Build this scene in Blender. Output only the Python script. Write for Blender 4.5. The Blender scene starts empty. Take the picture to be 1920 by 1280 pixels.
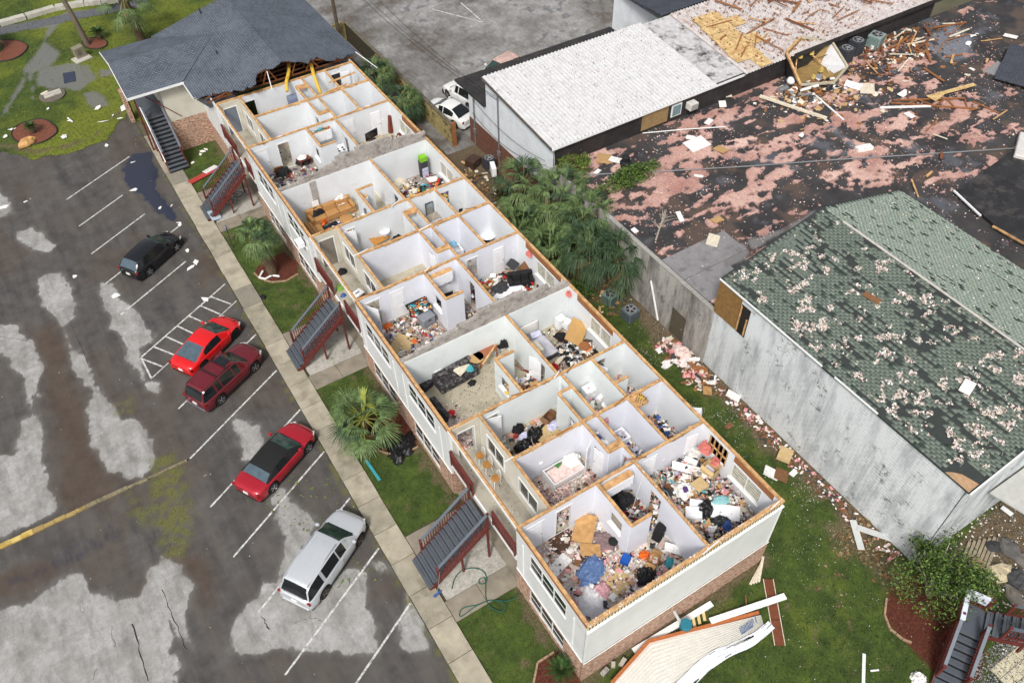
import bpy, math, random
import numpy as np
from mathutils import Vector, Matrix
sc = bpy.context.scene
COL = sc.collection
PI = math.pi
rad = math.radians
# ------------------------------------------------------------ camera
cam_d = bpy.data.cameras.new('camera'); cam = bpy.data.objects.new('camera', cam_d); COL.objects.link(cam)
cam_d.lens = 29.065; cam_d.sensor_width = 36.0; cam_d.clip_end = 2000; cam_d.clip_start = 0.5
def cam_matrix(loc, yaw, pit, rol):
    f = Vector((-math.sin(yaw)*math.cos(pit), math.cos(yaw)*math.cos(pit), -math.sin(pit)))
    r = Vector((math.cos(yaw), math.sin(yaw), 0)); u = r.cross(f)
    r2 = r*math.cos(rol)+u*math.sin(rol); u2 = u*math.cos(rol)-r*math.sin(rol)
    m = Matrix((r2, u2, -f)).transposed().to_4x4(); m.translation = Vector(loc); return m
cam.matrix_world = cam_matrix((-9.3249, -10.0871, 37.3043), -0.5448, 0.8364, -0.0232)
sc.camera = cam
# ------------------------------------------------------------ sky, sun, exposure (bright overcast)
SUN_EL, SUN_AZ = 50.0, 226.0
world = bpy.data.worlds.new('World'); sc.world = world; world.use_nodes = True
nt = world.node_tree; nt.nodes.clear()
sky = nt.nodes.new('ShaderNodeTexSky'); sky.sky_type = 'NISHITA'; sky.sun_disc = False
sky.sun_elevation = rad(SUN_EL); sky.sun_rotation = rad(SUN_AZ); sky.air_density = 1.0; sky.dust_density = 4.0; sky.ozone_density = 1.0
hs = nt.nodes.new('ShaderNodeHueSaturation'); hs.inputs['Saturation'].default_value = 0.28
bg = nt.nodes.new('ShaderNodeBackground'); bg.inputs['Strength'].default_value = 0.12
wo = nt.nodes.new('ShaderNodeOutputWorld')
nt.links.new(sky.outputs[0], hs.inputs['Color']); nt.links.new(hs.outputs[0], bg.inputs['Color']); nt.links.new(bg.outputs[0], wo.inputs['Surface'])
sl = bpy.data.lights.new('sun', 'SUN'); sl.energy = 2.2; sl.angle = rad(12); sl.color = (1.0, 0.965, 0.91)
sun = bpy.data.objects.new('sun', sl); COL.objects.link(sun)
az = rad(SUN_AZ)
sd = Vector((math.sin(az)*math.cos(rad(SUN_EL)), math.cos(az)*math.cos(rad(SUN_EL)), math.sin(rad(SUN_EL))))
sun.rotation_euler = sd.to_track_quat('Z', 'Y').to_euler()
sc.view_settings.view_transform = 'Standard'; sc.view_settings.look = 'None'
sc.view_settings.exposure = 0.2; sc.view_settings.gamma = 1.0; sc.view_settings.use_curve_mapping = False
sc.render.engine = 'CYCLES'; sc.cycles.max_bounces = 5; sc.cycles.diffuse_bounces = 3
# ------------------------------------------------------------ helpers
def S(r, g, b):
    f = lambda c: (c/255/12.92) if c/255 <= .04045 else ((c/255+.055)/1.055)**2.4
    return (f(r), f(g), f(b))
MATS = {}
def _n(nt, t, **k):
    n = nt.nodes.new(t)
    for a, v in k.items(): setattr(n, a, v)
    return n
def base_mat(name, rough=.7, metal=0., spec=.35):
    m = bpy.data.materials.new(name); m.use_nodes = True; nt = m.node_tree
    b = nt.nodes['Principled BSDF']; b.inputs['Roughness'].default_value = rough; b.inputs['Metallic'].default_value = metal
    b.inputs['Specular IOR Level'].default_value = spec
    return m, nt, b
def noise(nt, vec, scale, detail=5, rough=.6):
    n = _n(nt, 'ShaderNodeTexNoise'); n.inputs['Scale'].default_value = scale; n.inputs['Detail'].default_value = detail; n.inputs['Roughness'].default_value = rough
    if vec is not None: nt.links.new(vec, n.inputs['Vector'])
    return n.outputs['Fac']
def ramp(nt, fac, stops, interp='LINEAR'):
    r = _n(nt, 'ShaderNodeValToRGB'); r.color_ramp.interpolation = interp; el = r.color_ramp.elements
    while len(el) < len(stops): el.new(.5)
    for e, (p, c) in zip(el, stops):
        e.position = p; e.color = (c, c, c, 1) if isinstance(c, (int, float)) else (*c, 1)
    nt.links.new(fac, r.inputs[0]); return r.outputs[0]
def mix(nt, fac, a, b, mode='MIX'):
    n = _n(nt, 'ShaderNodeMix', data_type='RGBA', blend_type=mode)
    for sock, v in ((n.inputs[0], fac), (n.inputs[6], a), (n.inputs[7], b)):
        if isinstance(v, (int, float)): sock.default_value = v
        elif isinstance(v, tuple): sock.default_value = (*v[:3], 1)
        else: nt.links.new(v, sock)
    return n.outputs[2]
def math_n(nt, op, a, b=0.):
    n = _n(nt, 'ShaderNodeMath', operation=op)
    for s, v in zip(n.inputs, (a, b)):
        if isinstance(v, (int, float)): s.default_value = v
        else: nt.links.new(v, s)
    return n.outputs[0]
def pos(nt): return _n(nt, 'ShaderNodeNewGeometry').outputs['Position']
def bump(nt, b, h, strength, dist=.02):
    n = _n(nt, 'ShaderNodeBump'); n.inputs['Strength'].default_value = strength; n.inputs['Distance'].default_value = dist
    nt.links.new(h, n.inputs['Height']); nt.links.new(n.outputs[0], b.inputs['Normal'])
def M(name, col, rough=.7, var=.15, s=3., col2=None, bmp=0., bs=40., metal=0., spec=.35, dirt=None, dirtamt=.5, ds=1.2):
    """one procedural surface: two-tone noise, optional dirt blotches and bump"""
    if name in MATS: return MATS[name]
    m, nt, b = base_mat(name, rough, metal, spec); p = pos(nt)
    lo = tuple(c*(1-var) for c in col); hi = tuple(min(1, c*(1+var)) for c in (col2 or col))
    f = ramp(nt, noise(nt, p, s), [(.3, 0), (.7, 1)])
    c = mix(nt, f, lo, hi)
    if dirt:
        d = ramp(nt, noise(nt, p, ds, 8, .7), [(.5, 0), (.75, dirtamt)]); c = mix(nt, d, c, dirt)
    nt.links.new(c, b.inputs['Base Color'])
    if bmp: bump(nt, b, noise(nt, p, bs, 4), bmp)
    MATS[name] = m; return m
class MB:
    """collects simple solids; build() links them as ONE mesh object"""
    def __init__(s): s.v = []; s.f = []; s.mi = []; s.cur = 0
    def add(s, vs, fs):
        o = len(s.v); s.v += [tuple(v) for v in vs]; s.f += [tuple(i+o for i in f) for f in fs]; s.mi += [s.cur]*len(fs); return s
    def box(s, x0, x1, y0, y1, z0, z1):
        return s.add([(x0,y0,z0),(x1,y0,z0),(x1,y1,z0),(x0,y1,z0),(x0,y0,z1),(x1,y0,z1),(x1,y1,z1),(x0,y1,z1)],
                     [(3,2,1,0),(4,5,6,7),(0,1,5,4),(1,2,6,5),(2,3,7,6),(3,0,4,7)])
    def ob(s, c, size, rot=(0,0,0)):
        from mathutils import Euler
        R = Euler(rot).to_matrix(); hx, hy, hz = (q/2 for q in size); c = Vector(c)
        vs = [c+R@Vector((x,y,z)) for z in (-hz,hz) for x,y in ((-hx,-hy),(hx,-hy),(hx,hy),(-hx,hy))]
        return s.add(vs, [(3,2,1,0),(4,5,6,7),(0,1,5,4),(1,2,6,5),(2,3,7,6),(3,0,4,7)])
    def bar(s, p, q, w, h, up=(0,0,1)):
        p = Vector(p); q = Vector(q); d = (q-p).normalized(); up = Vector(up)
        if abs(d.dot(up)) > .98: up = Vector((1,0,0))
        r = d.cross(up).normalized()*(w/2); u = r.cross(d).normalized()*(h/2)
        vs = [a+x*r+y*u for a in (p,q) for x,y in ((-1,-1),(1,-1),(1,1),(-1,1))]
        return s.add(vs, [(0,1,2,3),(7,6,5,4),(0,4,5,1),(1,5,6,2),(2,6,7,3),(3,7,4,0)])
    def tube(s, pts, r, n=8, cap=True):
        pts = [Vector(p) for p in pts]; rs = r if isinstance(r, (list, tuple)) else [r]*len(pts); vs = []
        for i, p in enumerate(pts):
            d = (pts[min(i+1, len(pts)-1)]-pts[max(i-1, 0)]).normalized()
            a = d.cross(Vector((0,0,1)) if abs(d.z) < .9 else Vector((1,0,0))).normalized(); b = d.cross(a)
            vs += [p+(a*math.cos(2*PI*k/n)+b*math.sin(2*PI*k/n))*rs[i] for k in range(n)]
        fs = [(i*n+k, i*n+(k+1) % n, (i+1)*n+(k+1) % n, (i+1)*n+k) for i in range(len(pts)-1) for k in range(n)]
        if cap: fs += [tuple(range(n))[::-1], tuple((len(pts)-1)*n+k for k in range(n))]
        return s.add(vs, fs)
    def lathe(s, c, prof, n=14):
        vs = []; c = Vector(c)
        for r, z in prof: vs += [c+Vector((r*math.cos(2*PI*k/n), r*math.sin(2*PI*k/n), z)) for k in range(n)]
        fs = [(i*n+k, i*n+(k+1) % n, (i+1)*n+(k+1) % n, (i+1)*n+k) for i in range(len(prof)-1) for k in range(n)]
        fs += [tuple(range(n))[::-1], tuple((len(prof)-1)*n+k for k in range(n))]
        return s.add(vs, fs)
    def prism(s, pts, z0, z1):
        n = len(pts); vs = [(x,y,z0) for x,y in pts]+[(x,y,z1) for x,y in pts]
        return s.add(vs, [tuple(range(n))[::-1], tuple(range(n, 2*n))]+[(i,(i+1)%n,n+(i+1)%n,n+i) for i in range(n)])
    def build(s, name, mat, parent=None, smooth=False, bevel=0):
        me = bpy.data.meshes.new(name); me.from_pydata(s.v, [], s.f)
        ms = mat if isinstance(mat, (list, tuple)) else [mat]
        for m in ms: me.materials.append(m)
        if len(ms) > 1: me.polygons.foreach_set('material_index', s.mi)
        if smooth: me.polygons.foreach_set('use_smooth', [True]*len(me.polygons))
        me.update(); return link(name, me, parent, bevel)
def link(name, me, parent=None, bevel=0):
    o = bpy.data.objects.new(name, me); COL.objects.link(o)
    if parent: o.parent = parent
    if bevel:
        b = o.modifiers.new('bevel', 'BEVEL'); b.width = bevel; b.segments = 2; b.limit_method = 'ANGLE'
    return o
def tag(o, label, cat, group=None):
    o['label'] = label; o['category'] = cat
    if group: o['group'] = group
    return o
def thing(name, label, cat, loc=(0,0,0), rz=0, group=None, rot=None):
    o = bpy.data.objects.new(name, None); COL.objects.link(o); o.location = loc; o.rotation_euler = rot or (0,0,rz)
    o.empty_display_size = .2
    return tag(o, label, cat, group)
def struct(o): o['kind'] = 'structure'; return o
def stuff(o): o['kind'] = 'stuff'; return o
def child(parent, name, me, loc=(0,0,0), rot=(0,0,0), scale=None):
    o = bpy.data.objects.new(name, me); COL.objects.link(o); o.parent = parent; o.location = loc; o.rotation_euler = rot
    if scale: o.scale = scale
    return o
def copy_tree(o, parent=None):
    c = o.copy(); COL.objects.link(c); c.parent = parent
    for ch in list(o.children): copy_tree(ch, c)
    return c
def place(o, loc, rz=0., rot=None):
    o.location = loc; o.rotation_euler = rot or (0,0,rz); return o
def npmesh(name, V, F, mats, mi=None, smooth=False, attr=None):
    V = np.asarray(V, np.float32); F = np.asarray(F, np.int32); k = F.shape[1]
    me = bpy.data.meshes.new(name); me.vertices.add(len(V)); me.vertices.foreach_set('co', V.ravel())
    me.loops.add(F.size); me.loops.foreach_set('vertex_index', F.ravel())
    me.polygons.add(len(F)); me.polygons.foreach_set('loop_start', np.arange(0, F.size, k, dtype=np.int32))
    for m in (mats if isinstance(mats, (list, tuple)) else [mats]): me.materials.append(m)
    if mi is not None: me.polygons.foreach_set('material_index', np.asarray(mi, np.int32))
    if smooth: me.polygons.foreach_set('use_smooth', np.ones(len(F), bool))
    if attr is not None:
        a = me.attributes.new('mask', 'FLOAT_COLOR', 'POINT'); a.data.foreach_set('color', np.asarray(attr, np.float32).ravel())
    me.update(calc_edges=True); return me
rng = np.random.default_rng(11)
def vnoise(x, y, s, seed=0):
    x = np.asarray(x)*s; y = np.asarray(y)*s; xi = np.floor(x).astype(np.int64); yi = np.floor(y).astype(np.int64); fx = x-xi; fy = y-yi
    def h(a, b):
        n = (a*374761393+b*668265263+seed*974634777) & 0xffffffff; n = ((n ^ (n >> 13))*1274126177) & 0xffffffff
        return ((n ^ (n >> 16)) & 0xffff)/65535.
    u = fx*fx*(3-2*fx); v = fy*fy*(3-2*fy)
    return (h(xi,yi)*(1-u)+h(xi+1,yi)*u)*(1-v)+(h(xi,yi+1)*(1-u)+h(xi+1,yi+1)*u)*v
def fbm(x, y, s, seed=0, o=4):
    t = 0; a = .5; n = 0
    for i in range(o): t = t+a*vnoise(x, y, s*2**i, seed+i); n += a; a *= .55
    return t/n
def inside(px, py, poly):
    """signed distance (positive inside) of points to a polygon"""
    px = np.asarray(px); py = np.asarray(py); d = np.full(px.shape, 1e9); c = np.zeros(px.shape, bool); n = len(poly)
    for i in range(n):
        x0, y0 = poly[i][:2]; x1, y1 = poly[(i+1) % n][:2]; ex, ey = x1-x0, y1-y0
        t = np.clip(((px-x0)*ex+(py-y0)*ey)/(ex*ex+ey*ey+1e-9), 0, 1)
        d = np.minimum(d, np.hypot(px-x0-t*ex, py-y0-t*ey))
        if y0 != y1:
            cr = ((y0 > py) != (y1 > py)) & (px < (x1-x0)*(py-y0)/(y1-y0)+x0); c ^= cr
    return np.where(c, d, -d)
def sm(x, a, b): t = np.clip((x-a)/(b-a), 0, 1); return t*t*(3-2*t)
def grid(x0, x1, y0, y1, res):
    nx = int((x1-x0)/res)+1; ny = int((y1-y0)/res)+1
    X, Y = np.meshgrid(np.linspace(x0, x1, nx), np.linspace(y0, y1, ny)); i = np.arange(nx*ny).reshape(ny, nx)
    F = np.stack([i[:-1,:-1], i[:-1,1:], i[1:,1:], i[1:,:-1]], -1).reshape(-1, 4)
    return X.ravel(), Y.ravel(), F

# ============================================================ THE SETTING
def sheet_mat(name, fn, rough=.85, spec=.3):
    m, nt, b = base_mat(name, rough, 0, spec)
    a = _n(nt, 'ShaderNodeAttribute', attribute_name='mask'); sp = _n(nt, 'ShaderNodeSeparateColor'); nt.links.new(a.outputs['Color'], sp.inputs[0])
    fn(nt, b, pos(nt), sp.outputs[0], sp.outputs[1], sp.outputs[2], a.outputs['Alpha']); MATS[name] = m; return m
def asphalt_fn(nt, b, p, light, wet, brown, moss, soft=False):
    fine = noise(nt, p, 28, 4, .8); mid = noise(nt, p, 1.1, 6, .65); big = noise(nt, p, .25, 4)
    sth = _n(nt, 'ShaderNodeVectorMath', operation='MULTIPLY'); sth.inputs[1].default_value = (4.2, 1.3, 1); nt.links.new(p, sth.inputs[0])
    hf = math_n(nt, 'MULTIPLY', math_n(nt, 'SUBTRACT', noise(nt, sth.outputs[0], 1., 9, .74), .5), .9); crisp = lambda m, a, b_: ramp(nt, math_n(nt, 'ADD', m, hf), [(a, 0), (b_, 1)])
    halo = math_n(nt, 'MULTIPLY', light, .35); light = crisp(light, .25, .95) if soft else math_n(nt, 'MAXIMUM', halo, math_n(nt, 'MULTIPLY', crisp(light, .42, .66), ramp(nt, noise(nt, sth.outputs[0], .35, 7, .7), [(.3, .45), (.55, 1)]))); wet = crisp(wet, .35, .7); tone = noise(nt, p, .7, 5, .6)
    base = mix(nt, ramp(nt, mid, [(.3, 0), (.7, 1)]), S(60,58,58), S(94,92,90))
    stv = _n(nt, 'ShaderNodeVectorMath', operation='MULTIPLY'); stv.inputs[1].default_value = (1.1, .13, 1); nt.links.new(p, stv.inputs[0]); trk = noise(nt, stv.outputs[0], 1., 6, .65)
    base = mix(nt, ramp(nt, trk, [(.45, 0), (.7, .6)]), base, S(106,100,94)); base = mix(nt, ramp(nt, trk, [(.3, .6), (.48, 0)]), base, S(50,48,48))
    base = mix(nt, ramp(nt, big, [(.35, 0), (.65, .6)]), base, S(86,80,75))
    lt = mix(nt, ramp(nt, noise(nt, p, 3.2, 6, .7), [(.3, 0), (.75, 1)]), S(152,151,149), S(184,183,181))
    lt = mix(nt, ramp(nt, tone, [(.4, 0), (.75, .7)]), lt, S(124,119,112)); lt = mix(nt, ramp(nt, noise(nt, p, 7, 6, .8), [(.56, 0), (.7, .6)]), lt, S(92,90,88))
    c = mix(nt, light, base, lt); c = mix(nt, brown, c, mix(nt, mid, S(64,51,42), S(94,80,68)))
    c = mix(nt, wet, c, S(52,56,70)); c = mix(nt, moss, c, mix(nt, ramp(nt, fine, [(.4, 0), (.6, 1)]), S(84,82,48), S(112,112,66)))
    c = mix(nt, .75, c, ramp(nt, fine, [(.25, .35), (.5, .98), (.8, 1.5)]), 'MULTIPLY')
    nt.links.new(c, b.inputs['Base Color'])
    r = math_n(nt, 'SUBTRACT', .8, math_n(nt, 'MULTIPLY', wet, .72)); nt.links.new(r, b.inputs['Roughness'])
    bump(nt, b, fine, .25, .01)
A_MAT = sheet_mat('wet_worn_asphalt', asphalt_fn); A_MAT2 = sheet_mat('weathered_rear_asphalt', lambda *a: asphalt_fn(*a, soft=True))
def grass_fn(nt, b, p, dirt, water, mulch, pale):
    fine = noise(nt, p, 14, 6, .8); mid = noise(nt, p, .9, 6, .6)
    g = mix(nt, ramp(nt, mid, [(.3, 0), (.7, 1)]), S(50,66,28), S(80,98,38))
    g = mix(nt, pale, g, mix(nt, mid, S(90,104,32), S(124,130,46)))
    g = mix(nt, ramp(nt, noise(nt, p, .45, 6, .7), [(.56, 0), (.78, .6)]), g, S(98,92,56)); g = mix(nt, ramp(nt, noise(nt, p, 2.6, 5, .7), [(.5, 0), (.7, .6)]), g, S(38,48,22))
    d = mix(nt, ramp(nt, fine, [(.35, 0), (.65, 1)]), S(70,58,44), S(122,108,86))
    c = mix(nt, dirt, g, d); c = mix(nt, mulch, c, mix(nt, ramp(nt, fine, [(.35, 0), (.65, 1)]), S(58,28,20), S(110,60,44)))
    c = mix(nt, .8, c, ramp(nt, fine, [(.2, .3), (.5, .95), (.85, 1.6)]), 'MULTIPLY')
    c = mix(nt, water, c, S(112,112,108)); nt.links.new(c, b.inputs['Base Color'])
    r = math_n(nt, 'SUBTRACT', .9, math_n(nt, 'MULTIPLY', water, .75)); nt.links.new(r, b.inputs['Roughness']); bump(nt, b, fine, .5, .04)
G_MAT = sheet_mat('lawn_ground', grass_fn)
def sheet(name, x0, x1, y0, y1, res, z, mat, maskfn, keep=None, bumpy=0.):
    X, Y, F = grid(x0, x1, y0, y1, res)
    if keep is not None:
        k = keep(X, Y); F = F[(k[F].mean(1) > .5)]
    Z = np.full(X.shape, z) + (bumpy*(fbm(X, Y, .8, 5)-.5) if bumpy else 0)
    o = link(name, npmesh(name, np.stack([X, Y, Z], 1), F, mat, attr=np.stack(maskfn(X, Y), 1), smooth=True)); return struct(o)
# base ground to the horizon
X, Y, F = grid(-600, 600, -600, 600, 60)
struct(link('ground', npmesh('ground', np.stack([X, Y, X*0-.06], 1), F, M('far_ground', S(92,88,70), var=.25, s=.2, bmp=.3))))
# ---- front parking lot with its worn pale patches, puddles, dirt and moss
LIGHT = [[(-18.11,37.18),(-17.22,36.69),(-16.74,34.94),(-16.57,32.65),(-17.07,29.97),(-17.49,30.11),(-17.45,26.57),(-17.85,25.40),(-17.85,21.64),(-18.86,21.45),(-21.60,21.40),(-20.70,27.24),(-19.27,26.55),(-19.00,27.20),(-17.93,29.10),(-17.80,31.11),(-18.14,33.95),(-19.30,36.30)],
 [(-15.19,40.63),(-13.80,40.42),(-13.54,37.21),(-14.00,35.59),(-14.73,34.99),(-14.79,32.79),(-14.26,32.01),(-14.14,28.47),(-13.55,27.04),(-13.61,25.81),(-12.86,25.45),(-12.27,23.35),(-12.83,21.70),(-13.66,21.33),(-14.28,21.40),(-14.51,22.33),(-15.11,22.49),(-15.26,25.15),(-15.10,27.27),(-14.58,28.76),(-15.05,31.24),(-14.68,33.30),(-14.84,35.06),(-15.41,37.14)],
 [(-11.72,37.67),(-11.34,37.25),(-11.06,36.07),(-11.08,35.43),(-10.79,34.92),(-10.46,34.38),(-10.29,32.23),(-10.22,30.98),(-10.33,30.61),(-11.13,30.54),(-11.33,29.81),(-11.49,27.96),(-11.13,27.18),(-11.35,26.59),(-11.71,27.16),(-11.86,29.17),(-11.90,31.04),(-12.11,32.36),(-12.13,34.83),(-12.05,36.72)],
 [(-8.38,22.23),(-7.98,22.48),(-7.42,21.75),(-7.18,21.02),(-7.19,20.31),(-7.48,19.67),(-8.29,19.10),(-8.77,19.41),(-8.46,20.02),(-8.54,21.19)],
 [(-8.22,16.20),(-7.59,16.30),(-7.25,15.70),(-7.22,14.82),(-6.82,13.95),(-6.94,13.32),(-7.81,12.71),(-8.48,12.24),(-9.23,11.95),(-9.48,12.00),(-8.92,12.85),(-8.56,13.88),(-8.41,14.97),(-8.37,15.56)],
 [(-12.66,9.54),(-12.15,10.98),(-11.38,11.20),(-10.76,11.22),(-10.37,12.14),(-9.80,11.66),(-9.20,11.81),(-7.61,10.37),(-6.60,10.37),(-5.95,9.74),(-6.43,8.55),(-6.57,7.31),(-7.05,5.96)],
 [(-22.44,17.68),(-20.61,17.39),(-20.12,17.08),(-18.24,17.43),(-17.89,17.11),(-17.58,15.99),(-17.13,15.52),(-15.58,14.35),(-14.85,15.91),(-14.09,16.00),(-13.48,15.03),(-13.14,13.51),(-14.03,12.30),(-14.24,10.74),(-14.58,11.46),(-14.75,12.76),(-15.00,10.09),(-16.11,8.20),(-23.19,12.71)],
 [(-15.51,46.37),(-14.44,46.36),(-13.60,43.44),(-13.94,42.62),(-14.96,43.67)], [(-16.09,53.69),(-15.32,50.74),(-15.38,48.73),(-16.87,48.86)], [(-4.69,7.75),(-4.64,7.30),(-4.71,5.93),(-5.09,4.71),(-6.31,5.49),(-5.35,6.83)],
 [(-5.38,10.14),(-4.83,9.90),(-4.77,9.64),(-4.73,8.96),(-5.38,9.37)]]
WET = [[(-7.30,49.46),(-6.18,51.17),(-4.77,50.80),(-4.92,47.89),(-5.66,45.78),(-5.56,43.47),(-5.75,40.30),(-6.39,42.82),(-7.22,46.30),(-7.60,48.34)], [(-21.12,19.18),(-19.09,18.82),(-17.78,19.54),(-16.33,19.41),(-15.09,20.08),(-15.21,17.89),(-16.70,17.86),(-19.26,17.98),(-21.32,18.02)]]
BROWN = [[(-17.35,24.39),(-15.45,25.04),(-14.49,21.20),(-15.71,20.69),(-17.73,21.14),(-17.81,22.90)], [(-21.60,19.67),(-19.34,18.98),(-18.65,18.16),(-19.88,17.64),(-21.89,17.85)], [(-16.54,36.01),(-14.72,36.06),(-15.21,30.52),(-15.16,26.31),(-15.29,23.06),(-17.21,24.30),(-17.16,27.60)],
 [(-15.66,15.12),(-14.68,15.99),(-13.79,16.00),(-11.91,15.18),(-12.22,12.92),(-13.38,11.20),(-13.42,13.33),(-14.03,15.19),(-15.38,14.04)], [(-5.61,9.09),(-4.92,8.97),(-4.85,8.17),(-5.40,8.00),(-6.04,8.41)], [(-5.71,37.62),(-4.06,35.90),(-4.46,33.67),(-6.11,34.14)]]
MOSS = [[(-12.66,22.29),(-11.73,21.81),(-11.70,20.29),(-11.91,17.82),(-12.33,16.04),(-13.33,15.51),(-14.04,16.16),(-13.99,17.91),(-13.30,20.88)], [(-14.86,21.00),(-14.32,20.65),(-13.95,19.13),(-14.38,18.16),(-14.58,19.11)], [(-13.55,27.04),(-12.63,26.97),(-12.95,25.76),(-13.70,26.12)]]
def lot_mask(X, Y):
    n1 = fbm(X, Y, .9, 3, 6)-.5; n2 = fbm(X, Y, 2.7, 9, 4)-.5
    f = lambda polys, a, b, k: np.max([sm(inside(X, Y, p)+n1*k+n2*.35, a, b) for p in polys], 0)
    n3 = fbm(X, Y, .35, 21, 3)
    light = f(LIGHT, -.35, .35, 1.0)*(1-.3*sm(n2, .1, .25)); br = f(BROWN, -.6, .6, 1.6)*.75
    br = np.maximum(br, .35*sm(n3, .5, .75)); moss = f(MOSS, -.35, .45, .9)*sm(n2, -.25, .12)
    wet = f(WET[:1], -.35, .45, .9); wet = np.maximum(wet, .45*f(WET[1:], -.3, .5, .8))
    edge = sm(X, -5.15, -4.8)*sm(n2, -.1, .25); moss = np.maximum(moss, edge*.8)
    return light, wet, br*(1-light*.85), moss
sheet('parking_lot', -30, -4.72, -6, 72, .13, 0., A_MAT, lot_mask)
# ---- upper lawn beside the lot
LAWN = [(-28.35,89.32),(-25.58,60.73),(-14.75,57.19),(-12.84,54.75),(-9.82,54.01),(-7.30,54.31),(-4.92,56.99),(-3.48,52.84),(-2.15,50.90),(-1.07,44.57),(13.01,56.85),(30.21,75.72),(16.98,123.29),(-20.31,149.56)]
POOL = [[(-9.72,68.75),(-7.09,68.30),(-5.85,66.70),(-5.80,64.00),(-7.37,63.00),(-10.43,65.55)], [(-10.75,69.32),(-9.43,71.28),(-8.10,73.63),(-7.77,72.04),(-7.39,70.71),(-8.25,68.67),(-9.45,68.46),(-10.45,67.62),(-11.00,63.70),(-11.10,64.23),(-10.51,65.72)], [(-7.36,62.20),(-6.50,62.34),(-5.72,60.88),(-5.93,59.19),(-7.34,59.68)], [(-5.29,65.67),(-4.12,65.15),(-3.84,63.71),(-5.14,64.08)], [(-11.65,77.70),(-9.86,77.79),(-6.69,77.27),(-5.09,78.29),(-1.16,76.88),(-1.43,75.83),(-5.17,76.84),(-6.35,76.16),(-6.96,75.41),(-9.29,70.92),(-10.56,68.69),(-11.32,66.26),(-13.21,62.91),(-14.02,62.13),(-12.97,64.32),(-11.61,66.93),(-10.57,69.20),(-8.58,72.86),(-7.15,76.11),(-10.33,77.04),(-11.77,76.94)]]
def up_mask(X, Y):
    n = fbm(X, Y, 1.1, 4, 5)-.5
    w = np.max([sm(inside(X, Y, p)+n*.7, -.15, .2) for p in POOL], 0)*.9
    d = .8*sm(.5-np.abs(inside(X, Y, LAWN)-1.0)+n*1.6, .1, .7)
    return d, w, X*0, sm(fbm(X, Y, .18, 8, 4), .3, .6)
sheet('lawn', -34, 12, 46, 110, .2, .035, G_MAT, up_mask, keep=lambda X, Y: (inside(X, Y, LAWN)+(fbm(X, Y, 1.5, 2)-.5)*.9 > 0).astype(float))
# ---- strip of lawn, beds and pads along the front of the building
BEDS = [[(-2.89,33.27),(-2.19,33.87),(-0.53,34.03),(-0.08,32.48),(-0.48,31.52),(-1.41,31.28),(-2.29,31.69),(-2.80,32.53)], [(-2.30,17.41),(-1.95,17.84),(-0.82,18.11),(-0.05,18.12),(0.10,17.18),(-0.24,14.97),(-1.01,14.91),(-1.82,15.35),(-2.34,16.00),(-2.48,16.72)], [(-1.93,0.98),(-1.21,1.64),(0.15,1.49),(-0.40,-1.34)]]
def front_mask(X, Y):
    n = fbm(X, Y, 1.6, 6, 5)-.5
    mul = np.max([sm(inside(X, Y, p)+n*.15, -.03, .06) for p in BEDS], 0)
    d = .75*sm(n+sm(X, -.9, -.2)*.35, .12, .3); return d, X*0, mul, .15*sm(n, 0, .3)
sheet('front_lawn', -3.7, .3, -14, 56, .1, .05, G_MAT, front_mask, bumpy=.04)
# ---- back yard and the grass off the near end
YBED = [[(22.56,-0.83),(20.13,0.91),(19.66,0.33),(18.75,-0.61),(18.26,-2.24),(17.00,-3.73),(18.34,-6.33),(22.78,-3.21),(22.88,-1.39)]]
BED2 = [[(14.23,-4.70),(13.25,-5.42),(13.19,-6.54),(13.30,-7.74),(13.14,-8.62),(14.77,-9.66),(18.79,-6.64),(17.05,-4.67),(15.35,-4.43)]]
RUB = [[(20.75,-4.34),(18.81,-4.62),(16.85,-4.83),(17.10,-5.98),(18.78,-6.77),(19.87,-8.98),(24.72,-5.62),(23.21,-4.00)]]
def yard_mask(X, Y):
    n = fbm(X, Y, 1.0, 16, 5)-.5; n2 = fbm(X, Y, 3.5, 18, 4)-.5
    d = sm(X+n*1.6+n2*.8, 15.2, 15.9)*sm(Y, -4, -2); d = np.maximum(d, sm(Y+n*4+n2*2, 17.5, 20.5)); d = np.maximum(d, .8*sm(inside(X, Y, [(14.49,0.47),(14.12,-1.91),(14.60,-4.38),(15.43,-4.91),(16.50,-3.73),(16.45,-1.58)])+n*1.5, -.2, .7))
    d = np.maximum(d, sm(1.1-np.hypot(np.clip(X, 0, 10.5)-X, np.clip(Y, 0, 50)-Y)+n*1.2, .3, .9)*.85)
    d = np.maximum(d, .7*sm(n2+n*.5, .22, .34))
    mu = sm(inside(X, Y, BED2[0])+n*.4, -.05, .12); rb = sm(inside(X, Y, RUB[0])+n*.8, -.1, .3); d = np.maximum(d, rb)
    return d, X*0, mu*(1-rb), .35*sm(n, .05, .3)
sheet('back_yard', -3.5, 40, -26, 49, .16, .03, G_MAT, yard_mask, keep=lambda X, Y: ((X > .3) | (Y < 0)).astype(float), bumpy=.05)
# ---- rear parking lot behind the block wall
def rear_mask(X, Y):
    n1 = fbm(X, Y, .35, 33, 6)-.5; n2 = fbm(X, Y, 2., 39, 4)-.5
    return np.clip(.52+.3*sm(n1+n2*.5, -.15, .25), 0, 1), .5*sm(n1-n2*.6, .16, .26), .6*sm(-n1+n2*.5, .1, .25), X*0
sheet('rear_parking_lot', 14.2, 75, 37.6, 110, .3, .045, A_MAT2, rear_mask)
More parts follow.
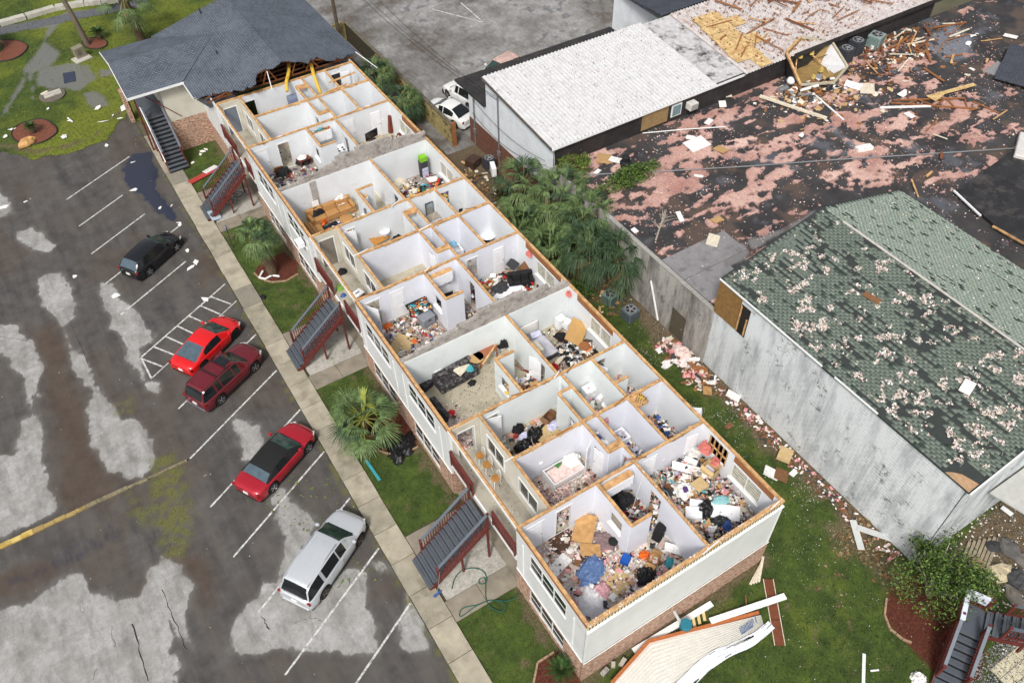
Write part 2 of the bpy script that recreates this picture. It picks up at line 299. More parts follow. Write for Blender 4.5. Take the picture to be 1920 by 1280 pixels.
# ---- sidewalk and walks: every slab its own piece
CONC = M('sidewalk_concrete', S(168,160,142), var=.18, s=1.4, bmp=.25, bs=35, dirt=S(112,104,86), dirtamt=.8, ds=.9)
CONC2 = M('walk_concrete', S(140,132,118), var=.2, s=1.2, bmp=.25, bs=35, dirt=S(90,84,72), dirtamt=.8, ds=.8)
CONCB = M('sidewalk_concrete_mid', S(154,147,130), var=.2, s=1.6, bmp=.25, bs=35, dirt=S(100,94,78), dirtamt=.9, ds=1.1); CONCD = M('sidewalk_concrete_dark', S(138,133,120), var=.22, s=1.3, bmp=.25, bs=35, dirt=S(92,88,76), dirtamt=.9, ds=1.3)
PADM = M('pad_rough_concrete', S(176,172,164), var=.25, s=9, bmp=.6, bs=60, dirt=S(100,104,84), dirtamt=.9, ds=1.6)
sw = struct(MB().box(-4.7, -3.45, -2, 51.5, .02, .08).build('sidewalk', M('joint_soil', S(70,66,48), var=.3, s=8)))
y = -2.0; random.seed(4)
while y < 51:
    L = 1.9+random.uniform(-.05, .05) if y > 3 else 1.9
    o = MB().ob((0,0,0), (1.25, L-.03, .1)).build('slab', random.choice((CONC, CONC, CONCB, CONCD)), sw, bevel=.012); o.location = (-4.075+random.uniform(-.012,.012), y+L/2, .075+random.uniform(0,.014)); o.rotation_euler = (0, 0, random.uniform(-.008,.008)); y += L
for k, yb in enumerate((5.2, 21.65, 38.3)):
    w = struct(MB().box(-3.44, .1, yb, yb+5.3, .02, .06).build('entry_walk', M('joint_soil', (0,0,0))))
    for (ya, ye, mt) in ((0, 1.15, CONC2), (3.95, 5.2, CONC2)):
        for xa, xb in ((-3.42, -1.72), (-1.7, 0.05)):
            MB().box(xa, xb, yb+ya, yb+ye, .04, .105).build('slab', mt, w, bevel=.01)
    MB().box(-3.3, .05, yb+1.17, yb+3.93, .03, .085).build('pad', PADM, w)
    MB().box(.05, 1.66, yb-.02, yb+6.1, .03, .08).build('slab', CONC2, w)
# ---- painted markings: each line one strip of worn paint
def paint_mat(name, col):
    m, nt, b = base_mat(name, .7); p = pos(nt)
    t = ramp(nt, noise(nt, p, 5, 8, .75), [(.38, 0), (.54, .95)]); c = mix(nt, noise(nt, p, 2), tuple(q*.8 for q in col), col)
    nt.links.new(mix(nt, t, S(120,118,114), c), b.inputs['Base Color']); MATS[name] = m; return m
WPAINT = paint_mat('worn_white_paint', S(222,222,218)); YPAINT = paint_mat('worn_yellow_paint', S(196,160,66))
def stripe(p, q, w=.1, z=.005, n=None, mat=WPAINT, name='stall_line', parent=None):
    p = Vector((*p[:2], z)); q = Vector((*q[:2], z)); d = q-p; r = Vector((-d.y, d.x, 0)).normalized()*(w/2)
    n = n or max(2, int(d.length/.3)); b = MB(); vs = []
    for i in range(n+1):
        c = p+d*(i/n); k = 1+random.uniform(-.12,.12); vs += [c-r*k, c+r*k]
    b.add(vs, [(2*i, 2*i+2, 2*i+3, 2*i+1) for i in range(n)]); return struct(b.build(name, mat))
for yb, x0, x1 in ((3.85, -11.1, -4.8), (7.25, -11.1, -4.8), (10.67, -11.1, -4.8), (14.08, -11.1, -4.75), (17.48, -11.15, -4.75), (21.0, -11.1, -4.8), (24.45, -10.6, -4.8), (34.29, -11.42, -6.4), (37.78, -11.5, -5.6), (41.35, -11.6, -7.3), (44.84, -11.62, -8.1), (48.5, -11.7, -6.4)):
    s = 3.42/6.4; stripe((x0, yb+(x0+11.1)*s), (x1, yb+(x1+11.1)*s))
stripe((-11.33, 29.81), (-4.9, 33.22)); stripe((-11.33, 29.81), (-11.26, 27.81)); stripe((-11.3, 27.8), (-4.8, 31.2+.1), .07)
for a, b_ in zip([(-11.29,29.64),(-10.4,30.21),(-9.56,30.7),(-8.69,31.2),(-7.83,31.68),(-6.89,32.12),(-6.06,32.55)], [(-10.41,28.32),(-9.53,28.85),(-8.75,29.3),(-7.9,29.75),(-7.0,30.25),(-6.09,30.7),(-5.21,31.2)]): stripe(a, b_, .1, .0055, name='hatch_line')
for a, b_ in (((27.21,54.0),(24.47,59.0)), ((27.21,54.0),(27.4,58.6)), ((33,58),(33.4,63))): stripe(a, b_, .12, .052, name='stall_line')
# yellow parking kerb
kb = MB(); random.seed(3); n = 24
for i in range(n):
    xa = -24+i*(12.75/n); kb.cur = 0 if i < 9 else (1 if i < 14 else 2); kb.box(xa, xa+12.75/n-.004, 20.76+.12*i/n+random.uniform(-.03,.03), 21.12-.12*i/n+random.uniform(-.03,.03), -.02, .12)
struct(kb.build('yellow_kerb', [M('kerb_yellow', S(196,156,58), var=.25, s=2, col2=S(196,176,110), bmp=.3, dirt=S(110,96,62), dirtamt=.9, ds=1.3), M('kerb_faded', S(156,134,84), var=.25, s=2, bmp=.3, dirt=S(92,84,62), dirtamt=1.2, ds=1.3), M('kerb_bare', S(134,124,100), var=.25, s=2, bmp=.3, dirt=S(84,78,56), dirtamt=1.2, ds=1.5)], bevel=.02))
# dark cracks in the asphalt
CR = M('crack_filler', S(40,38,37), var=.2, rough=.9)
def crack(pts, w=.035):
    b = MB(); vs = []; random.seed(int(pts[0][0]*77) % 999); q = []
    for (x0, y0), (x1, y1) in zip(pts, pts[1:]):
        for t in (0, .25, .5, .75): q.append((x0+(x1-x0)*t+random.uniform(-.05,.05), y0+(y1-y0)*t+random.uniform(-.05,.05)))
    for i, (x, y) in enumerate(q):
        k = w*random.uniform(.15, .5); vs += [(x-k, y, .004), (x+k, y+k*.4, .004)]
    b.add(vs, [(2*i, 2*i+1, 2*i+3, 2*i+2) for i in range(len(q)-1)]); struct(b.build('asphalt_crack', CR))
crack([(-8.93,9.58),(-9.11,9.14),(-9.63,9.22),(-9.85,9.31)]); crack([(-9.11,9.14),(-8.81,8.85),(-8.67,8.56)]); crack([(-11.01,10.45),(-10.96,10.02),(-10.94,9.51)], .06)
crack([(-17.14,13.77),(-17.23,13.15),(-17.20,12.55)]); crack([(-16.27,13.39),(-16.30,12.23),(-16.37,10.97),(-16.43,10.06)], .07); crack([(-17.58,12.30),(-18.22,12.14),(-18.55,11.57)]); crack([(-14.59,14.26),(-14.54,12.98),(-14.49,11.74),(-14.48,10.41)], .05)
crack([(-6.94,9.62),(-6.57,10.02),(-6.05,10.13)]); crack([(-18.24,36.38),(-16.65,34.81),(-14.29,35.43),(-14.14,29.16)], .03)

# ============================================================ THE UNROOFED APARTMENT BUILDING
W, H, F2 = 10.47, 5.6, 3.02
WHITE = M('drywall_white', S(224,227,230), var=.04, s=.8, dirt=S(205,206,206), dirtamt=.5, ds=.7)
LAV = M('drywall_lavender', S(224,226,234), var=.04, s=.8, dirt=S(204,206,214), dirtamt=.4, ds=.7)
MINT = M('drywall_mint', S(226,231,231), var=.04, s=.8, dirt=S(196,204,202), dirtamt=.5, ds=.7)
CREAM = M('breezeway_cream', S(214,210,198), var=.06, s=.9, dirt=S(168,160,140), dirtamt=.5, ds=.8)
LUM = M('lumber', S(184,140,94), var=.25, s=3.2, col2=S(206,166,116), bmp=.3, bs=50, dirt=S(140,92,56), dirtamt=.7, ds=2.5)
LUMD = M('weathered_lumber', S(150,100,62), var=.25, s=3, bmp=.3, bs=50)
def siding_mat(name, col, dirt):
    m, nt, b = base_mat(name, .55); p = pos(nt)
    c = mix(nt, ramp(nt, noise(nt, p, 1.2, 6), [(.45, 0), (.8, .6)]), col, dirt); nt.links.new(c, b.inputs['Base Color'])
    sp = _n(nt, 'ShaderNodeSeparateXYZ'); nt.links.new(p, sp.inputs[0]); fr = math_n(nt, 'FRACT', math_n(nt, 'MULTIPLY', sp.outputs[2], 9.))
    bump(nt, b, fr, .5, .012); MATS[name] = m; return m
SIDE = siding_mat('vinyl_siding_white', S(224,226,226), S(196,198,196))
SIDEC = siding_mat('vinyl_siding_cream', S(206,202,188), S(168,164,150))
def brick_mat(name, c1, c2, c3, mortar, sx=1.):
    m, nt, b = base_mat(name, .85); p = pos(nt); sp = _n(nt, 'ShaderNodeSeparateXYZ'); nt.links.new(p, sp.inputs[0])
    cb = _n(nt, 'ShaderNodeCombineXYZ'); nt.links.new(math_n(nt, 'ADD', sp.outputs[0], sp.outputs[1]), cb.inputs[0]); nt.links.new(sp.outputs[2], cb.inputs[1])
    t = _n(nt, 'ShaderNodeTexBrick'); t.inputs['Scale'].default_value = 1.; t.inputs['Brick Width'].default_value = .21; t.inputs['Row Height'].default_value = .075; t.inputs['Mortar Size'].default_value = .007
    t.inputs['Color1'].default_value = (*c1, 1); t.inputs['Color2'].default_value = (*c2, 1); t.inputs['Mortar'].default_value = (*mortar, 1); t.inputs['Bias'].default_value = -.2
    nt.links.new(cb.outputs[0], t.inputs['Vector'])
    st = _n(nt, 'ShaderNodeVectorMath', operation='MULTIPLY'); st.inputs[1].default_value = (4.7, 13.3, 1); nt.links.new(cb.outputs[0], st.inputs[0])
    c = mix(nt, ramp(nt, noise(nt, st.outputs[0], 1., 2), [(.46, 0), (.56, .95)]), t.outputs['Color'], c3)
    c = mix(nt, ramp(nt, noise(nt, p, .7, 6), [(.5, 0), (.8, .5)]), c, S(120,108,96)); nt.links.new(c, b.inputs['Base Color'])
    bump(nt, b, t.outputs['Fac'], -.6, .015); MATS[name] = m; return m
BRICK = brick_mat('apartment_brick', S(156,98,74), S(112,66,52), S(204,178,156), S(170,160,146))
GLASS = M('window_glass', S(38,46,50), rough=.08, var=.3, s=1.5, spec=.6)
WTRIM = M('white_trim', S(232,233,232), var=.04, s=2, rough=.45)
DOORW = M('door_white', S(238,239,242), var=.03, s=2, rough=.45)
DOORG = M('door_grey', S(112,120,132), var=.06, s=2, rough=.45)
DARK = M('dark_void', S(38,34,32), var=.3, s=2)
METAL = M('brushed_metal', S(170,172,174), var=.1, metal=.7, rough=.4)
BLOCKM = M('cinder_block', S(172,166,160), var=.22, s=3.5, bmp=.5, bs=60, dirt=S(92,82,74), dirtamt=.95, ds=2.2)
apt = thing('apartment_building', 'long two-storey brick and white sided apartment building with its roof torn off', 'building')
def wall_mb(x0, y0, x1, y1, z0, z1, th, ops=()):
    """straight wall along X or Y with openings (start, end, z0, z1) along its run"""
    b = MB(); ax = abs(x1-x0) > abs(y1-y0); s0, s1 = (x0, x1) if ax else (y0, y1); c = y0 if ax else x0
    def put(a, e, za, zb):
        if e-a < .004 or zb-za < .004: return
        if ax: b.box(a, e, c-th/2, c+th/2, za, zb)
        else: b.box(c-th/2, c+th/2, a, e, za, zb)
    cur = s0
    for a, e, za, zb in sorted(ops):
        put(cur, a, z0, z1); put(a, e, z0, za); put(a, e, zb, z1); cur = e
    put(cur, s1, z0, z1); return b
random.seed(8)
def iwall(x0, y0, x1, y1, mat, ops=(), th=.1, plate=True, z1=H-.085, plate_w=.135):
    w = wall_mb(x0, y0, x1, y1, F2, z1, th, ops).build('wall', mat, apt)
    if plate:
        ax = abs(x1-x0) > abs(y1-y0); s0, s1 = (x0, x1) if ax else (y0, y1); cur = s0
        while cur < s1-.05:
            e = min(s1, cur+random.uniform(2.4, 3.8)); e = s1 if s1-e < .8 else e
            zt = H+random.uniform(-.006, .012) + (0 if ax else -.004); off = random.uniform(-.012, .012); b = MB(); h = plate_w/2
            n = max(2, int((e-cur)/.35)); 
            for i in range(n):
                a = cur+(e-cur)*i/n; q = cur+(e-cur)*(i+1)/n-(.006 if i == n-1 else 0); hh = h*random.uniform(.93, 1.0)
                if ax: b.box(a, q, y0-hh+off, y0+hh+off, H-.083, zt)
                else: b.box(x0-hh+off, x0+hh+off, a, q, H-.083, zt)
            b.build('top_plate', LUM, w); cur = e
    return w
def door(x, y, rz, mat=DOORW, w=.82, h=2.0, z=F2, parent=None, panels=True):
    """door leaf hinged at (x, y), swung by rz, with raised panels and a handle"""
    d = MB().box(0, w, -.02, .02, .015, h).build('door', mat, parent or apt, bevel=.006); d.location = (x, y, z); d.rotation_euler = (0, 0, rz)
    if panels:
        for a, e in ((.1, .38), (.44, .72)):
            for za, zb in ((.15, .85), (1.0, 1.8)): MB().box(w*a/.82, w*e/.82, -.028, .028, za, zb).build('panel', mat, d, bevel=.006)
    MB().tube([(w-.08,-.07,1.),(w-.08,.07,1.)], .03, 8).build('handle', METAL, d); return d
def casing(x0, x1, y, side, z=F2, h=2.03, mat=WTRIM):
    b = MB(); ya, yb = sorted((y, y+side*.022))
    b.box(x0-.07, x0, ya, yb, z, z+h+.07); b.box(x1, x1+.07, ya, yb, z, z+h+.07); b.box(x0, x1, ya, yb, z+h, z+h+.07); return b.build('door_casing', mat, apt)
def skirt(x0, y0, x1, y1, mat=WTRIM):
    MB().bar((x0,y0,F2+.05), (x1,y1,F2+.05), .014, .09).build('baseboard', mat, apt)
# --- floors (each room floor its own piece)
CARPET = M('beige_carpet', S(176,168,148), var=.12, s=2, bmp=.2, bs=80, dirt=S(130,118,100), dirtamt=.8, ds=1.1)
WOODF = M('grey_wood_floor', S(150,142,134), var=.2, s=6, dirt=S(96,86,78), dirtamt=.7, ds=1.5)
TILEF = M('pale_vinyl_floor', S(188,180,170), var=.12, s=5, dirt=S(120,108,96), dirtamt=.7, ds=1.6)
BZF = M('breezeway_concrete', S(166,160,146), var=.16, s=1.3, bmp=.2, dirt=S(112,104,92), dirtamt=.85, ds=1.5)
def floor(x0, x1, y0, y1, mat, z=F2): MB().box(x0, x1, y0, y1, 2.78, z).build('floor', mat, apt)
UN = [(0.07, 5.17, LAV, LAV), (11.29, 16.2, MINT, MINT), (16.45, 21.58, LAV, LAV), (27.87, 32.9, WHITE, WHITE), (33.15, 38.57, WHITE, WHITE)]
MIDS = [(5.17, 8.27, 11.29), (21.58, 24.88, 27.87), (38.57, 41.78, 44.82)]
for i, (a, b_, m1, m2) in enumerate(UN):
    floor(.08, 6.28, a, b_, [TILEF, CARPET, WOODF, CARPET, WOODF][i]); floor(6.28, W-.08, a, b_, [CARPET, CARPET, CARPET, WOODF, CARPET][i])
for (a, m, b_) in MIDS:
    MB().box(-.02, 1.66, a, b_, 2.72, 3.0).build('landing', BZF, apt); floor(1.7, 6.4, a, b_, CARPET); floor(6.4, W-.08, a, b_, TILEF)
# --- cross walls (run along X)
def xwall_b(y, mat, front_open):      # wall between a unit and the breezeway rooms, seen from the unit's far side
    ops = [(.38, 1.28, F2, F2+2.03), (2.0, 2.78, F2, F2+2.03), (6.9, 7.6, F2, F2+2.03)]
    iwall(0.02, y, W, y, mat, ops)
    casing(.38, 1.28, y-.05, -1); casing(2.0, 2.78, y-.05, -1); casing(6.9, 7.6, y-.05, -1)
for i, (a, m, b_) in enumerate(MIDS):
    lo = [LAV, LAV, WHITE][i]; hi = [MINT, WHITE, WHITE][i]
    xwall_b(a, lo, True)
    if i < 2: # far wall of the breezeway rooms
        iwall(0.02, b_, W, b_, [MINT, WHITE][i], [(.38, 1.28, F2, F2+2.03), (2.0, 2.72, F2, F2+2.03), (8.55, 9.25, F2, F2+2.03)]); casing(.38, 1.28, b_-.05, -1); casing(2.0, 2.72, b_-.05, -1)
    else:
        iwall(0.02, b_, W, b_, WHITE, [(.38, 1.28, F2, F2+2.03), (1.95, 2.7, F2, F2+2.03), (8.7, 9.4, F2, F2+2.03)]); casing(.38, 1.28, b_-.05, -1); casing(1.95, 2.7, b_-.05, -1); casing(8.7, 9.4, b_-.05, -1)
    iwall(1.68, m, W, m, lo if i != 1 else LAV, [], .12, plate_w=.17)
    # breezeway inner wall, two windows
    iwall(1.68, a, 1.68, b_, CREAM, [(m-2.2, m-.62, 3.72, 4.9), (m+.68, m+2.2, 3.72, 4.9)], .12)
    for ya in (m-2.2, m+.68):
        wn = MB().box(1.665, 1.675, ya+.05, ya+1.5, 3.77, 4.85).build('window', GLASS, apt); fb = MB()
        yb2 = ya+1.55
        fb.box(1.59, 1.62, ya-.05, yb2+.05, 3.67, 3.73); fb.box(1.59, 1.62, ya-.05, yb2+.05, 4.89, 4.95); fb.box(1.59, 1.62, ya-.05, ya+.02, 3.73, 4.89); fb.box(1.59, 1.62, yb2-.02, yb2+.05, 3.73, 4.89); fb.box(1.6, 1.63, ya+.74, ya+.79, 3.73, 4.89)
        fb.build('frame', WTRIM, wn)
    # small closets and bathroom partitions
    for (y0, y1, c0, c1, mat) in ((a, m, a+1.0, m, lo), (m, b_, m, b_-1.0, hi)):
        iwall(6.42, y0, 6.42, y1, mat, [(y0+.15 if y0 == a else y1-.85, y0+.85 if y0 == a else y1-.15, F2, F2+2.0)])
        iwall(8.27, y0, 8.27, y1, mat); iwall(5.6, c0, 5.6, c1, mat, [(c0+.3, c0+1.0, F2, F2+2.0)])
        yy = c0 if y0 == a else c1
        iwall(5.6, yy, 6.42, yy, mat); ya, yb2 = (yy, yy+.36) if y0 == a else (yy-.36, yy)
        if not (i == 0 and y0 == m): MB().box(5.66, 6.37, ya+.05, yb2, 5.42, 5.55).build('closet_shelf', LUM, apt)
        b = MB().box(5.66, 6.36, ya+.06, ya+1.9 if y0 == a else yb2-.06, 4.55, 4.6)  # shelf inside the closet
    if i == 0: iwall(8.27, 9.3, 9.12, 9.3, MINT)
    MB().box(8.33, 9.05, a+2.4, m-.09, 5.35, 5.53).build('soffit', LUM, apt) if i == 0 else None
# --- units: spine wall, kitchen box, party walls
for i, (a, b_, mat, m2) in enumerate(UN):
    up = i in (0, 2, 4); ky = b_-2.55 if up else a+2.55; ka, kb2 = (ky, b_) if up else (a, ky)
    sp = b_-1.6 if up else a+1.6
    iwall(6.28, a, 6.28, b_ if i != 2 else b_, mat, [(sp-.5, sp+.25, F2, F2+2.03)], .11)
    iwall(4.16, ka, 4.16, kb2, mat, [((ka+.5, ka+1.35, F2+1.0, F2+1.95) if up else (kb2-1.35, kb2-.5, F2+1.0, F2+1.95))], .12, plate_w=.15)
    iwall(4.12, ky, 5.25, ky, mat, [], .12, plate_w=.15)
    b = MB(); oy = ka+.5 if up else kb2-1.35; b.box(4.0, 4.24, oy-.05, oy+.9, F2+.97, F2+1.01); b.build('pass_through_sill', WTRIM, apt)
    skirt(.1, b_-.06, 6.2, b_-.06); skirt(6.21, a+.1, 6.21, b_-.1)
# --- front wall: drywall inside, vinyl siding above brick outside
def win_ops(y0, y1): return [(y0+.02, y1-.02)]
WINS = [(1.36, 4.06), (12.7, 15.46), (17.7, 20.5), (29.0, 31.8), (34.2, 37.0)]
for i, ((a, b_, mat, m2), (wa, wb)) in enumerate(zip(UN, WINS)):
    a2 = 0. if i == 0 else a-.12; top = [(wa, wb, 3.8, 4.98)]; low = [(wa, wb, .55, 1.72)]
    if i in (0, 2, 4): e2 = b_
    else: e2 = b_+.12
    s0, s1 = (a2, b_+.03) if i in (0, 2, 4) else (a-.03, b_+.12)
    iw = wall_mb(.045, s0, .045, s1, F2, H-.085, .07, top).build('wall', mat, apt)
    MB().box(-.06, .09, s0, s1, H-.083, H+.006).build('top_plate', LUM, iw); MB().box(-.075, -.062, s0, s1, H-.2, H-.03).build('fascia', LUMD, iw)
    wall_mb(-.03, s0, -.03, s1, 1.95, H-.09, .08, top).build('siding', SIDE, apt)
    wall_mb(-.045, s0, -.045, s1, 0, 1.93, .11, low).build('brick_veneer', BRICK, apt)
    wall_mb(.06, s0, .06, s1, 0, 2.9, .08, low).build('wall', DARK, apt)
    MB().box(-.115, -.075, s0, s1, 1.93, 1.975).build('drip_trim', WTRIM, apt)
    for z0, z1, nw in ((3.8, 4.98, 3), (.55, 1.72, 3)):
        wd = (wb-wa)/nw
        for k in range(nw):
            ya, yb2 = wa+k*wd, wa+(k+1)*wd
            wn = MB().box(-.058, -.05, ya+.02, yb2-.02, z0+.02, z1-.02).build('window', GLASS, apt); f = MB(); mz = (z0+z1)/2
            for (p, q, r, s) in ((ya, yb2, z0, z0+.04), (ya, yb2, z1-.04, z1), (ya, ya+.035, z0+.04, z1-.04), (yb2-.035, yb2, z0+.04, z1-.04)): f.box(-.08, -.03, p+.001, q-.001, r, s)
            f.box(-.07, -.06, ya+.036, yb2-.036, mz-.018, mz+.018); f.build('frame', WTRIM, wn)
        MB().box(-.115, -.08, wa-.04, wb+.04, z0-.045, z0-.002).build('window_sill', WTRIM, apt)
    for yy in (wa-.55, wb+.6):   # corner trim and downspout strips
        if s0+.1 < yy < s1-.1: MB().box(-.1, -.072, yy-.04, yy+.04, 2.0, 4.9).build('trim_strip', WTRIM, apt)
# breezeway openings in the front wall: header beam, landing edge, end jambs
for i, (a, m, b_) in enumerate(MIDS):
    MB().box(-.05, .06, a+.02, b_-.02, H-.16, H-.004).build('header_beam', LUM, apt); MB().box(-.085, -.052, a+.02, b_-.02, H-.2, H-.02).build('header_fascia', WTRIM, apt)
    MB().box(.062, .1, a+.05, b_-.05, H-.12, H-.02).build('header_beam', LUMD, apt)
    MB().box(-.1, -.022, a+.06, b_-.06, 2.62, 2.98).build('landing_fascia', WTRIM, apt)
    for yy in (a, b_):
        s = 1 if yy == a else -1
        wall_mb(.1, yy+s*.075, 1.6, yy+s*.075, 3.0, H-.1, .035, [(.38, 1.28, 3.0, 5.04)]).build('siding', SIDEC, apt)
        MB().box(0, 1.62, yy+s*.05-.05, yy+s*.05+.05, 0, 2.9).build('brick_veneer', BRICK, apt)
    MB().box(1.55, 1.7, a, b_, 0, 2.7).build('brick_veneer', BRICK, apt)
    casing(.38, 1.28, b_-.1, -1, 3.0, 2.04)
    # front door seen at the far end of the breezeway
    if i == 0: door(.42, b_-.02, rad(62), DOORG, .84, z=3.0)
    else: door(.41, b_-.08, 0, DOORG if i == 2 else M('door_taupe', S(128,120,110), var=.08), .86, z=3.0)
# doors inside the units
door(.4, 5.13, 0, w=.86); door(.4, 38.53, 0, w=.86); door(2.0, 21.54, 0, w=.77); door(.42, 21.5, rad(-55), w=.84)
door(2.04, 11.2, rad(-14), w=.74); door(2.02, 27.78, rad(-24), w=.7); door(7.6, 5.1, rad(150), w=.68); door(9.5, 5.1, rad(-6), w=.6); door(8.6, 27.8, rad(-78), w=.68); door(8.55, 11.2, rad(-60), w=.68)
door(9.4, 44.74, rad(-8), w=.68); door(5.0, 21.5, 0, w=.72); door(8.7, 21.5, 0, w=.7); door(8.9, 38.5, 0, w=.7); door(6.9, 38.5, 0, w=.68); door(5.58, 6.35, rad(100), w=.7); door(5.58, 22.7, rad(100), w=.7); door(5.62, 7.5, rad(215), w=.7); door(6.34, 12.9, rad(120), w=.7)
# --- rear wall with windows, wood exposed where the drywall was torn
RW = [(1.0, 2.9), (12.3, 14.2), (17.6, 19.5), (29.3, 31.2), (35.2, 37.1)]
iw = wall_mb(W-.05, 0, W-.05, 45, F2, H-.085, .08, [(p, q, 3.9, 5.0) for p, q in RW]+[(3.3, 4.55, 4.1, 5.3)]).build('wall', WHITE, apt)
cur = 0
while cur < 45:
    e = min(45, cur+random.uniform(2.6, 3.9)); MB().box(W-.1, W+.04, cur, e-.01, H-.083, H+.004+random.uniform(0,.012)).build('top_plate', LUM, iw); cur = e
wall_mb(W+.03, -.02, W+.03, 60, 1.95, H-.09, .07, [(p, q, 3.9, 5.0) for p, q in RW]).build('siding', SIDE, apt)
wall_mb(W+.04, -.02, W+.04, 60, 0, 1.93, .1).build('brick_veneer', BRICK, apt)
for k, (p, q) in enumerate(RW):
    wn = MB().box(W-.03, W-.02, p+.04, q-.04, 3.94, 4.96).build('window', M('dusty_window_glass', S(150,152,140), var=.3, s=6, rough=.25, col2=S(176,172,150)), apt); f = MB()
    for (r, s, t, u) in ((p, q, 3.9, 3.95), (p, q, 4.95, 5.0), (p, p+.05, 3.95, 4.95), (q-.05, q, 3.95, 4.95), ((p+q)/2-.02, (p+q)/2+.02, 3.95, 4.95)): f.box(W-.1, W-.012, r, s, t, u)
    f.box(W-.19, W-.1, p-.06, q+.06, 3.84, 3.89); f.build('frame', WTRIM, wn)
    for j in range(5): MB().box(W-.045, W-.035, p+.06, q-.06, 4.05+j*.18, 4.06+j*.18).build('muntin', WTRIM, wn)
# exposed studs in the near bedroom, headers bared along the back
for k in range(5): MB().box(W-.1, W-.02, 3.32+k*.29, 3.37+k*.29, 4.1, 5.3).build('stud', LUM, apt)
MB().box(W-.1, W-.03, 3.3, 4.55, 4.62, 4.67).build('blocking', LUM, apt); MB().box(W-.005, W+.0, 3.3, 4.55, 4.1, 5.3).build('sheathing', LUMD, apt)
for p, q in ((.4, 2.9), (12.2, 15.4), (17.0, 20.6), (33.3, 36.4)): MB().box(W-.115, W-.092, p, q, 5.12, 5.5).build('header_board', LUMD, apt)
# --- near end wall
MB().box(.0, W, .03, .1, F2, H-.085).build('wall', LAV, apt)
for a, e in ((-.06, 3.4), (3.41, 6.9), (6.91, W+.06)): MB().box(a, e, -.07, .12, H-.083, H+.01+random.uniform(0,.01)).build('top_plate', LUM, apt)
MB().box(-.07, W+.07, -.06, .025, 1.95, 5.22).build('siding', M('smooth_white_wrap', S(222,224,222), var=.05, s=.8, rough=.5, dirt=S(204,206,200), dirtamt=.5, ds=.6), apt)
MB().box(-.1, W+.1, -.09, .025, 0, 1.93).build('brick_veneer', BRICK, apt)
MB().box(-.05, W+.05, -.03, .025, 5.2, H-.09).build('foam_strip', M('cream_foam', S(214,204,164), var=.08, s=3), apt)
sl_ = MB(); x = .05
while x < W: sl_.bar((x, -.036, 5.2), (x+.02, -.036, H-.09), .045, .016, (0,1,0)); x += .158
sl_.build('foam_slits', M('slit_dark', S(70,56,48), var=.2), apt)
fl = MB(); n = 60; vs = []
for i in range(n+1):
    x = -.09+(W+.18)*i/n; w_ = .02*math.sin(i*1.7)+.015*math.sin(i*.6); vs += [(x, -.06, 5.23+w_), (x, -.135-w_*.6, 5.17+w_), (x, -.12, 5.11+w_*.7), (x, -.062, 5.13)]
fl.add(vs, [(4*i+k, 4*i+k+1, 4*i+k+5, 4*i+k+4) for i in range(n) for k in range(3)]); fl.build('bent_flashing', WTRIM, apt)
MB().box(-.12, W+.12, -.115, -.088, 1.93, 1.97).build('drip_trim', WTRIM, apt)
for x in (-.075, W+.03): MB().box(x-.01, x+.055, -.085, -.01, 1.98, 5.2).build('corner_trim', WTRIM, apt)
# --- block party walls standing above the plates, every block a piece
blk = MB().box(-.195, .195, -.1, .1, -.097, .06)
for xa, xb in ((-.195, -.165), (-.02, .02), (.165, .195)): blk.box(xa, xb, -.1, .1, .06, .097)
for ya, yb2 in ((-.1, -.068), (.068, .1)): blk.box(-.165, -.02, ya, yb2, .06, .097); blk.box(.02, .165, ya, yb2, .06, .097)
bme = bpy.data.meshes.new('block'); bme.from_pydata(blk.v, [], blk.f); bme.materials.append(BLOCKM)
def party(y, prof, mat):
    pw = MB().box(.06, W-.04, y-.1, y+.1, F2, 5.5).build('party_wall', BLOCKM, apt)
    MB().box(.09, W-.1, y-.135, y-.102, F2, 5.5).build('wall', mat, apt); MB().box(.09, W-.1, y+.102, y+.13, F2, 5.46).build('wall', WHITE, apt)
    row = 0
    while True:
        z = 5.6+row*.2; any_ = False
        for i in range(-1, 27):
            x = .22+i*.4+(.2 if row % 2 else 0)
            if x < .2 or x > W-.15: continue
            if np.interp(x, prof[0], prof[1]) > z+.06:
                o = child(pw, 'block', bme, (x+random.uniform(-.008,.008), y+random.uniform(-.008,.008), z)); any_ = True
        row += 1
        if not any_ or row > 9: break
party(16.33, ([0, .9, .91, 2.1, 2.11, 3.3, 3.31, 4.6, 4.61, 6.2, 7.6, 7.61, 9.0, 9.01, 10.4], [5.66, 5.66, 5.88, 5.88, 6.1, 6.1, 6.32, 6.32, 6.7, 6.72, 6.72, 6.3, 6.3, 5.9, 5.9]), MINT)
party(33.03, ([0, 1.6, 1.61, 2.9, 2.91, 4.0, 4.01, 5.3, 5.31, 7.9, 7.91, 9.3, 9.31, 10.4], [5.66, 5.66, 5.9, 5.9, 6.12, 6.12, 6.5, 6.5, 6.72, 6.72, 6.3, 6.3, 6.1, 6.1]), WHITE)
MB().box(2.0, 2.42, 32.86, 32.9, F2+.9, 5.48).build('bare_block_strip', BLOCKM, apt)
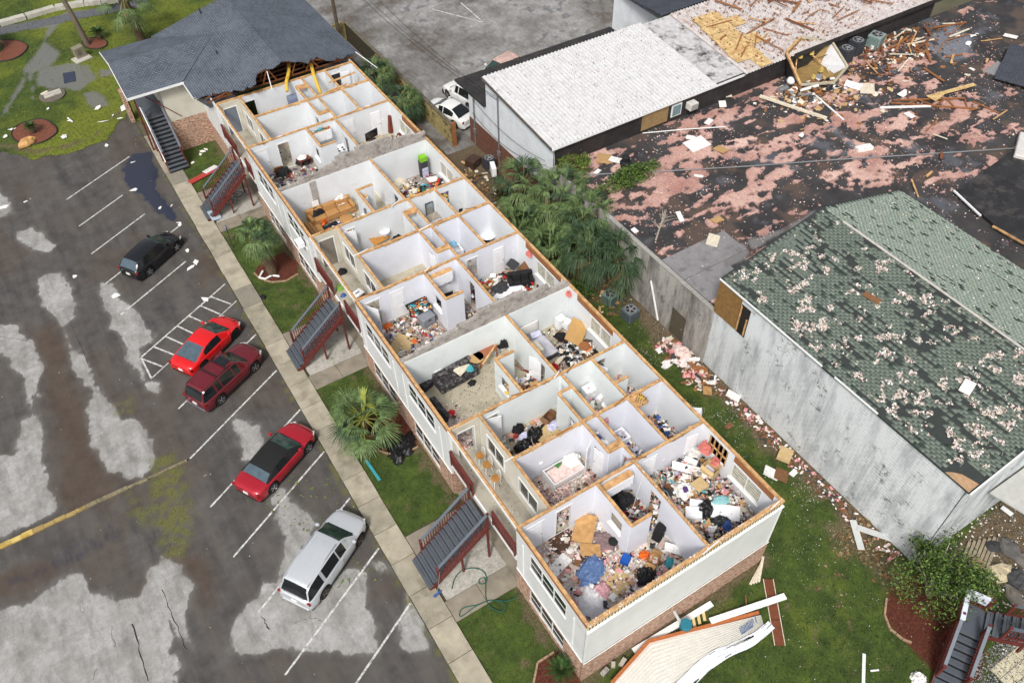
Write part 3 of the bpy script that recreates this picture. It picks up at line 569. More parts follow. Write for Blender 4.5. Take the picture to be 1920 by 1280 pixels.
# ============================================================ STAIRS with landings rails
TREAD = M('stair_tread_slate', S(86,92,100), var=.14, s=4, rough=.6, dirt=S(70,74,78), dirtamt=.6, ds=2)
REDW = M('stair_oxblood_paint', S(104,48,44), var=.2, s=5, rough=.55, dirt=S(70,40,36), dirtamt=.6, ds=2)
RAILG = M('rail_slate', S(98,106,116), var=.12, s=4, rough=.5)
def post_mesh(h, w=.09):
    b = MB().box(-w/2, w/2, -w/2, w/2, 0, h).ob((0,0,h+.012), (w+.03, w+.03, .03)); me = bpy.data.meshes.new('post'); me.from_pydata(b.v, [], b.f); me.materials.append(REDW); return me
balm = bpy.data.meshes.new('baluster'); _b = MB().box(-.019, .019, -.019, .019, 0, .84); balm.from_pydata(_b.v, [], _b.f); balm.materials.append(REDW)
POST = post_mesh(1.1)
def rail_run(t, p, q, n, z_off=.95, cap=RAILG, posts=(True, True)):
    """top rail, bottom rail, balusters between two foot points (local)"""
    p = Vector(p); q = Vector(q)
    MB().bar(p+Vector((0,0,z_off)), q+Vector((0,0,z_off)), .14, .045).build('top_rail', cap, t)
    MB().bar(p+Vector((0,0,.1)), q+Vector((0,0,.1)), .05, .09).build('bottom_rail', REDW, t)
    for i in range(n):
        c = p.lerp(q, (i+.5)/n); child(t, 'baluster', balm, (c.x, c.y, c.z+.1))
    for f, c in zip(posts, (p, q)):
        if f: child(t, 'post', POST, (c.x, c.y, c.z-.08))
def staircase(label, loc, rz, steps, run, rise, width, x_rails=True):
    """climbs along +X from local origin; width along Y"""
    t = thing('staircase', label, 'staircase', loc, rz, 'outdoor stairs of the apartments')
    dx, dz = run/steps, rise/steps; me = bpy.data.meshes.new('tread'); b = MB()
    for k in range(2): b.box(k*(dx+.01)/2, (k+1)*(dx+.01)/2-.014, 0, width, -.04, 0)
    me.from_pydata(b.v, [], b.f); me.materials.append(TREAD); rme = bpy.data.meshes.new('riser'); b = MB().box(0, .02, .01, width-.01, -dz+.001, -.04); rme.from_pydata(b.v, [], b.f); rme.materials.append(M('riser_painted_shade', S(26,28,31), var=.15, s=4))  # near-black riser colour paints in the shade of gaps between treads
    for i in range(steps):
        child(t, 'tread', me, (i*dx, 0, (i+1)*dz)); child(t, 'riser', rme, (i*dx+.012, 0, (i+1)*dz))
    for yy in (-.03, width+.03):
        MB().bar((.1, yy, -.02), (run, yy, rise-.16), .045, .26).build('stringer', REDW, t)
    nb = int(run/.16)
    for yy in (.02, width-.02): rail_run(t, (dx*2.2, yy, dz*2.6), (run, yy, rise), nb)
    for fx in (.55,):
        for yy in (-.02, width+.02):
            z = rise*fx; MB().box(run*fx-.05, run*fx+.05, yy-.05, yy+.05, 0, z-.1).build('support_post', REDW, t)
            MB().box(run-.12, run-.02, yy-.05, yy+.05, 0, rise-.1).build('support_post', REDW, t)
    return t
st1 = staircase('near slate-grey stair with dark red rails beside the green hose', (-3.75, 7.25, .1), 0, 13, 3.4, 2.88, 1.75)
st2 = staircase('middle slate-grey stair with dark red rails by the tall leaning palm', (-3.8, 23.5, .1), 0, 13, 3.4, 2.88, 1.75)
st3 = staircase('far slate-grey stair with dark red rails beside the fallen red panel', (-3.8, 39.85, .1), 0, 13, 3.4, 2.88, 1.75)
for i, (a, m, b_) in enumerate(MIDS):
    ys, ye = (7.25, 9.0) if i == 0 else ((23.5, 25.25) if i == 1 else (39.85, 41.6))
    for (p, q, w_) in ((a+.15, ys-.05, 'nearer'), (ye+.05, b_-.15, 'farther')):
        r = thing('landing_railing', 'dark red landing railing on the %s side of the %s stair' % (w_, ('near', 'middle', 'far')[i]), 'railing', (-.1, p, 3.0))
        rail_run(r, (0, 0, 0), (0, q-p, 0), int((q-p)/.13), cap=REDW)

# ============================================================ SHINGLED END OF THE APARTMENT ROOF
def shingle_mat(name, c1, c2, dark, wx=.3, wy=.16, axis=0):
    m, nt, b = base_mat(name, .8); p = pos(nt); sp = _n(nt, 'ShaderNodeSeparateXYZ'); nt.links.new(p, sp.inputs[0])
    cb = _n(nt, 'ShaderNodeCombineXYZ'); nt.links.new(sp.outputs[1-axis], cb.inputs[0]); nt.links.new(sp.outputs[axis], cb.inputs[1])
    t = _n(nt, 'ShaderNodeTexBrick'); t.inputs['Scale'].default_value = 1.; t.inputs['Brick Width'].default_value = wx; t.inputs['Row Height'].default_value = wy; t.inputs['Mortar Size'].default_value = .022; t.inputs['Mortar Smooth'].default_value = .3
    t.inputs['Color1'].default_value = (*c1, 1); t.inputs['Color2'].default_value = (*c2, 1); t.inputs['Mortar'].default_value = (*dark, 1); nt.links.new(cb.outputs[0], t.inputs['Vector'])  # dark slot colour paints in the shadow under each shingle edge
    c = mix(nt, .5, t.outputs['Color'], ramp(nt, noise(nt, p, 9, 4, .7), [(.25, .5), (.75, 1.4)]), 'MULTIPLY')
    c = mix(nt, ramp(nt, noise(nt, p, .5, 4), [(.4, 0), (.7, .35)]), c, tuple(q*1.25 for q in c2)); nt.links.new(c, b.inputs['Base Color']); bump(nt, b, t.outputs['Fac'], -.5, .02); MATS[name] = m; return m
SHY = shingle_mat('slate_blue_shingles', S(84,91,102), S(104,111,121), S(40,44,52), axis=0)
SHX = shingle_mat('slate_blue_shingles_gable', S(84,91,102), S(104,111,121), S(40,44,52), axis=1)
RK, RZ, SL = 5.2, 7.1, .248
fz = lambda x: RZ-SL*abs(x-RK)
rf = MB()
def slab(b, pts, zf, th=.07):
    n = len(pts); b.add([(x,y,zf(x,y)) for x,y in pts]+[(x,y,zf(x,y)-th) for x,y in pts], [tuple(range(n)), tuple(range(n,2*n))[::-1]]+[((i+1)%n,i,n+i,n+(i+1)%n) for i in range(n)]); return b
def jag(pts, amp=.26, step=.3, seed=1):
    random.seed(seed); out = []
    for (x0,y0),(x1,y1) in zip(pts, pts[1:]):
        n = max(1, int(math.hypot(x1-x0, y1-y0)/step))
        for i in range(n): out.append((x0+(x1-x0)*i/n+random.uniform(-amp,amp)*.5, y0+(y1-y0)*i/n+random.uniform(-amp,amp)))
    return out+[pts[-1]]
torn_f = jag([(-.5,46.2),(.6,45.6),(1.7,44.5),(2.9,44.2),(3.46,45.01),(4.05,45.04),(5.2,44.9)], seed=3)
torn_r = jag([(5.2,44.9),(6.2,45.0),(7.01,44.74),(7.6,45.25),(8.2,45.3),(8.57,44.98),(9.97,45.1),(11.5,45.75)], seed=5)
roof = slab(MB(), [(-1.05,46.5)]+torn_f+[(5.2,57.2),(-1.05,57.2)], lambda x,y: fz(x)).build('roof', SHY, apt)
slab(MB(), torn_r+[(11.5,57.2),(5.2,57.2)], lambda x,y: fz(x)).build('roof', SHY, apt)
MB().bar((5.2,45.0,RZ+.02),(5.2,57.2,RZ+.02),.3,.03).build('ridge_cap', SHX, roof)
GZ = lambda x,y: 6.5-.228*abs(y-52.9)
slab(MB(), [(-5.1,48.95),(-1.06,48.95),(-1.06,49.0),(2.75,52.9),(-5.1,52.9)], lambda x,y: GZ(x,y)+.012).build('gable_roof', SHX, apt)
slab(MB(), [(-5.1,52.9),(2.75,52.9),(-1.06,56.85),(-5.1,56.85)], lambda x,y: GZ(x,y)+.012).build('gable_roof', SHX, apt)
for p, q in (((-5.12,48.93,5.55),(-1.0,48.93,5.55)), ((-1.09,46.5,5.5),(-1.09,48.9,5.5)), ((-5.13,48.9,5.56),(-5.13,52.9,6.46)), ((-5.13,52.9,6.46),(-5.13,56.85,5.56))): MB().bar(p, q, .04, .17).build('fascia', WTRIM, apt)
MB().bar((-1.0,46.5,5.5),(1.9,46.75,5.62),.05,.16).build('torn_fascia', WTRIM, apt)
b = MB(); b.add([(-.9,46.5,5.4),(.3,46.6,5.5),(1.9,45.2,5.75),(1.2,44.9,5.55),(.4,45.2,5.35),(-.3,45.6,5.0)], [(0,1,2,3,4,5)]); b.add([(-.9,46.5,5.36),(.3,46.6,5.46),(1.9,45.2,5.71),(1.2,44.9,5.51),(.4,45.2,5.31),(-.3,45.6,4.96)], [(5,4,3,2,1,0)]); b.build('hanging_underlayment', M('black_underlayment', S(56,57,60), var=.3, s=3), apt)
MB().lathe((3.0,56.5,fz(3.0)), [(.06,0),(.06,.35),(.075,.36),(.075,.42)], 10).build('vent_pipe', M('pipe_dark', S(60,62,66)), apt)
MB().lathe((2.1,50.1,fz(2.1)), [(.05,0),(.05,.3),(.06,.31)], 10).build('vent_pipe', M('pipe_dark', S(60,62,66)), apt)
TRUSS = M('truss_wood', S(120,72,44), var=.25, s=4, bmp=.2)
for yy in (45.3, 45.9, 46.5, 47.1):
    for x in np.arange(.4, 10.2, 1.1):
        b = MB(); x2 = x+.55*(1 if (int(x*3) % 2) else -1)
        b.bar((x, yy, 5.62), (x2, yy+.02, min(fz(x2), 9)-.14), .045, .09); b.build('truss_web', TRUSS, apt)
    MB().bar((0,yy,5.66),(W,yy,5.66),.045,.1).build('truss_chord', TRUSS, apt)
    for s in (-1, 1): MB().bar((RK,yy,RZ-.14),(RK+s*5.6,yy,fz(RK+s*5.6)-.14),.045,.1).build('rafter', TRUSS, apt)
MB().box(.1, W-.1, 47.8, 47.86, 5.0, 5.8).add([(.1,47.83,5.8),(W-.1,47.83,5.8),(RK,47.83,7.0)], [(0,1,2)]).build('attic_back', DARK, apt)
YEL = M('yellow_duct', S(206,160,44), var=.2, s=4, col2=S(224,190,80), dirt=S(150,104,30), dirtamt=.8, ds=4, bmp=.4, bs=20)
def duct(pts, r=.13):
    v = [Vector(p) for p in pts]; q = []
    for i in range(len(v)-1):
        for t in np.linspace(0, 1, 8, endpoint=False): q.append(v[i].lerp(v[i+1], t))
    q.append(v[-1]); MB().tube(q, [r*(1.06 if k % 2 else .93) for k in range(len(q))], 12).build('flexible_duct', YEL, apt, smooth=True)
duct([(6.2,46.3,6.1),(5.75,45.3,5.95),(5.2,44.5,5.75),(4.95,44.0,5.35)]); duct([(7.6,46.4,6.1),(7.55,45.4,5.95),(7.25,44.3,5.75),(7.1,43.3,5.2),(7.1,43.1,4.9)])
MB().bar((4.0,44.3,5.7),(4.2,45.2,6.6),.05,.05).build('vent_pipe', WTRIM, apt); MB().bar((11.3,45.9,5.6),(11.8,43.2,5.4),.05,.04).build('torn_trim', WTRIM, apt)
b = MB(); b.ob((8.9,43.0,5.66),(2.2,.16,.05),(0,0,.12)); b.ob((8.0,41.9,5.66),(1.6,.14,.05),(0,0,.1)); b.build('loose_plate', LUM, apt)
# walls below the remaining roof, forward wing by the gable stair
wall_mb(-.03,44.85,-.03,56.8,1.95,5.5,.08,[(47,48.4,3.8,4.9)]).build('siding', SIDE, apt); wall_mb(-.045,44.85,-.045,56.8,0,1.93,.11).build('brick_veneer', BRICK, apt)
MB().box(-2.75,-.08,49.45,49.53,2.6,5.5).build('siding', SIDEC, apt); MB().box(-2.78,-.08,49.42,49.55,0,2.58).build('brick_veneer', BRICK, apt)
MB().box(-2.8,-2.7,49.55,56.5,0,5.4).build('siding', SIDEC, apt); MB().box(-4.4,-2.8,50.4,54,2.8,3.0).build('landing', TREAD, apt)
for yy in (50.6, 56.4): MB().box(-4.62,-4.5,yy-.06,yy+.06,0,5.45).build('porch_post', REDW, apt)
MB().box(-4.95,-4.65,55.6,56.5,0,2.6).build('brick_pier', BRICK, apt)
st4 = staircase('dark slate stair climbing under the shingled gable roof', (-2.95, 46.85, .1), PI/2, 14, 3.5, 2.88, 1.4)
MB().bar((-4.4,47.0,1.1),(-4.4,50.3,4.0),.06,.06).build('hand_rail', WTRIM, apt); MB().bar((-4.3,50.5,5.2),(-2.0,48.4,3.4),.05,.05).build('porch_brace', REDW, apt)
b = MB()
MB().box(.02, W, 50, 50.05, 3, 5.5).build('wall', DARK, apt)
# ============================================================ BLOCK FENCE behind the building
YBLK = M('mossy_tan_block', S(168,152,104), var=.22, s=3, bmp=.5, bs=40, dirt=S(66,60,44), dirtamt=1., ds=1.7)
fence = thing('block_wall', 'mossy tan concrete block wall behind the palms and white sedan', 'wall')
MB().box(15.16, 15.30, 38.4, 58, 0, 1.82).build('core', M('dark_mortar', S(70,64,50), var=.3, s=4), fence)
fb = bpy.data.meshes.new('fence_block'); _b = MB().ob((0,0,0),(.2,.385,.188)); fb.from_pydata(_b.v, [], _b.f); fb.materials.append(YBLK); random.seed(9)
for r in range(9):
    yy = 38.6+(.2 if r % 2 else 0)
    for k in range(33 if r else 33):
        if random.random() < .06: continue
        child(fence, 'block', fb, (15.23+random.uniform(-.012,.012), yy+k*.4, .1+r*.2))
MB().box(15.08, 15.38, 38.4, 58, 1.825, 1.9).build('coping', M('dark_coping', S(104,98,84), var=.3, s=4, bmp=.4, dirt=S(60,56,46), dirtamt=.9), fence)
MB().box(15.08,15.4,38.2,38.38,0,2.15).build('end_post', LUMD, fence); MB().box(13.6,15.1,57.8,58,0,1.9).build('return_wall', YBLK, fence)
# ============================================================ WHITE METAL-ROOFED BUILDING
def ext(name, label): return thing(name, label, 'building')
BRK2 = brick_mat('rear_building_brick', S(104,62,48), S(84,50,40), S(126,84,66), S(96,84,74))
wb = ext('metal_roof_building', 'white painted building with ribbed white metal roof and brick base')
WPNT = M('white_painted_wall', S(218,222,226), var=.06, s=1.2, dirt=S(176,180,182), dirtamt=.6, ds=.9)
MROOF = M('white_metal_roof', S(214,214,214), var=.05, s=1.5, rough=.45, metal=.15, dirt=S(172,160,156), dirtamt=.6, ds=2.2)
BLK = M('black_membrane', S(48,46,46), var=.25, s=1.5, rough=.6, dirt=S(84,78,74), dirtamt=.6, ds=1.2)
mz = lambda y: 5.9+(y-27)*(.85/8.7)
b = MB(); b.add([(16.7,27.1,2.2),(16.7,35.7,2.2),(16.7,35.7,6.7),(16.7,27.1,5.85),(16.9,27.1,2.2),(16.9,35.7,2.2),(16.9,35.7,6.7),(16.9,27.1,5.85)], [(0,3,2,1),(4,5,6,7),(3,7,6,2),(0,1,5,4)]); b.box(16.7,16.9,35.72,38.3,2.2,4.4); b.build('painted_wall', WPNT, wb)
MB().box(16.68,16.95,27.1,38.3,0,2.18).build('brick_base', BRK2, wb)
MB().box(16.9,54,27.08,27.2,3.5,5.8).build('rear_wall', BLK, wb); MB().box(16.9,54,35.6,35.7,4,6.6).build('ridge_wall', BLK, wb); MB().box(30.4,30.5,27.2,35.6,3,5.8).build('cross_wall', BLK, wb)
slab(MB(), [(16.5,35.72),(31,35.72),(31,40),(16.5,40)], lambda x,y: 4.5, .15).build('flat_roof', BLK, wb)
MB().box(16.9,31,38.2,38.3,0,4.3).build('far_wall', WPNT, wb)
def ribbed(x0, x1, parent, y0=26.9, y1=35.75, mat=MROOF, step=.9, seed=1, zo=0):
    x = x0
    while x < x1-.05:
        e = min(x+step, x1); b = MB(); n = 3; wv = (e-x)/n; prof = []
        for i in range(n):
            xa = x+i*wv; prof += [(xa,.0),(xa+wv*.55,.0),(xa+wv*.66,.07),(xa+wv*.86,.07)]
        prof.append((e-.004,0)); vs = []
        for (xx, h) in prof: vs += [(xx,y0,mz(y0)+h+zo),(xx,y1,mz(y1)+h+zo)]
        b.add(vs, [(2*i,2*i+2,2*i+3,2*i+1) for i in range(len(prof)-1)]); b.build('roof_panel', mat, parent); x = e
ribbed(16.45, 30.5, wb); MB().bar((16.42,26.9,5.86),(16.42,35.75,6.7),.06,.2).build('rake_trim', M('dark_rake', S(96,92,86), var=.3, s=4), wb); MB().bar((16.45,26.87,5.84),(33,26.87,5.84),.05,.16).build('eave_trim', WTRIM, wb)
PLYW = M('bare_plywood', S(190,158,106), var=.2, s=2.5, col2=S(210,182,132), dirt=S(158,112,62), dirtamt=.6, ds=2)
b = slab(MB(), [(30.55,26.95),(33.3,26.9),(34.8,35.7),(30.55,35.7)], lambda x,y: mz(y)-.14, .05); b.build('torn_membrane', M('torn_white_membrane', S(190,188,188), var=.2, s=3, dirt=S(52,46,44), dirtamt=1.6, ds=.9), wb)
random.seed(12)
for i in range(3):
    for j in range(7):
        if (i, j) in ((0, 6), (2, 0), (2, 1), (2, 5), (2, 6), (2, 3), (0, 0), (1, 6)): continue
        xa = 33.4+i*1.25+j*.16; MB().ob((xa+.6, 27.5+j*1.22, mz(27.5+j*1.22)+.03+random.uniform(0,.02)),(1.2,1.19,.03),(.097,0,random.uniform(-.03,.03))).build('plywood_sheet', PLYW, wb)
ribbed(33.3, 56, wb, y0=26.9, y1=35.7, zo=-.08, mat=M('stained_metal_roof', S(196,190,188), var=.12, s=2, rough=.5, dirt=S(150,106,94), dirtamt=.9, ds=1.6))
MB().bar((38,26.85,5.8),(56,26.85,5.8),.08,.35).build('black_parapet', BLK, wb)
# window and wall air conditioner under the eave
w_ = MB().box(26.6,27.5,27.0,27.06,4.55,5.5).build('window', M('rear_window_frame', S(226,228,228)), wb); MB().box(26.7,27.4,26.97,26.99,4.65,5.4).build('pane', M('teal_glass', S(110,138,146), rough=.15, spec=.6), w_)
MB().box(24.0,26.3,27.02,27.07,4.4,5.7).build('plywood_cover', M('weathered_ply', S(150,124,86), var=.2, s=3), wb)
u = tag(MB().box(27.9,28.6,26.5,27.05,4.85,5.35).build('window_air_conditioner', M('ac_offwhite', S(206,204,198), var=.06), bevel=.02), 'small off-white window air conditioner under the metal roof eave', 'air conditioner')
for k in range(6): MB().box(27.95,28.55,26.485,26.498,4.9+k*.07,4.93+k*.07).build('louver', M('louver_grey', S(120,120,118)), u)
# dark shingled roof corner beyond
dr = ext('dark_shingle_building', 'dark slate shingled roof beyond the metal roof at the top'); slab(MB(), [(32.5,35.75),(48,35.75),(46,44),(34.2,44)], lambda x,y: 6.8-.2*(y-36), .1).build('roof', shingle_mat('charcoal_shingles', S(66,70,80), S(78,82,92), S(40,42,50), axis=1), dr); MB().box(34.3,46,36,43.8,0,5.1).build('painted_wall', WPNT, dr)
# ============================================================ LOW BLACK FLAT-ROOFED BUILDING
FR = 4.2
fr = ext('flat_roof_building', 'long whitewashed block building with black flat roof covered in pink insulation')
def flat_fn(nt, b, p, pink, water, brown, grey):
    f = noise(nt, p, 10, 6, .75); m_ = noise(nt, p, .6, 6)
    c = mix(nt, ramp(nt, m_, [(.3, 0), (.7, 1)]), S(46,44,46), S(72,70,70)); c = mix(nt, brown, c, S(96,80,70)); c = mix(nt, grey, c, mix(nt, f, S(112,110,112), S(150,148,148)))
    pink = ramp(nt, math_n(nt, 'ADD', math_n(nt, 'MULTIPLY', pink, .8), math_n(nt, 'MULTIPLY', math_n(nt, 'SUBTRACT', noise(nt, p, 8, 9, .85), .5), 1.3)), [(.46, 0), (.56, 1)])
    c = mix(nt, pink, c, mix(nt, ramp(nt, f, [(.3, 0), (.7, 1)]), S(138,98,92), S(190,156,146))); c = mix(nt, water, c, S(120,124,134)); nt.links.new(c, b.inputs['Base Color'])  # standing water; its pale sheen is put into the colour
    nt.links.new(math_n(nt, 'SUBTRACT', .75, math_n(nt, 'MULTIPLY', water, .65)), b.inputs['Roughness']); bump(nt, b, f, .3, .02)
FLAT = sheet_mat('flat_roof_membrane', flat_fn)
GREY1 = [[(17.14,15.17),(18.42,15.25),(22.21,14.66),(21.81,13.78),(18.98,13.25),(16.92,13.19)], [(22.41,14.72),(25.02,14.40),(28.21,14.55),(27.39,14.06),(22.01,13.84)], [(50.13,25.06),(54.61,25.38),(54.28,22.85),(50.93,21.01),(49.67,21.85),(49.64,23.69)], [(35.00,20.90),(35.87,20.61),(35.62,18.74),(35.34,17.25),(34.72,17.39)]]
def pink_f(X, Y):
    """how thickly the blown insulation lies (0..1)"""
    wx = X+2.2*(fbm(X, Y, .35, 91, 3)-.5); wy = Y+2.2*(fbm(X, Y, .35, 95, 3)-.5)
    n = fbm(wx*.5, wy*1.5, .7, 51, 6); n2 = fbm(X, Y, 3.1, 57, 4); n3 = fbm(X*.6, Y*1.4, 1.7, 58, 4)
    zone = .07*sm(Y, 13, 19)+.03*sm(22-np.abs(X-33), 0, 12)-.10*sm(X, 44, 56)-.16*sm(12.5-Y, 0, 3)-.1*sm(17.3-X, 0, .5)
    k = .62*n+.38*n3+.22*(n2-.5)+zone
    for p in GREY1[:2]: k = k-.25*sm(inside(X, Y, p), -.3, .3)
    return sm(k, .545, .67)
def flat_mask(X, Y):
    g = np.max([sm(inside(X, Y, p)+(fbm(X, Y, 1.2, 3)-.5)*.5, -.05, .15) for p in GREY1[:2]], 0)*.8; n = fbm(X, Y, .6, 71, 5)
    w = np.max([sm(inside(X, Y, p)+(fbm(X, Y, .7, 5)-.5)*1.4, -.2, .5) for p in GREY1[2:]], 0)*.85
    return pink_f(X, Y)*.95, np.maximum(w, .35*sm(n, .62, .74)), .7*sm(1-n, .56, .7), g
X, Y, F = grid(16.75, 66, -8, 27.1, .16)
ok = ((Y > 11.1) | (X > 30.3)); F = F[ok[F].all(1)]
pass_ = link('roof_membrane', npmesh('roof_membrane', np.stack([X, Y, X*0+FR], 1), F, FLAT, attr=np.stack(flat_mask(X, Y), 1)), fr)
# tufts of insulation as low fluffy relief
X, Y, F = grid(16.9, 60, 0, 27, .12); k = pink_f(X, Y)*(.55+.8*fbm(X, Y, 4.5, 87, 3)); n = fbm(X, Y, 6., 88, 3)
Z = FR-.012+k*(.012+.055*n); ok = ((Y > 11.15) | (X > 30.4)); F = F[(k[F].min(1) > .62) & ok[F].all(1)]
PINK = M('pink_insulation', S(178,122,112), var=.25, s=6, col2=S(208,160,148), bmp=.8, bs=30, rough=.95, spec=.1)
PINKP = M('pale_pink_insulation', S(214,186,178), var=.14, s=6, col2=S(228,208,202), bmp=.8, bs=30, rough=.95, spec=.1)
stuff(tag(link('insulation', npmesh('insulation', np.stack([X, Y, Z], 1), F, M('drifted_insulation', S(172,120,110), var=.12, s=.2, col2=S(210,180,168), dirt=S(112,80,74), dirtamt=1., ds=7, bmp=.8, bs=30, rough=.95, spec=.1))), 'blown pink insulation drifted across the black flat roof', 'insulation'))
# whitewashed block wall along the yard
def wash_mat(name, base, dk, sc_=1.):
    m, nt, b = base_mat(name, .85); p = pos(nt); sp = _n(nt, 'ShaderNodeSeparateXYZ'); nt.links.new(p, sp.inputs[0])
    cb = _n(nt, 'ShaderNodeCombineXYZ'); nt.links.new(math_n(nt, 'ADD', sp.outputs[0], sp.outputs[1]), cb.inputs[0]); nt.links.new(sp.outputs[2], cb.inputs[1])
    t = _n(nt, 'ShaderNodeTexBrick'); t.inputs['Scale'].default_value = 1; t.inputs['Brick Width'].default_value = .4; t.inputs['Row Height'].default_value = .2; t.inputs['Mortar Size'].default_value = .008; nt.links.new(cb.outputs[0], t.inputs['Vector'])
    st = _n(nt, 'ShaderNodeVectorMath', operation='MULTIPLY'); st.inputs[1].default_value = (1.5, 1.5, .35); nt.links.new(p, st.inputs[0])
    stain = ramp(nt, noise(nt, st.outputs[0], .9, 8, .72), [(.44, 0), (.7, 1.)]); c = mix(nt, stain, base, dk)
    patch = ramp(nt, noise(nt, p, .8, 8, .7), [(.56, 0), (.64, .9)]); line = math_n(nt, 'MULTIPLY', t.outputs['Fac'], ramp(nt, noise(nt, p, .5, 4), [(.4, .12), (.6, .6)]))
    c = mix(nt, math_n(nt, 'MULTIPLY', patch, ramp(nt, noise(nt, p, 6, 4), [(.45, 0), (.6, 1)])), c, S(100,98,92)); c = mix(nt, line, c, S(84,82,80)); nt.links.new(c, b.inputs['Base Color']); bump(nt, b, t.outputs['Fac'], -.35, .012); MATS[name] = m; return m
WASH = wash_mat('whitewashed_block', S(220,224,226), S(160,166,170)); WASHD = wash_mat('mildewed_block', S(178,174,168), S(82,76,72))
wall_mb(16.72,11.15,16.72,27.1,0,FR+.1,.2,[(13.0,14.3,0,2.1)]).build('block_wall', WASHD, fr); MB().box(16.6,16.86,11.2,27.05,FR+.1,FR+.17).build('parapet_cap', M('parapet_grey', S(160,158,152), var=.15, s=3, dirt=S(96,92,86), dirtamt=.8), fr)
d = MB().box(16.66,16.7,13.05,14.25,.02,2.08).build('door', M('olive_steel_door', S(92,86,72), var=.1, s=2), fr); MB().ob((16.62,13.25,1.0),(.06,.06,.06)).build('handle', METAL, d)
MB().tube([(16.56,16.3,2.6),(16.56,15.2,.15)], .06, 8).build('white_drain_pipe', WTRIM, fr); MB().lathe((17.9,18.2,FR),[(.14,0),(.14,.3),(.17,.31),(.17,.36)],12).build('roof_vent', M('pipe_dark', (0,0,0)), fr)
for a, e in ((17.3,11.4),): MB().box(17.0,21.8,14.1,16.1,FR+.01,FR+.05).build('membrane_sheet', M('grey_roll_roofing', S(134,132,134), var=.15, s=2, dirt=S(86,82,80), dirtamt=.9), fr)
MB().box(17.0,20.0,12.0,14.05,FR+.012,FR+.055).build('membrane_sheet', M('grey_roll_roofing', (0,0,0)), fr)
cd = [(18.06,25.17,4.30), (22.04,22.93,4.32), (27.37,20.10,4.32), (32.56,17.53,4.32), (37.70,14.85,4.32), (43.73,11.73,4.32)]
tag(MB().tube(cd, .045, 8).build('roof_conduit', METAL), 'long grey conduit pipe running across the black flat roof', 'pipe')
cd2 = [(24.06,26.90,4.30), (26.60,25.67,4.35), (29.33,24.34,4.30)]
tag(MB().tube(cd2, .035, 8).build('roof_conduit', WTRIM), 'short pale conduit lying near the metal roof eave', 'pipe')
# ============================================================ GREEN SHINGLED BUILDING
gb = ext('green_roof_building', 'tall whitewashed building with storm-stripped green shingle roof')
ez = lambda x: 8.5-abs(x-23.6)*(1.75/6.9)
b = MB(); b.box(16.72,16.9,-4.15,11.15,0,6.68); b.build('block_wall', WASH, gb)
for yy, od in ((-4.2, (0,1,2,3,4)), (11.15, (4,3,2,1,0))): MB().add([(16.72,yy,0),(30.5,yy,0),(30.5,yy,6.7),(23.6,yy,8.45),(16.72,yy,6.7)], [od]).build('gable_wall', WASH, gb)
MB().box(30.35,30.5,-4.1,11.1,0,6.68).build('far_wall', WASH, gb)
MB().box(16.66,16.715,9.55,11.25,4.35,6.6).build('wood_panel', M('brown_wood_panel', S(136,104,62), var=.25, s=5, bmp=.4, bs=30), gb); MB().box(16.69,16.71,8.85,9.5,4.3,6.3).build('opening', DARK, gb); MB().box(16.64,16.7,8.9,8.98,4.4,5.6).build('jamb', LUM, gb); MB().box(16.64,16.69,9.42,9.49,4.4,6.2).build('jamb', LUM, gb)
UND = M('roof_underlayment', S(52,57,56), var=.2, s=4)
for s in (-1, 1):
    x1 = 23.6+s*6.98; slab(MB(), [(23.6,-4.35),(x1,-4.35),(x1,11.3),(23.6,11.3)] if s > 0 else [(x1,-4.35),(23.6,-4.35),(23.6,11.3),(x1,11.3)], lambda x,y: ez(x), .09).build('roof_deck', UND, gb)
SHG = M('green_shingle', S(92,101,93), var=.2, s=7, col2=S(110,120,110), rough=.9)
SHGL = M('green_shingle_pale', S(136,149,136), var=.18, s=7, col2=S(156,168,155), rough=.9)
SHGD = M('green_shingle_dark', S(60,72,66), var=.2, s=7, rough=.9)
random.seed(21); me0 = bpy.data.meshes.new('shingle'); _b = MB().box(-.085,.085,-.148,.148,0,.014); me0.from_pydata(_b.v, [], _b.f); me0.materials.append(SHG)
Vv, Ff, Mi, cnt = [], [], [], 0; ang = math.atan(1.75/6.9); run = 0
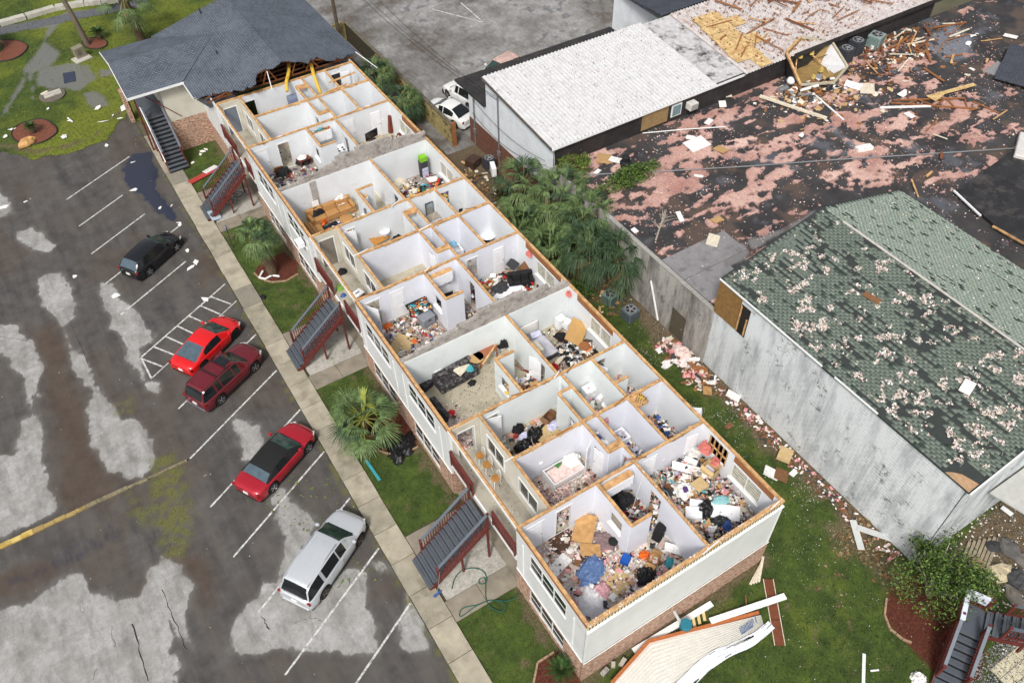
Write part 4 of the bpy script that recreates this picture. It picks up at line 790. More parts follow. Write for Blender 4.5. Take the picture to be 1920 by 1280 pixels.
for s in (-1, 1):
    for r in range(49):
        x = 23.6+s*(.1+r*.141); run = 0
        for k in range(52):
            yy = -4.2+k*.302+(.15 if r % 2 else 0)
            if yy > 11.2: continue
            q = float(fbm(np.array([yy]), np.array([x*1.2]), .55, 40, 4)[0]); pr = float(np.clip((q-.36)*3.0, 0, .95)) if s < 0 else float(np.clip((q-.52)*1.2, 0, .35))*.5
            if s < 0: pr = pr*.8+.10*float(sm(np.array([20.5-x]), 0, 3)[0])
            if run > 0: gone = True; run -= 1
            elif random.random() < pr*.38: gone = True; run = random.choice((0,0,1,1,2,3))
            else: gone = False
            if (x < 17.3 and yy < -2.9) or (x < 17.6 and -4.2 < yy < -3.4): gone = True
            if gone: continue
            z = ez(x)+.012
            if s < 0 and 19.6 < x < 22.0 and 8.0 < yy < 11.2 and cnt < 300:
                o = child(gb, 'shingle', me0, (x, yy, z), (0, -ang, 0)); cnt += 1; continue
            o = len(Vv); hx, hy = (.082, .147) if s < 0 else (.075, .1505)
            for dx, dy, dz in ((-hx,-hy,0),(hx,-hy,0),(hx,hy,0),(-hx,hy,0)): Vv.append((x+dx, yy+dy, z+s*-dx*math.tan(ang)+.012+(.006 if (dx*s > 0) else 0)))
            for dx, dy, dz in ((-hx,-hy,0),(hx,-hy,0),(hx,hy,0),(-hx,hy,0)): Vv.append((x+dx, yy+dy, z+s*-dx*math.tan(ang)-.014))
            Ff += [(o,o+1,o+2,o+3),(o,o+4,o+5,o+1),(o+1,o+5,o+6,o+2),(o+2,o+6,o+7,o+3),(o+3,o+7,o+4,o)]; Mi += [(1 if s > 0 else 0) if random.random() > .05 else 2]*5
stuff(link('shingle_field', npmesh('shingle_field', Vv, Ff, [SHG, SHGL, SHGD], Mi), gb))
MB().bar((23.6,9.8,8.53),(23.6,-4.35,8.53),.12,.04).build('ridge_trim', M('pink_white_trim', S(196,190,182), var=.15, s=3), gb)
for a, e in ((11.25,4.0),(3.2,.6)): MB().bar((16.6,a,6.78),(16.6,e,6.78),.06,.09).build('drip_edge', WTRIM, gb)
slab(MB(), [(16.62,-4.3),(17.2,-4.3),(17.05,-3.6),(16.85,-3.3),(16.62,-3.1)], lambda x,y: ez(x)+.01, .01).build('bare_deck', M('bare_deck_wood', S(172,140,108), var=.2, s=5), gb)
# white metal awning beside the near gable
for sx in (16.55, 30.65): MB().bar((sx,-4.42,6.66),(23.6,-4.42,8.44),.06,.34).build('rake_trim', WTRIM, gb)
tag(slab(MB(), [(19.8,-4.3),(28,-4.3),(28,-6.2),(20.6,-6.2)], lambda x,y: 3.6+.2*(y+6), .08).build('lean_to_roof', M('grey_metal_awning', S(176,176,172), var=.1, s=3)), 'grey metal lean-to roof below the near gable', 'awning')
# black low roof at the right
lr = ext('black_roof_block', 'raised black membrane roof block at the right with white broken edge'); slab(MB(), [(36.4,10.9),(52,12.5),(52,-4),(38.5,-3),(35.4,6.2)], lambda x,y: 4.42, .2).build('roof', M('wet_black_membrane', S(38,37,38), var=.4, s=.9, rough=.4, spec=.5, dirt=S(96,90,86), dirtamt=.9, ds=.8), lr)
MB().bar((36.3,10.9,4.47),(35.6,8.4,4.47),.12,.08).build('edge_trim', WTRIM, lr); MB().bar((35.4,7.4,4.46),(35.6,4.6,4.46),.1,.1).build('edge_board', LUM, lr)

# ============================================================ CARS
def paint(name, col, metal=.25, rough=.28):
    if name in MATS: return MATS[name]
    m, nt, b = base_mat(name, rough, metal, .5); p = pos(nt); c = mix(nt, ramp(nt, noise(nt, p, 3, 6), [(.4, 0), (.8, .3)]), col, tuple(min(1, q*1.12+.006) for q in col)); nt.links.new(c, b.inputs['Base Color'])
    b.inputs['Coat Weight'].default_value = .6; b.inputs['Coat Roughness'].default_value = .08; MATS[name] = m; return m
AUTOG = M('auto_glass', S(26,32,34), rough=.06, var=.2, s=2, spec=.6); AUTOGG = M('auto_glass_green', S(44,66,60), rough=.08, var=.3, s=3, spec=.6)
TYRE = M('tyre_rubber', S(34,34,35), var=.15, s=8, rough=.85); RIM = M('alloy_rim', S(186,188,190), var=.1, metal=.75, rough=.3); RIMB = M('black_rim', S(36,36,38), metal=.5, rough=.35)
BLKP = M('black_plastic', S(32,32,34), var=.15, rough=.6); TAIL = M('tail_lamp', S(132,22,22), rough=.2, spec=.6); HEADL = M('head_lamp', S(206,210,212), rough=.12, spec=.7, var=.15); PLATE = M('licence_plate', S(222,222,216), var=.08, s=30)
def spl(keys, x):
    xs = [k[0] for k in keys]; ys = [k[1] for k in keys]; i = int(np.clip(np.searchsorted(xs, x)-1, 0, len(xs)-2)); t = np.clip((x-xs[i])/(xs[i+1]-xs[i]), 0, 1)
    m = [0]*len(xs)
    for k in range(1, len(xs)-1): m[k] = (ys[k+1]-ys[k-1])/(xs[k+1]-xs[k-1]) if (ys[k+1]-ys[k])*(ys[k]-ys[k-1]) > 0 else 0
    m[0] = (ys[1]-ys[0])/(xs[1]-xs[0]); m[-1] = (ys[-1]-ys[-2])/(xs[-1]-xs[-2]); h = xs[i+1]-xs[i]
    return (2*t**3-3*t*t+1)*ys[i]+(t**3-2*t*t+t)*h*m[i]+(-2*t**3+3*t*t)*ys[i+1]+(t**3-t*t)*h*m[i+1]
def make_car(label, loc, rz, L, Wd, axles, wr, top, roofp, roofw, belt, pm, roof_mat=None, rim=RIM, glass=AUTOG, clear=.2, rails=False, wide=None, pillars=(), group='cars parked in the front lot', sunroof=None, crossbars=(), bumper=None, wsg=None, vents=False, stripes=0, glass_rear=None):
    """local +X is forward, origin mid-car on the ground. top: keys of hood/belt/deck height along x; roofp: keys of cabin top;
    roofw: (x_rearglass_base, x_rearglass_top, x_windshield_top, x_windshield_base)"""
    t = thing('car', label, 'car', loc, rz, group); hw = Wd/2; xr, xf = -L/2, L/2
    wide = wide or [(xr, hw*.80), (xr+.12, hw*.92), (xr+.5, hw*.985), (xr+1.3, hw), (xf-1.5, hw), (xf-.7, hw*.965), (xf-.25, hw*.85), (xf, hw*.62)]
    xs = sorted(set([round(v, 3) for v in np.linspace(xr, xf, 46)]+[round(a+d, 3) for a in axles for d in np.linspace(-wr-.07, wr+.07, 15)]+[xr+.03, xr+.07, xf-.03, xf-.07]))
    def zb(x):
        z = clear+.05*(abs(x)/(L/2))**6*2
        for a in axles:
            d = abs(x-a)
            if d < wr+.07: z = max(z, wr+math.sqrt(max(0, (wr+.07)**2-d*d))-.0)
        return z
    V, Fc = [], []; K = 13
    for x in xs:
        w = spl(wide, x); zt = spl(top, x); z0 = min(zb(x), zt-.12); e = 1
        dx = min(x-xr, xf-x); cr = .05*math.exp(-dx/.15)
        zm = min(.62*zt, .55); zm = max(zm, z0+.03); sh = zt-.085-cr
        sec = [(w*.94, z0), (w*.985, min(z0+.06, zm)), (w, max(zm, z0+.08)), (w*.985, max(sh-.06, z0+.1)), (w*.95, max(sh, z0+.11)), (w*.84, zt-.03), (w*.5, zt)]
        pts = sec+[(0, zt+.006)]+[(-a, b) for a, b in sec[::-1]]; V += [(x, a, b) for a, b in pts]; K = len(pts)
    n = len(xs); Fc = [(i*K+k, (i+1)*K+k, (i+1)*K+k+1, i*K+k+1) for i in range(n-1) for k in range(K-1)]
    b = MB(); b.add(V, Fc); b.add([V[k] for k in range(K)], [tuple(range(K))]); b.add([V[(n-1)*K+k] for k in range(K)], [tuple(range(K))[::-1]])
    body = b.build('body', pm, t, smooth=True)
    MB().box(xr+.12, xf-.12, -hw*.88, hw*.88, clear*.8, .5).build('underbody', BLKP, t)
    # cabin
    r0, r1, w1, w0 = roofw; gx = sorted(set([round(v, 3) for v in np.linspace(r0, w0, 40)]+[r1, w1]+[p for q in pillars for p in q])); G = []; wt = hw*.70
    for x in gx:
        zt = spl(roofp, x); base = belt(x) if callable(belt) else belt; base = spl(top, x)-.03 if base is None else base; w = spl(wide, x)*.93
        k = np.clip((zt-base)/.42, 0, 1); wtop = w+(wt+.03-w)*k
        G.append([(x, w, base), (x, wtop, max(zt-.055, base)), (x, wtop-.09, max(zt-.008, base)), (x, wtop*.45, zt+.02), (x, 0, zt+.03)])
    groups = {}
    for i in range(len(gx)-1):
        xm = (gx[i]+gx[i+1])/2; a, c = G[i], G[i+1]
        for k in range(4):
            for sgn in (1, -1):
                q = [(a[k][0],sgn*a[k][1],a[k][2]),(c[k][0],sgn*c[k][1],c[k][2]),(c[k+1][0],sgn*c[k+1][1],c[k+1][2]),(a[k+1][0],sgn*a[k+1][1],a[k+1][2])]
                if sgn < 0: q = q[::-1]
                if k == 0:
                    cls = 'side_window|%d|%d' % (sgn, sum(p[1] <= xm for p in pillars))
                    for pi_, p in enumerate(pillars):
                        if p[0] <= xm <= p[1]: cls = 'pillar|%d|%d' % (sgn, pi_)
                elif xm > w1: cls = 'windshield' if k >= 2 else 'pillar|%d|f' % sgn
                elif xm < r1: cls = 'rear_window' if k >= 2 else 'pillar|%d|r' % sgn
                else: cls = 'roof' if k >= 1 else 'roof'
                groups.setdefault(cls, []).append(q)
    for nm, qs in groups.items():
        nm = nm.split('|')[0]
        b = MB()
        for q in qs: b.add(q, [(0,1,2,3)])
        mt = {'roof': roof_mat or pm, 'pillar': (roof_mat or pm)}.get(nm, glass)
        if nm == 'windshield': mt = wsg or AUTOGG
        if nm == 'rear_window' and glass_rear: mt = glass_rear
        o = b.build(nm, mt, t, smooth=False)
    # dark surround where the glass meets body
    xw = w0; zt = spl(top, xw)
    MB().bar((w0+.02, -hw*.74, spl(top, w0)+.012), (w0+.02, hw*.74, spl(top, w0)+.012), .09, .02).build('cowl', BLKP, t)
    # wheels
    for a in axles:
        for s in (1, -1):
            y = s*(spl(wide, a)-.115)
            wh = MB().lathe((0,0,0), [(wr*.6,-.1),(wr*.93,-.1),(wr,-.07),(wr,.07),(wr*.93,.1),(wr*.6,.1)], 24).build('wheel', TYRE, t, smooth=False); wh.location = (a, y, wr); wh.rotation_euler = (PI/2, 0, 0)
            rb = MB().lathe((0,0,0), [(.05,-.075),(wr*.62,-.06),(wr*.66,-.107),(wr*.66,.107),(wr*.62,.06),(.05,.075)], 20)
            for k in range(5):
                an = k*2*PI/5
                for zz in (-.095, .095): rb.ob((math.cos(an)*wr*.34, math.sin(an)*wr*.34, zz), (wr*.62, .06, .018), (0,0,an))
            rb.build('rim', rim, wh)
            MB().lathe((0,0,0), [(wr*.61,-.078),(wr*.61,.078)], 16).build('brake_well', BLKP, wh)
    # lamps, mirrors, plate, handles
    for s in (1, -1):
        yf = spl(wide, xf-.22)*.86*s; yr = spl(wide, xr+.1)*.86*s
        h = MB().ob((0,0,0),(.34,.16,.12),(0,.25,-.55*s)).build('headlight', HEADL, t, bevel=.02); h.location = (xf-.22, yf, spl(top, xf-.25)-.15)
        l = MB().ob((0,0,0),(.12,.30,.17),(0,-.15,.3*s)).build('taillight', TAIL, t, bevel=.02); l.location = (xr+.09, yr, spl(top, xr+.15)-.16)
        mx = w0-.32; my = s*(spl(wide, mx)+.08); mr = MB().ob((0,0,0),(.14,.2,.13),(0,0,.15*s)).build('mirror', pm if roof_mat is None or True else BLKP, t, bevel=.03); mr.location = (mx, my, spl(top, mx)+.09)
        for hx in ((.1, -.85) if len(pillars) > 2 else (-.25,)):
            MB().ob((hx, s*(spl(wide, hx)+.008), spl(top, hx)-.15), (.18, .03, .03)).build('door_handle', pm, t)
        MB().bar((axles[0]+wr+.1, s*(hw-.01), clear+.08), (axles[1]-wr-.1, s*(hw-.01), clear+.08), .03, .07).build('sill', BLKP, t)
        for px_ in (w0-.85+.0, ): MB().ob((px_-.35, s*(spl(wide, px_)*.992), .62*spl(top, px_)), (.012, .02, .45)).build('door_seam', BLKP, t)
    MB().ob((xr-.012, 0, .62*spl(top, xr+.1)+.02), (.03, .32, .16)).build('licence_plate', PLATE, t)
    MB().ob((xr+.02, 0, .36), (.1, Wd*.74, .12)).build('bumper', bumper or BLKP, t, bevel=.03); MB().ob((xf-.06, 0, .38), (.14, Wd*.6, .16)).build('grille', BLKP, t, bevel=.03)
    if rails:
        for s in (1, -1): MB().bar((r1+.05, s*wt*.92, spl(roofp, r1)+.05), (w1-.25, s*wt*.92, spl(roofp, w1-.25)+.05), .05, .05).build('roof_rail', BLKP if rails == 'b' else RIM, t)
    for cb in crossbars: MB().bar((cb, -wt*.92, spl(roofp, cb)+.09), (cb, wt*.92, spl(roofp, cb)+.09), .06, .04).build('crossbar', BLKP, t)
    if sunroof: MB().ob(((sunroof[0]+sunroof[1])/2, 0, spl(roofp, sum(sunroof)/2)+.035), (sunroof[1]-sunroof[0], .8, .012)).build('sunroof', AUTOG, t)
    for k in range(stripes): 
        yy = -wt*.6+k*wt*1.2/(stripes-1); MB().bar((r1+.12, yy, spl(roofp, r1+.15)+.028), (w1-.9 if stripes < 7 else w1-.3, yy, spl(roofp, w1-.9)+.028), .018, .012).build('roof_rib', roof_mat or pm, t)
    if vents:
        for s in (1, -1): MB().ob((w0+.72, s*.36, spl(top, w0+.72)+.004), (.34, .05, .02), (0,.06,.5*s)).build('hood_vent', BLKP, t)
    for s in (1, -1): MB().bar((w0+.12, s*hw*.5, spl(top, w0+.12)+.012), (xf-.35, s*hw*.42, spl(top, xf-.35)+.004), .018, .014).build('hood_crease', pm, t)
    MB().bar((r0-.02 if r0-.02 > xr else xr+.1, -hw*.6, spl(top, max(r0-.02, xr+.1))+.004), (r0-.02 if r0-.02 > xr else xr+.1, hw*.6, spl(top, max(r0-.02, xr+.1))+.004), .015, .012).build('trunk_seam', BLKP, t)
    return t
SILV = paint('silver_paint', S(206,210,214), .35, .3); CRIM = paint('crimson_paint', S(176,26,44)); MARO = paint('maroon_paint', S(112,30,40)); REDP = paint('bright_red_paint', S(216,22,26), .05); BLKC = paint('black_paint', S(20,21,26), .1, .18); WHTC = paint('white_paint', S(228,228,226), .0, .3)
CANV = M('black_canvas', S(30,30,31), var=.2, s=10, rough=.9, bmp=.2)
GREY_G = M('rear_glass_grey', S(76,92,102), rough=.08, var=.2, s=3, spec=.6)
make_car('silver sport utility vehicle nearest the camera with roof rails', (-7.25, 11.3, 0), rad(32), 5.1, 1.99, (-1.5, 1.55), .37,
 [(-2.55,.98),(-2.4,1.06),(-1.2,1.12),(0,1.1),(1.0,1.08),(1.9,1.0),(2.35,.88),(2.55,.66)], [(-2.42,1.06),(-2.15,1.6),(-1.8,1.73),(-.6,1.78),(.3,1.74),(.62,1.66),(1.35,1.08)], (-2.42,-2.12,.55,1.36), None, SILV, rails='s', pillars=((-1.3,-1.12),(-.05,.03),(.55,1.36)), stripes=7, clear=.24, bumper=SILV, rim=M('bronze_rim', S(120,108,96), metal=.6, rough=.4))
make_car('dark red convertible with a closed black canvas top', (-7.15, 18.0, 0), rad(28), 4.84, 1.92, (-1.38, 1.47), .35,
 [(-2.42,.86),(-2.25,.95),(-1.5,.99),(-.5,.95),(.6,.96),(1.5,.93),(2.15,.8),(2.42,.58)], [(-1.62,.98),(-1.15,1.18),(-.75,1.3),(-.2,1.36),(.3,1.34),(.55,1.28),(1.15,.98)], (-1.62,-1.15,.42,1.16), None, CRIM, roof_mat=CANV, pillars=((-1.62,-.72),(.35,1.16)), clear=.17, glass_rear=GREY_G, bumper=BLKP)
make_car('maroon sport utility vehicle with black roof rack parked beside the bright red coupe', (-7.5, 25.1, 0), rad(27), 4.85, 1.88, (-1.38, 1.42), .37,
 [(-2.42,.95),(-2.3,1.05),(-1.2,1.08),(0,1.06),(1.0,1.06),(1.8,1.02),(2.25,.9),(2.42,.68)], [(-2.36,1.05),(-2.12,1.58),(-1.85,1.69),(-.6,1.73),(.2,1.7),(.5,1.64),(1.15,1.06)], (-2.36,-2.1,.42,1.16), None, MARO, rails='b', pillars=((-1.42,-1.3),(-.98,-.9),(-.02,.06),(.45,1.16)), crossbars=(-.95,-.2), sunroof=(-.12,.36), stripes=6, clear=.25, bumper=M('grey_bumper', S(104,104,118)))
make_car('bright red two-door coupe with hood vents at the hatched bay', (-7.6, 28.15, 0), rad(31), 4.65, 1.87, (-1.36, 1.46), .35,
 [(-2.32,.84),(-2.15,.96),(-1.5,1.0),(-.5,.95),(.6,.93),(1.4,.87),(2.05,.72),(2.32,.52)], [(-1.75,.99),(-1.2,1.16),(-.6,1.33),(-.1,1.37),(.3,1.34),(.5,1.28),(1.25,.92)], (-1.75,-.75,.38,1.26), None, REDP, rim=RIMB, pillars=((-1.75,-1.0),(.38,1.26)), clear=.15, vents=True, glass_rear=GREY_G, bumper=BLKP)
make_car('black hatchback parked alone in the upper bays', (-8.1, 38.1, 0), rad(32), 4.45, 1.76, (-1.28, 1.36), .33,
 [(-2.22,.88),(-2.1,.98),(-1.2,1.0),(0,.96),(.8,.95),(1.5,.88),(2.0,.74),(2.22,.54)], [(-2.12,.98),(-1.75,1.32),(-1.4,1.43),(-.4,1.48),(.2,1.44),(.45,1.38),(1.2,.95)], (-2.12,-1.68,.35,1.22), None, BLKC, pillars=((-2.12,-1.55),(-.95,-.87),(-.12,-.05),(.4,1.22)), clear=.16, glass_rear=GREY_G)
make_car('white sedan parked behind the block wall', (16.8, 41.9, .045), rad(108), 4.6, 1.8, (-1.3, 1.4), .33,
 [(-2.3,.86),(-2.1,.98),(-1.4,1.0),(0,.95),(.8,.95),(1.6,.88),(2.05,.76),(2.3,.55)], [(-1.75,1.0),(-1.1,1.3),(-.7,1.41),(-.2,1.45),(.2,1.42),(.45,1.36),(1.15,.96)], (-1.75,-.85,.35,1.16), None, WHTC, pillars=((-1.75,-1.15),(-.12,-.05),(.4,1.16)), clear=.16, bumper=WHTC, group='cars in the rear lot')
make_car('white sport utility vehicle half hidden by the white building', (19.2, 43.3, .045), rad(100), 4.6, 1.85, (-1.3, 1.4), .35,
 [(-2.3,.95),(-2.2,1.02),(-1.2,1.05),(0,1.02),(1.0,1.0),(1.7,.95),(2.1,.85),(2.3,.62)], [(-2.25,1.02),(-1.95,1.5),(-1.6,1.6),(-.6,1.65),(.2,1.6),(.5,1.54),(1.15,1.0)], (-2.25,-1.9,.42,1.16), None, WHTC, pillars=((-1.4,-1.3),(-.02,.06),(.45,1.16)), clear=.2, bumper=WHTC, group='cars in the rear lot')
make_car('white car with reddish debris on its roof beyond the black canopy', (23.6, 45.0, .045), rad(195), 4.7, 1.85, (-1.35, 1.4), .35,
 [(-2.35,.9),(-2.2,1.0),(-1.2,1.02),(0,1.0),(1.0,.98),(1.7,.92),(2.1,.82),(2.35,.6)], [(-2.2,1.0),(-1.7,1.4),(-1.3,1.5),(-.4,1.54),(.2,1.5),(.5,1.42),(1.15,.98)], (-2.2,-1.65,.4,1.16), None, WHTC, pillars=((-1.4,-1.3),(-.02,.06),(.45,1.16)), roof_mat=M('red_dust_paint', S(190,160,152), var=.3, s=3), clear=.2, bumper=WHTC, group='cars in the rear lot')

# ============================================================ PALMS, SHRUBS AND TREES
FROND = M('palm_frond', S(60,84,46), var=.4, s=4, col2=S(104,124,76), rough=.6); FRONDY = M('young_frond_yellow', S(136,142,62), var=.25, s=4, rough=.6); FROND2 = M('palm_frond_dark', S(36,54,36), var=.35, s=4, col2=S(64,86,56), rough=.6); FRONDB = M('palm_frond_brown', S(120,100,62), var=.3, s=4); BARK = M('palm_bark', S(96,80,62), var=.3, s=9, bmp=.8, bs=18); SMOOTHB = M('grey_trunk', S(104,94,82), var=.2, s=6, bmp=.5, bs=15)
MULCH = M('red_mulch', S(96,52,40), var=.35, s=14, col2=S(126,76,60), bmp=.9, bs=30)
def fan_frond(V, F, MI, base, az, el, plen, r, rr, mi, droop=.35, nl=26, pet=1):
    """one fan leaf: petiole then split leaflets that droop at the tips"""
    d = Vector((math.cos(az)*math.cos(el), math.sin(az)*math.cos(el), math.sin(el))); side = Vector((-math.sin(az), math.cos(az), 0)); up = side.cross(d)*-1
    base = Vector(base); tip = base+d*plen+Vector((0,0,-.12*plen*plen)); w = .03
    def quad(a, b, wa, wb, s, m):
        o = len(V); V.extend([tuple(a-s*wa), tuple(a+s*wa), tuple(b+s*wb), tuple(b-s*wb)]); F.append((o,o+1,o+2,o+3)); MI.append(m)
    quad(base, base.lerp(tip, .5)+Vector((0,0,.06*plen)), w, w*.8, side, pet if mi != 3 else 3); quad(base.lerp(tip, .5)+Vector((0,0,.06*plen)), tip, w*.8, w*.6, side, pet if mi != 3 else 3)
    for k in range(nl):
        a = (k/(nl-1)-.5)*2.5+rr.uniform(-.05,.05); dd = (d*math.cos(a)+side*math.sin(a)).normalized(); ln = r*(1-.22*abs(a)/1.25)*rr.uniform(.85,1.1); s = dd.cross(Vector((0,0,1)));
        s = s.normalized() if s.length > .1 else side
        p1 = tip+dd*ln*.5+Vector((0,0,-droop*.12*ln))+up*.05*math.cos(a); p2 = tip+dd*ln*.85+Vector((0,0,-droop*.55*ln)); p3 = tip+dd*ln*.98+Vector((0,0,-droop*1.0*ln))
        quad(tip, p1, .012, .028, s, mi); quad(p1, p2, .028, .016, s, mi); quad(p2, p3, .016, .003, s, mi)
def sabal(label, loc, h, lean=(0,0), n=26, r=.85, plen=.9, seed=1, wind=(0,0), group='fan palms', dark=False, trunk_r=.2, droop=.4, skirt=6, part_young=0, pet=0):
    t = thing('palm_tree', label, 'palm tree', loc, 0, group); rr = random.Random(seed); top = Vector((lean[0], lean[1], h))
    pts = [Vector((lean[0]*(k/8)**1.3, lean[1]*(k/8)**1.3, h*k/8)) for k in range(9)]
    b = MB().tube(pts, [trunk_r*(1.1-.2*k/8)*(1+.06*(k % 2)) for k in range(9)], 12)
    for k in range(int(h*16)):        # old leaf boots
        a = k*2.4; z = h*(.15+.85*k/(h*16)); f = (z/h)**1.3; c = Vector((lean[0]*f, lean[1]*f, z)); o = Vector((math.cos(a), math.sin(a), .9))*.13; b.bar(c+o*.9, c+o*2.1, .09, .03)
    b.build('trunk', BARK, t); V, F, MI = [], [], []
    for k in range(n):
        az = k*2.399+rr.uniform(-.3,.3); el = 1.25-1.9*(k/n)+rr.uniform(-.15,.15); 
        d = np.array([math.cos(az), math.sin(az)])+np.array(wind); az = math.atan2(d[1], d[0])
        fan_frond(V, F, MI, top+Vector((0,0,.05)), az, el, plen*rr.uniform(.75,1.15), r*rr.uniform(.8,1.1), rr, 1 if k < part_young else (2 if (dark or rr.random() < .3) else 0), droop, pet=pet)
    for k in range(skirt): fan_frond(V, F, MI, top-Vector((0,0,.1)), rr.uniform(0,6.28), -1.0+rr.uniform(-.2,.3), plen*.7, r*.8, rr, 3, .5, 16)
    link('crown', npmesh('crown', V, F, [FROND, FRONDY, FROND2, FRONDB], MI), t); return t
sabal('tall leaning fan palm in the mulch bed between the middle and far stairs', (-1.9, 32.4, .05), 3.3, (-.35,.25), 26, .95, .8, 3, (.55,-.45), droop=.7, trunk_r=.3)
sabal('fan palm with bright yellow-green heart in the bed by the near stair', (-2.2, 17.3, .05), 1.9, (-.2,-.5), 26, 1.3, 1.15, 5, (.0,.0), droop=.35, trunk_r=.26, pet=1, part_young=1)
sabal('tall fan palm on the lawn behind the gable roof', (-.6, 68.3, .05), 4.2, (-.3,-.3), 24, 1.3, 1.5, 7, (.2,0), droop=.45, trunk_r=.35, part_young=4, pet=1)
sabal('dense fan palm behind the torn roof corner', (12.95, 47.0, .03), 2.6, (.1,.1), 30, 1.2, 1.0, 9, (.25,-.3), dark=False, droop=.6)
sabal('fan palm hanging over the tan block wall', (13.3, 43.4, .03), 2.0, (.2,-.2), 28, 1.1, .95, 10, (.3,-.4), droop=.65)
for k, (p, h, sd, lb) in enumerate([((15.2,28.3,.03),2.2,21,'bright fan palm next to the white metal-roofed building'), ((16.2,25.4,.03),3.0,22,'fan palm in the middle of the overgrown gap'), ((16.0,22.6,.03),3.0,23,'fan palm leaning against the flat roof edge'), ((14.9,20.6,.03),2.6,24,'large dark fan palm above the yard air conditioners'), ((13.2,22.4,.03),1.6,25,'drooping fan palm close to the building back wall'), ((16.0,18.9,.03),2.2,27,'fan palm beside the whitewashed block wall'), ((13.1,25.3,.03),1.2,28,'low ragged fan palm between wall and gap')]):
    sabal(lb, p, h+.7, (random.uniform(-.3,.3), random.uniform(-.4,.2)), 22, 1.45, 1.2, sd, (0,-.15), dark=k in (3,5), droop=.6, skirt=9, part_young=0, group='fan palms in the overgrown gap')
def sago(label, loc, r=.9, h=.5, n=34, seed=1, group='sago palms'):
    t = thing('sago_palm', label, 'sago palm', loc, 0, group); rr = random.Random(seed); MB().lathe((0,0,0), [(.2,0),(.24,h*.4),(.17,h)], 10).build('trunk', BARK, t); V, F = [], []
    for k in range(n):
        az = k*2.399; el = 1.15-1.15*k/n; d = Vector((math.cos(az)*math.cos(el), math.sin(az)*math.cos(el), math.sin(el))); s = Vector((-math.sin(az), math.cos(az), 0)); base = Vector((0,0,h)); L = r*rr.uniform(.85,1.1)
        for j in range(16):
            f = .15+.85*j/16; p = base+d*L*f+Vector((0,0,-.35*L*f*f)); w = .2*r*math.sin(PI*min(1,f*.9+.1))
            for sg in (1,-1):
                q = p+s*sg*w+d*.12*r+Vector((0,0,-.03)); o = len(V); V += [tuple(p-d*.012*r*2), tuple(p+d*.012*r*2), tuple(q)]; F.append((o,o+1,o+2))
        o = len(V)
    link('crown', npmesh('crown', V, F, [M('sago_green', S(40,66,30), var=.3, s=5, col2=S(66,92,44))]), t); return t
sago('small sago palm in the round mulch bed near the lot corner', (-11.97,58.46,0.10), .75, .5, seed=2); sago('sago palm beside the leaning bare trunk', (-3.71,70.96,0.10), .95, .6, seed=3); sago('bright green sago palm at the near corner of the building', (-0.66,0.67,0.25), .8, .3, seed=4)
def bed(name, label, poly, z, edge=True):
    t = thing(name, label, 'mulch bed', (0,0,0))
    for _ in range(2): poly = [((1-f)*a[0]+f*e[0], (1-f)*a[1]+f*e[1]) for a, e in zip(poly, poly[1:]+poly[:1]) for f in (.25, .75)]
    MB().prism(poly, z, z+.05).build('mulch', MULCH, t)
    if edge: MB().tube([(*p, z+.05) for p in poly]+[(*poly[0], z+.05)], .06, 6).build('edging', M('black_edging', S(48,44,40), var=.3, s=5), t)
bed('mulch_bed', 'red mulch bed with sago palm near the lot corner', [(-13.54,59.37),(-13.02,60.18),(-12.30,60.45),(-11.07,60.28),(-10.55,59.50),(-10.16,57.65),(-10.89,56.89),(-12.10,56.51),(-13.20,57.61),(-13.52,58.43)], .04)
bed('mulch_bed', 'red mulch bed at the left picture edge under a palm', [(-13.82,75.55),(-12.19,76.38),(-10.41,75.32),(-9.75,74.19),(-9.55,73.23),(-10.24,72.09),(-11.31,71.49),(-12.69,72.02),(-14.18,73.15)], .04)
bed('mulch_bed', 'small leaf-filled bed round the leaning trunk and sago palm', [(-5.34,71.50),(-4.50,71.77),(-3.53,71.12),(-3.25,69.96),(-3.67,69.16),(-4.64,69.27),(-5.30,70.25)], .04)
sabal('fan palm cut off by the left picture edge', (-13.06,74.66,0.10), 1.5, (0,0), 28, 1.2, 1.0, 31, droop=.6)
t = thing('palm_tree', 'tall bare leaning palm trunk on the upper lawn', 'tree', (-4.94,70.49,0.05)); MB().tube([(0,0,0),(-.2,.2,2.5),(-.6,.9,6),(-1.0,1.6,9)], [.26,.22,.2,.19], 12).build('trunk', SMOOTHB, t); V, F, MI = [], [], []; rr = random.Random(5)
for k in range(24): fan_frond(V, F, MI, (-1.0,1.6,9.0), k*2.4, .9-1.6*k/24, 1.0, 1.0, rr, 0, .5)
link('crown', npmesh('crown', V, F, [FROND, FRONDY, FROND2, FRONDB], MI), t)
boulder = MB(); random.seed(2)
def rock(name, label, loc, size, col, seed=1, rz=0):
    rr = np.random.default_rng(seed); b = MB(); b.lathe((0,0,0), [(.6,0),(1.,.12),(1.,.5),(.8,.85),(.4,.98)], 7); v = np.array(b.v); v *= (1+.5*(rr.random(v.shape)-.5)); v *= np.array(size)/2*np.array([1,1,2]); b.v = [tuple(q) for q in v]
    o = b.build(name, M(name+'_'+str(col), col, var=.2, s=6, bmp=.6, bs=20)); place(o, loc, rz); return tag(o, label, 'rock')
rock('boulder', 'orange-tan boulder at the edge of the mulch bed', (-12.69,57.05,0.08), (1.5,.8,.4), S(196,150,96), 3, .4)
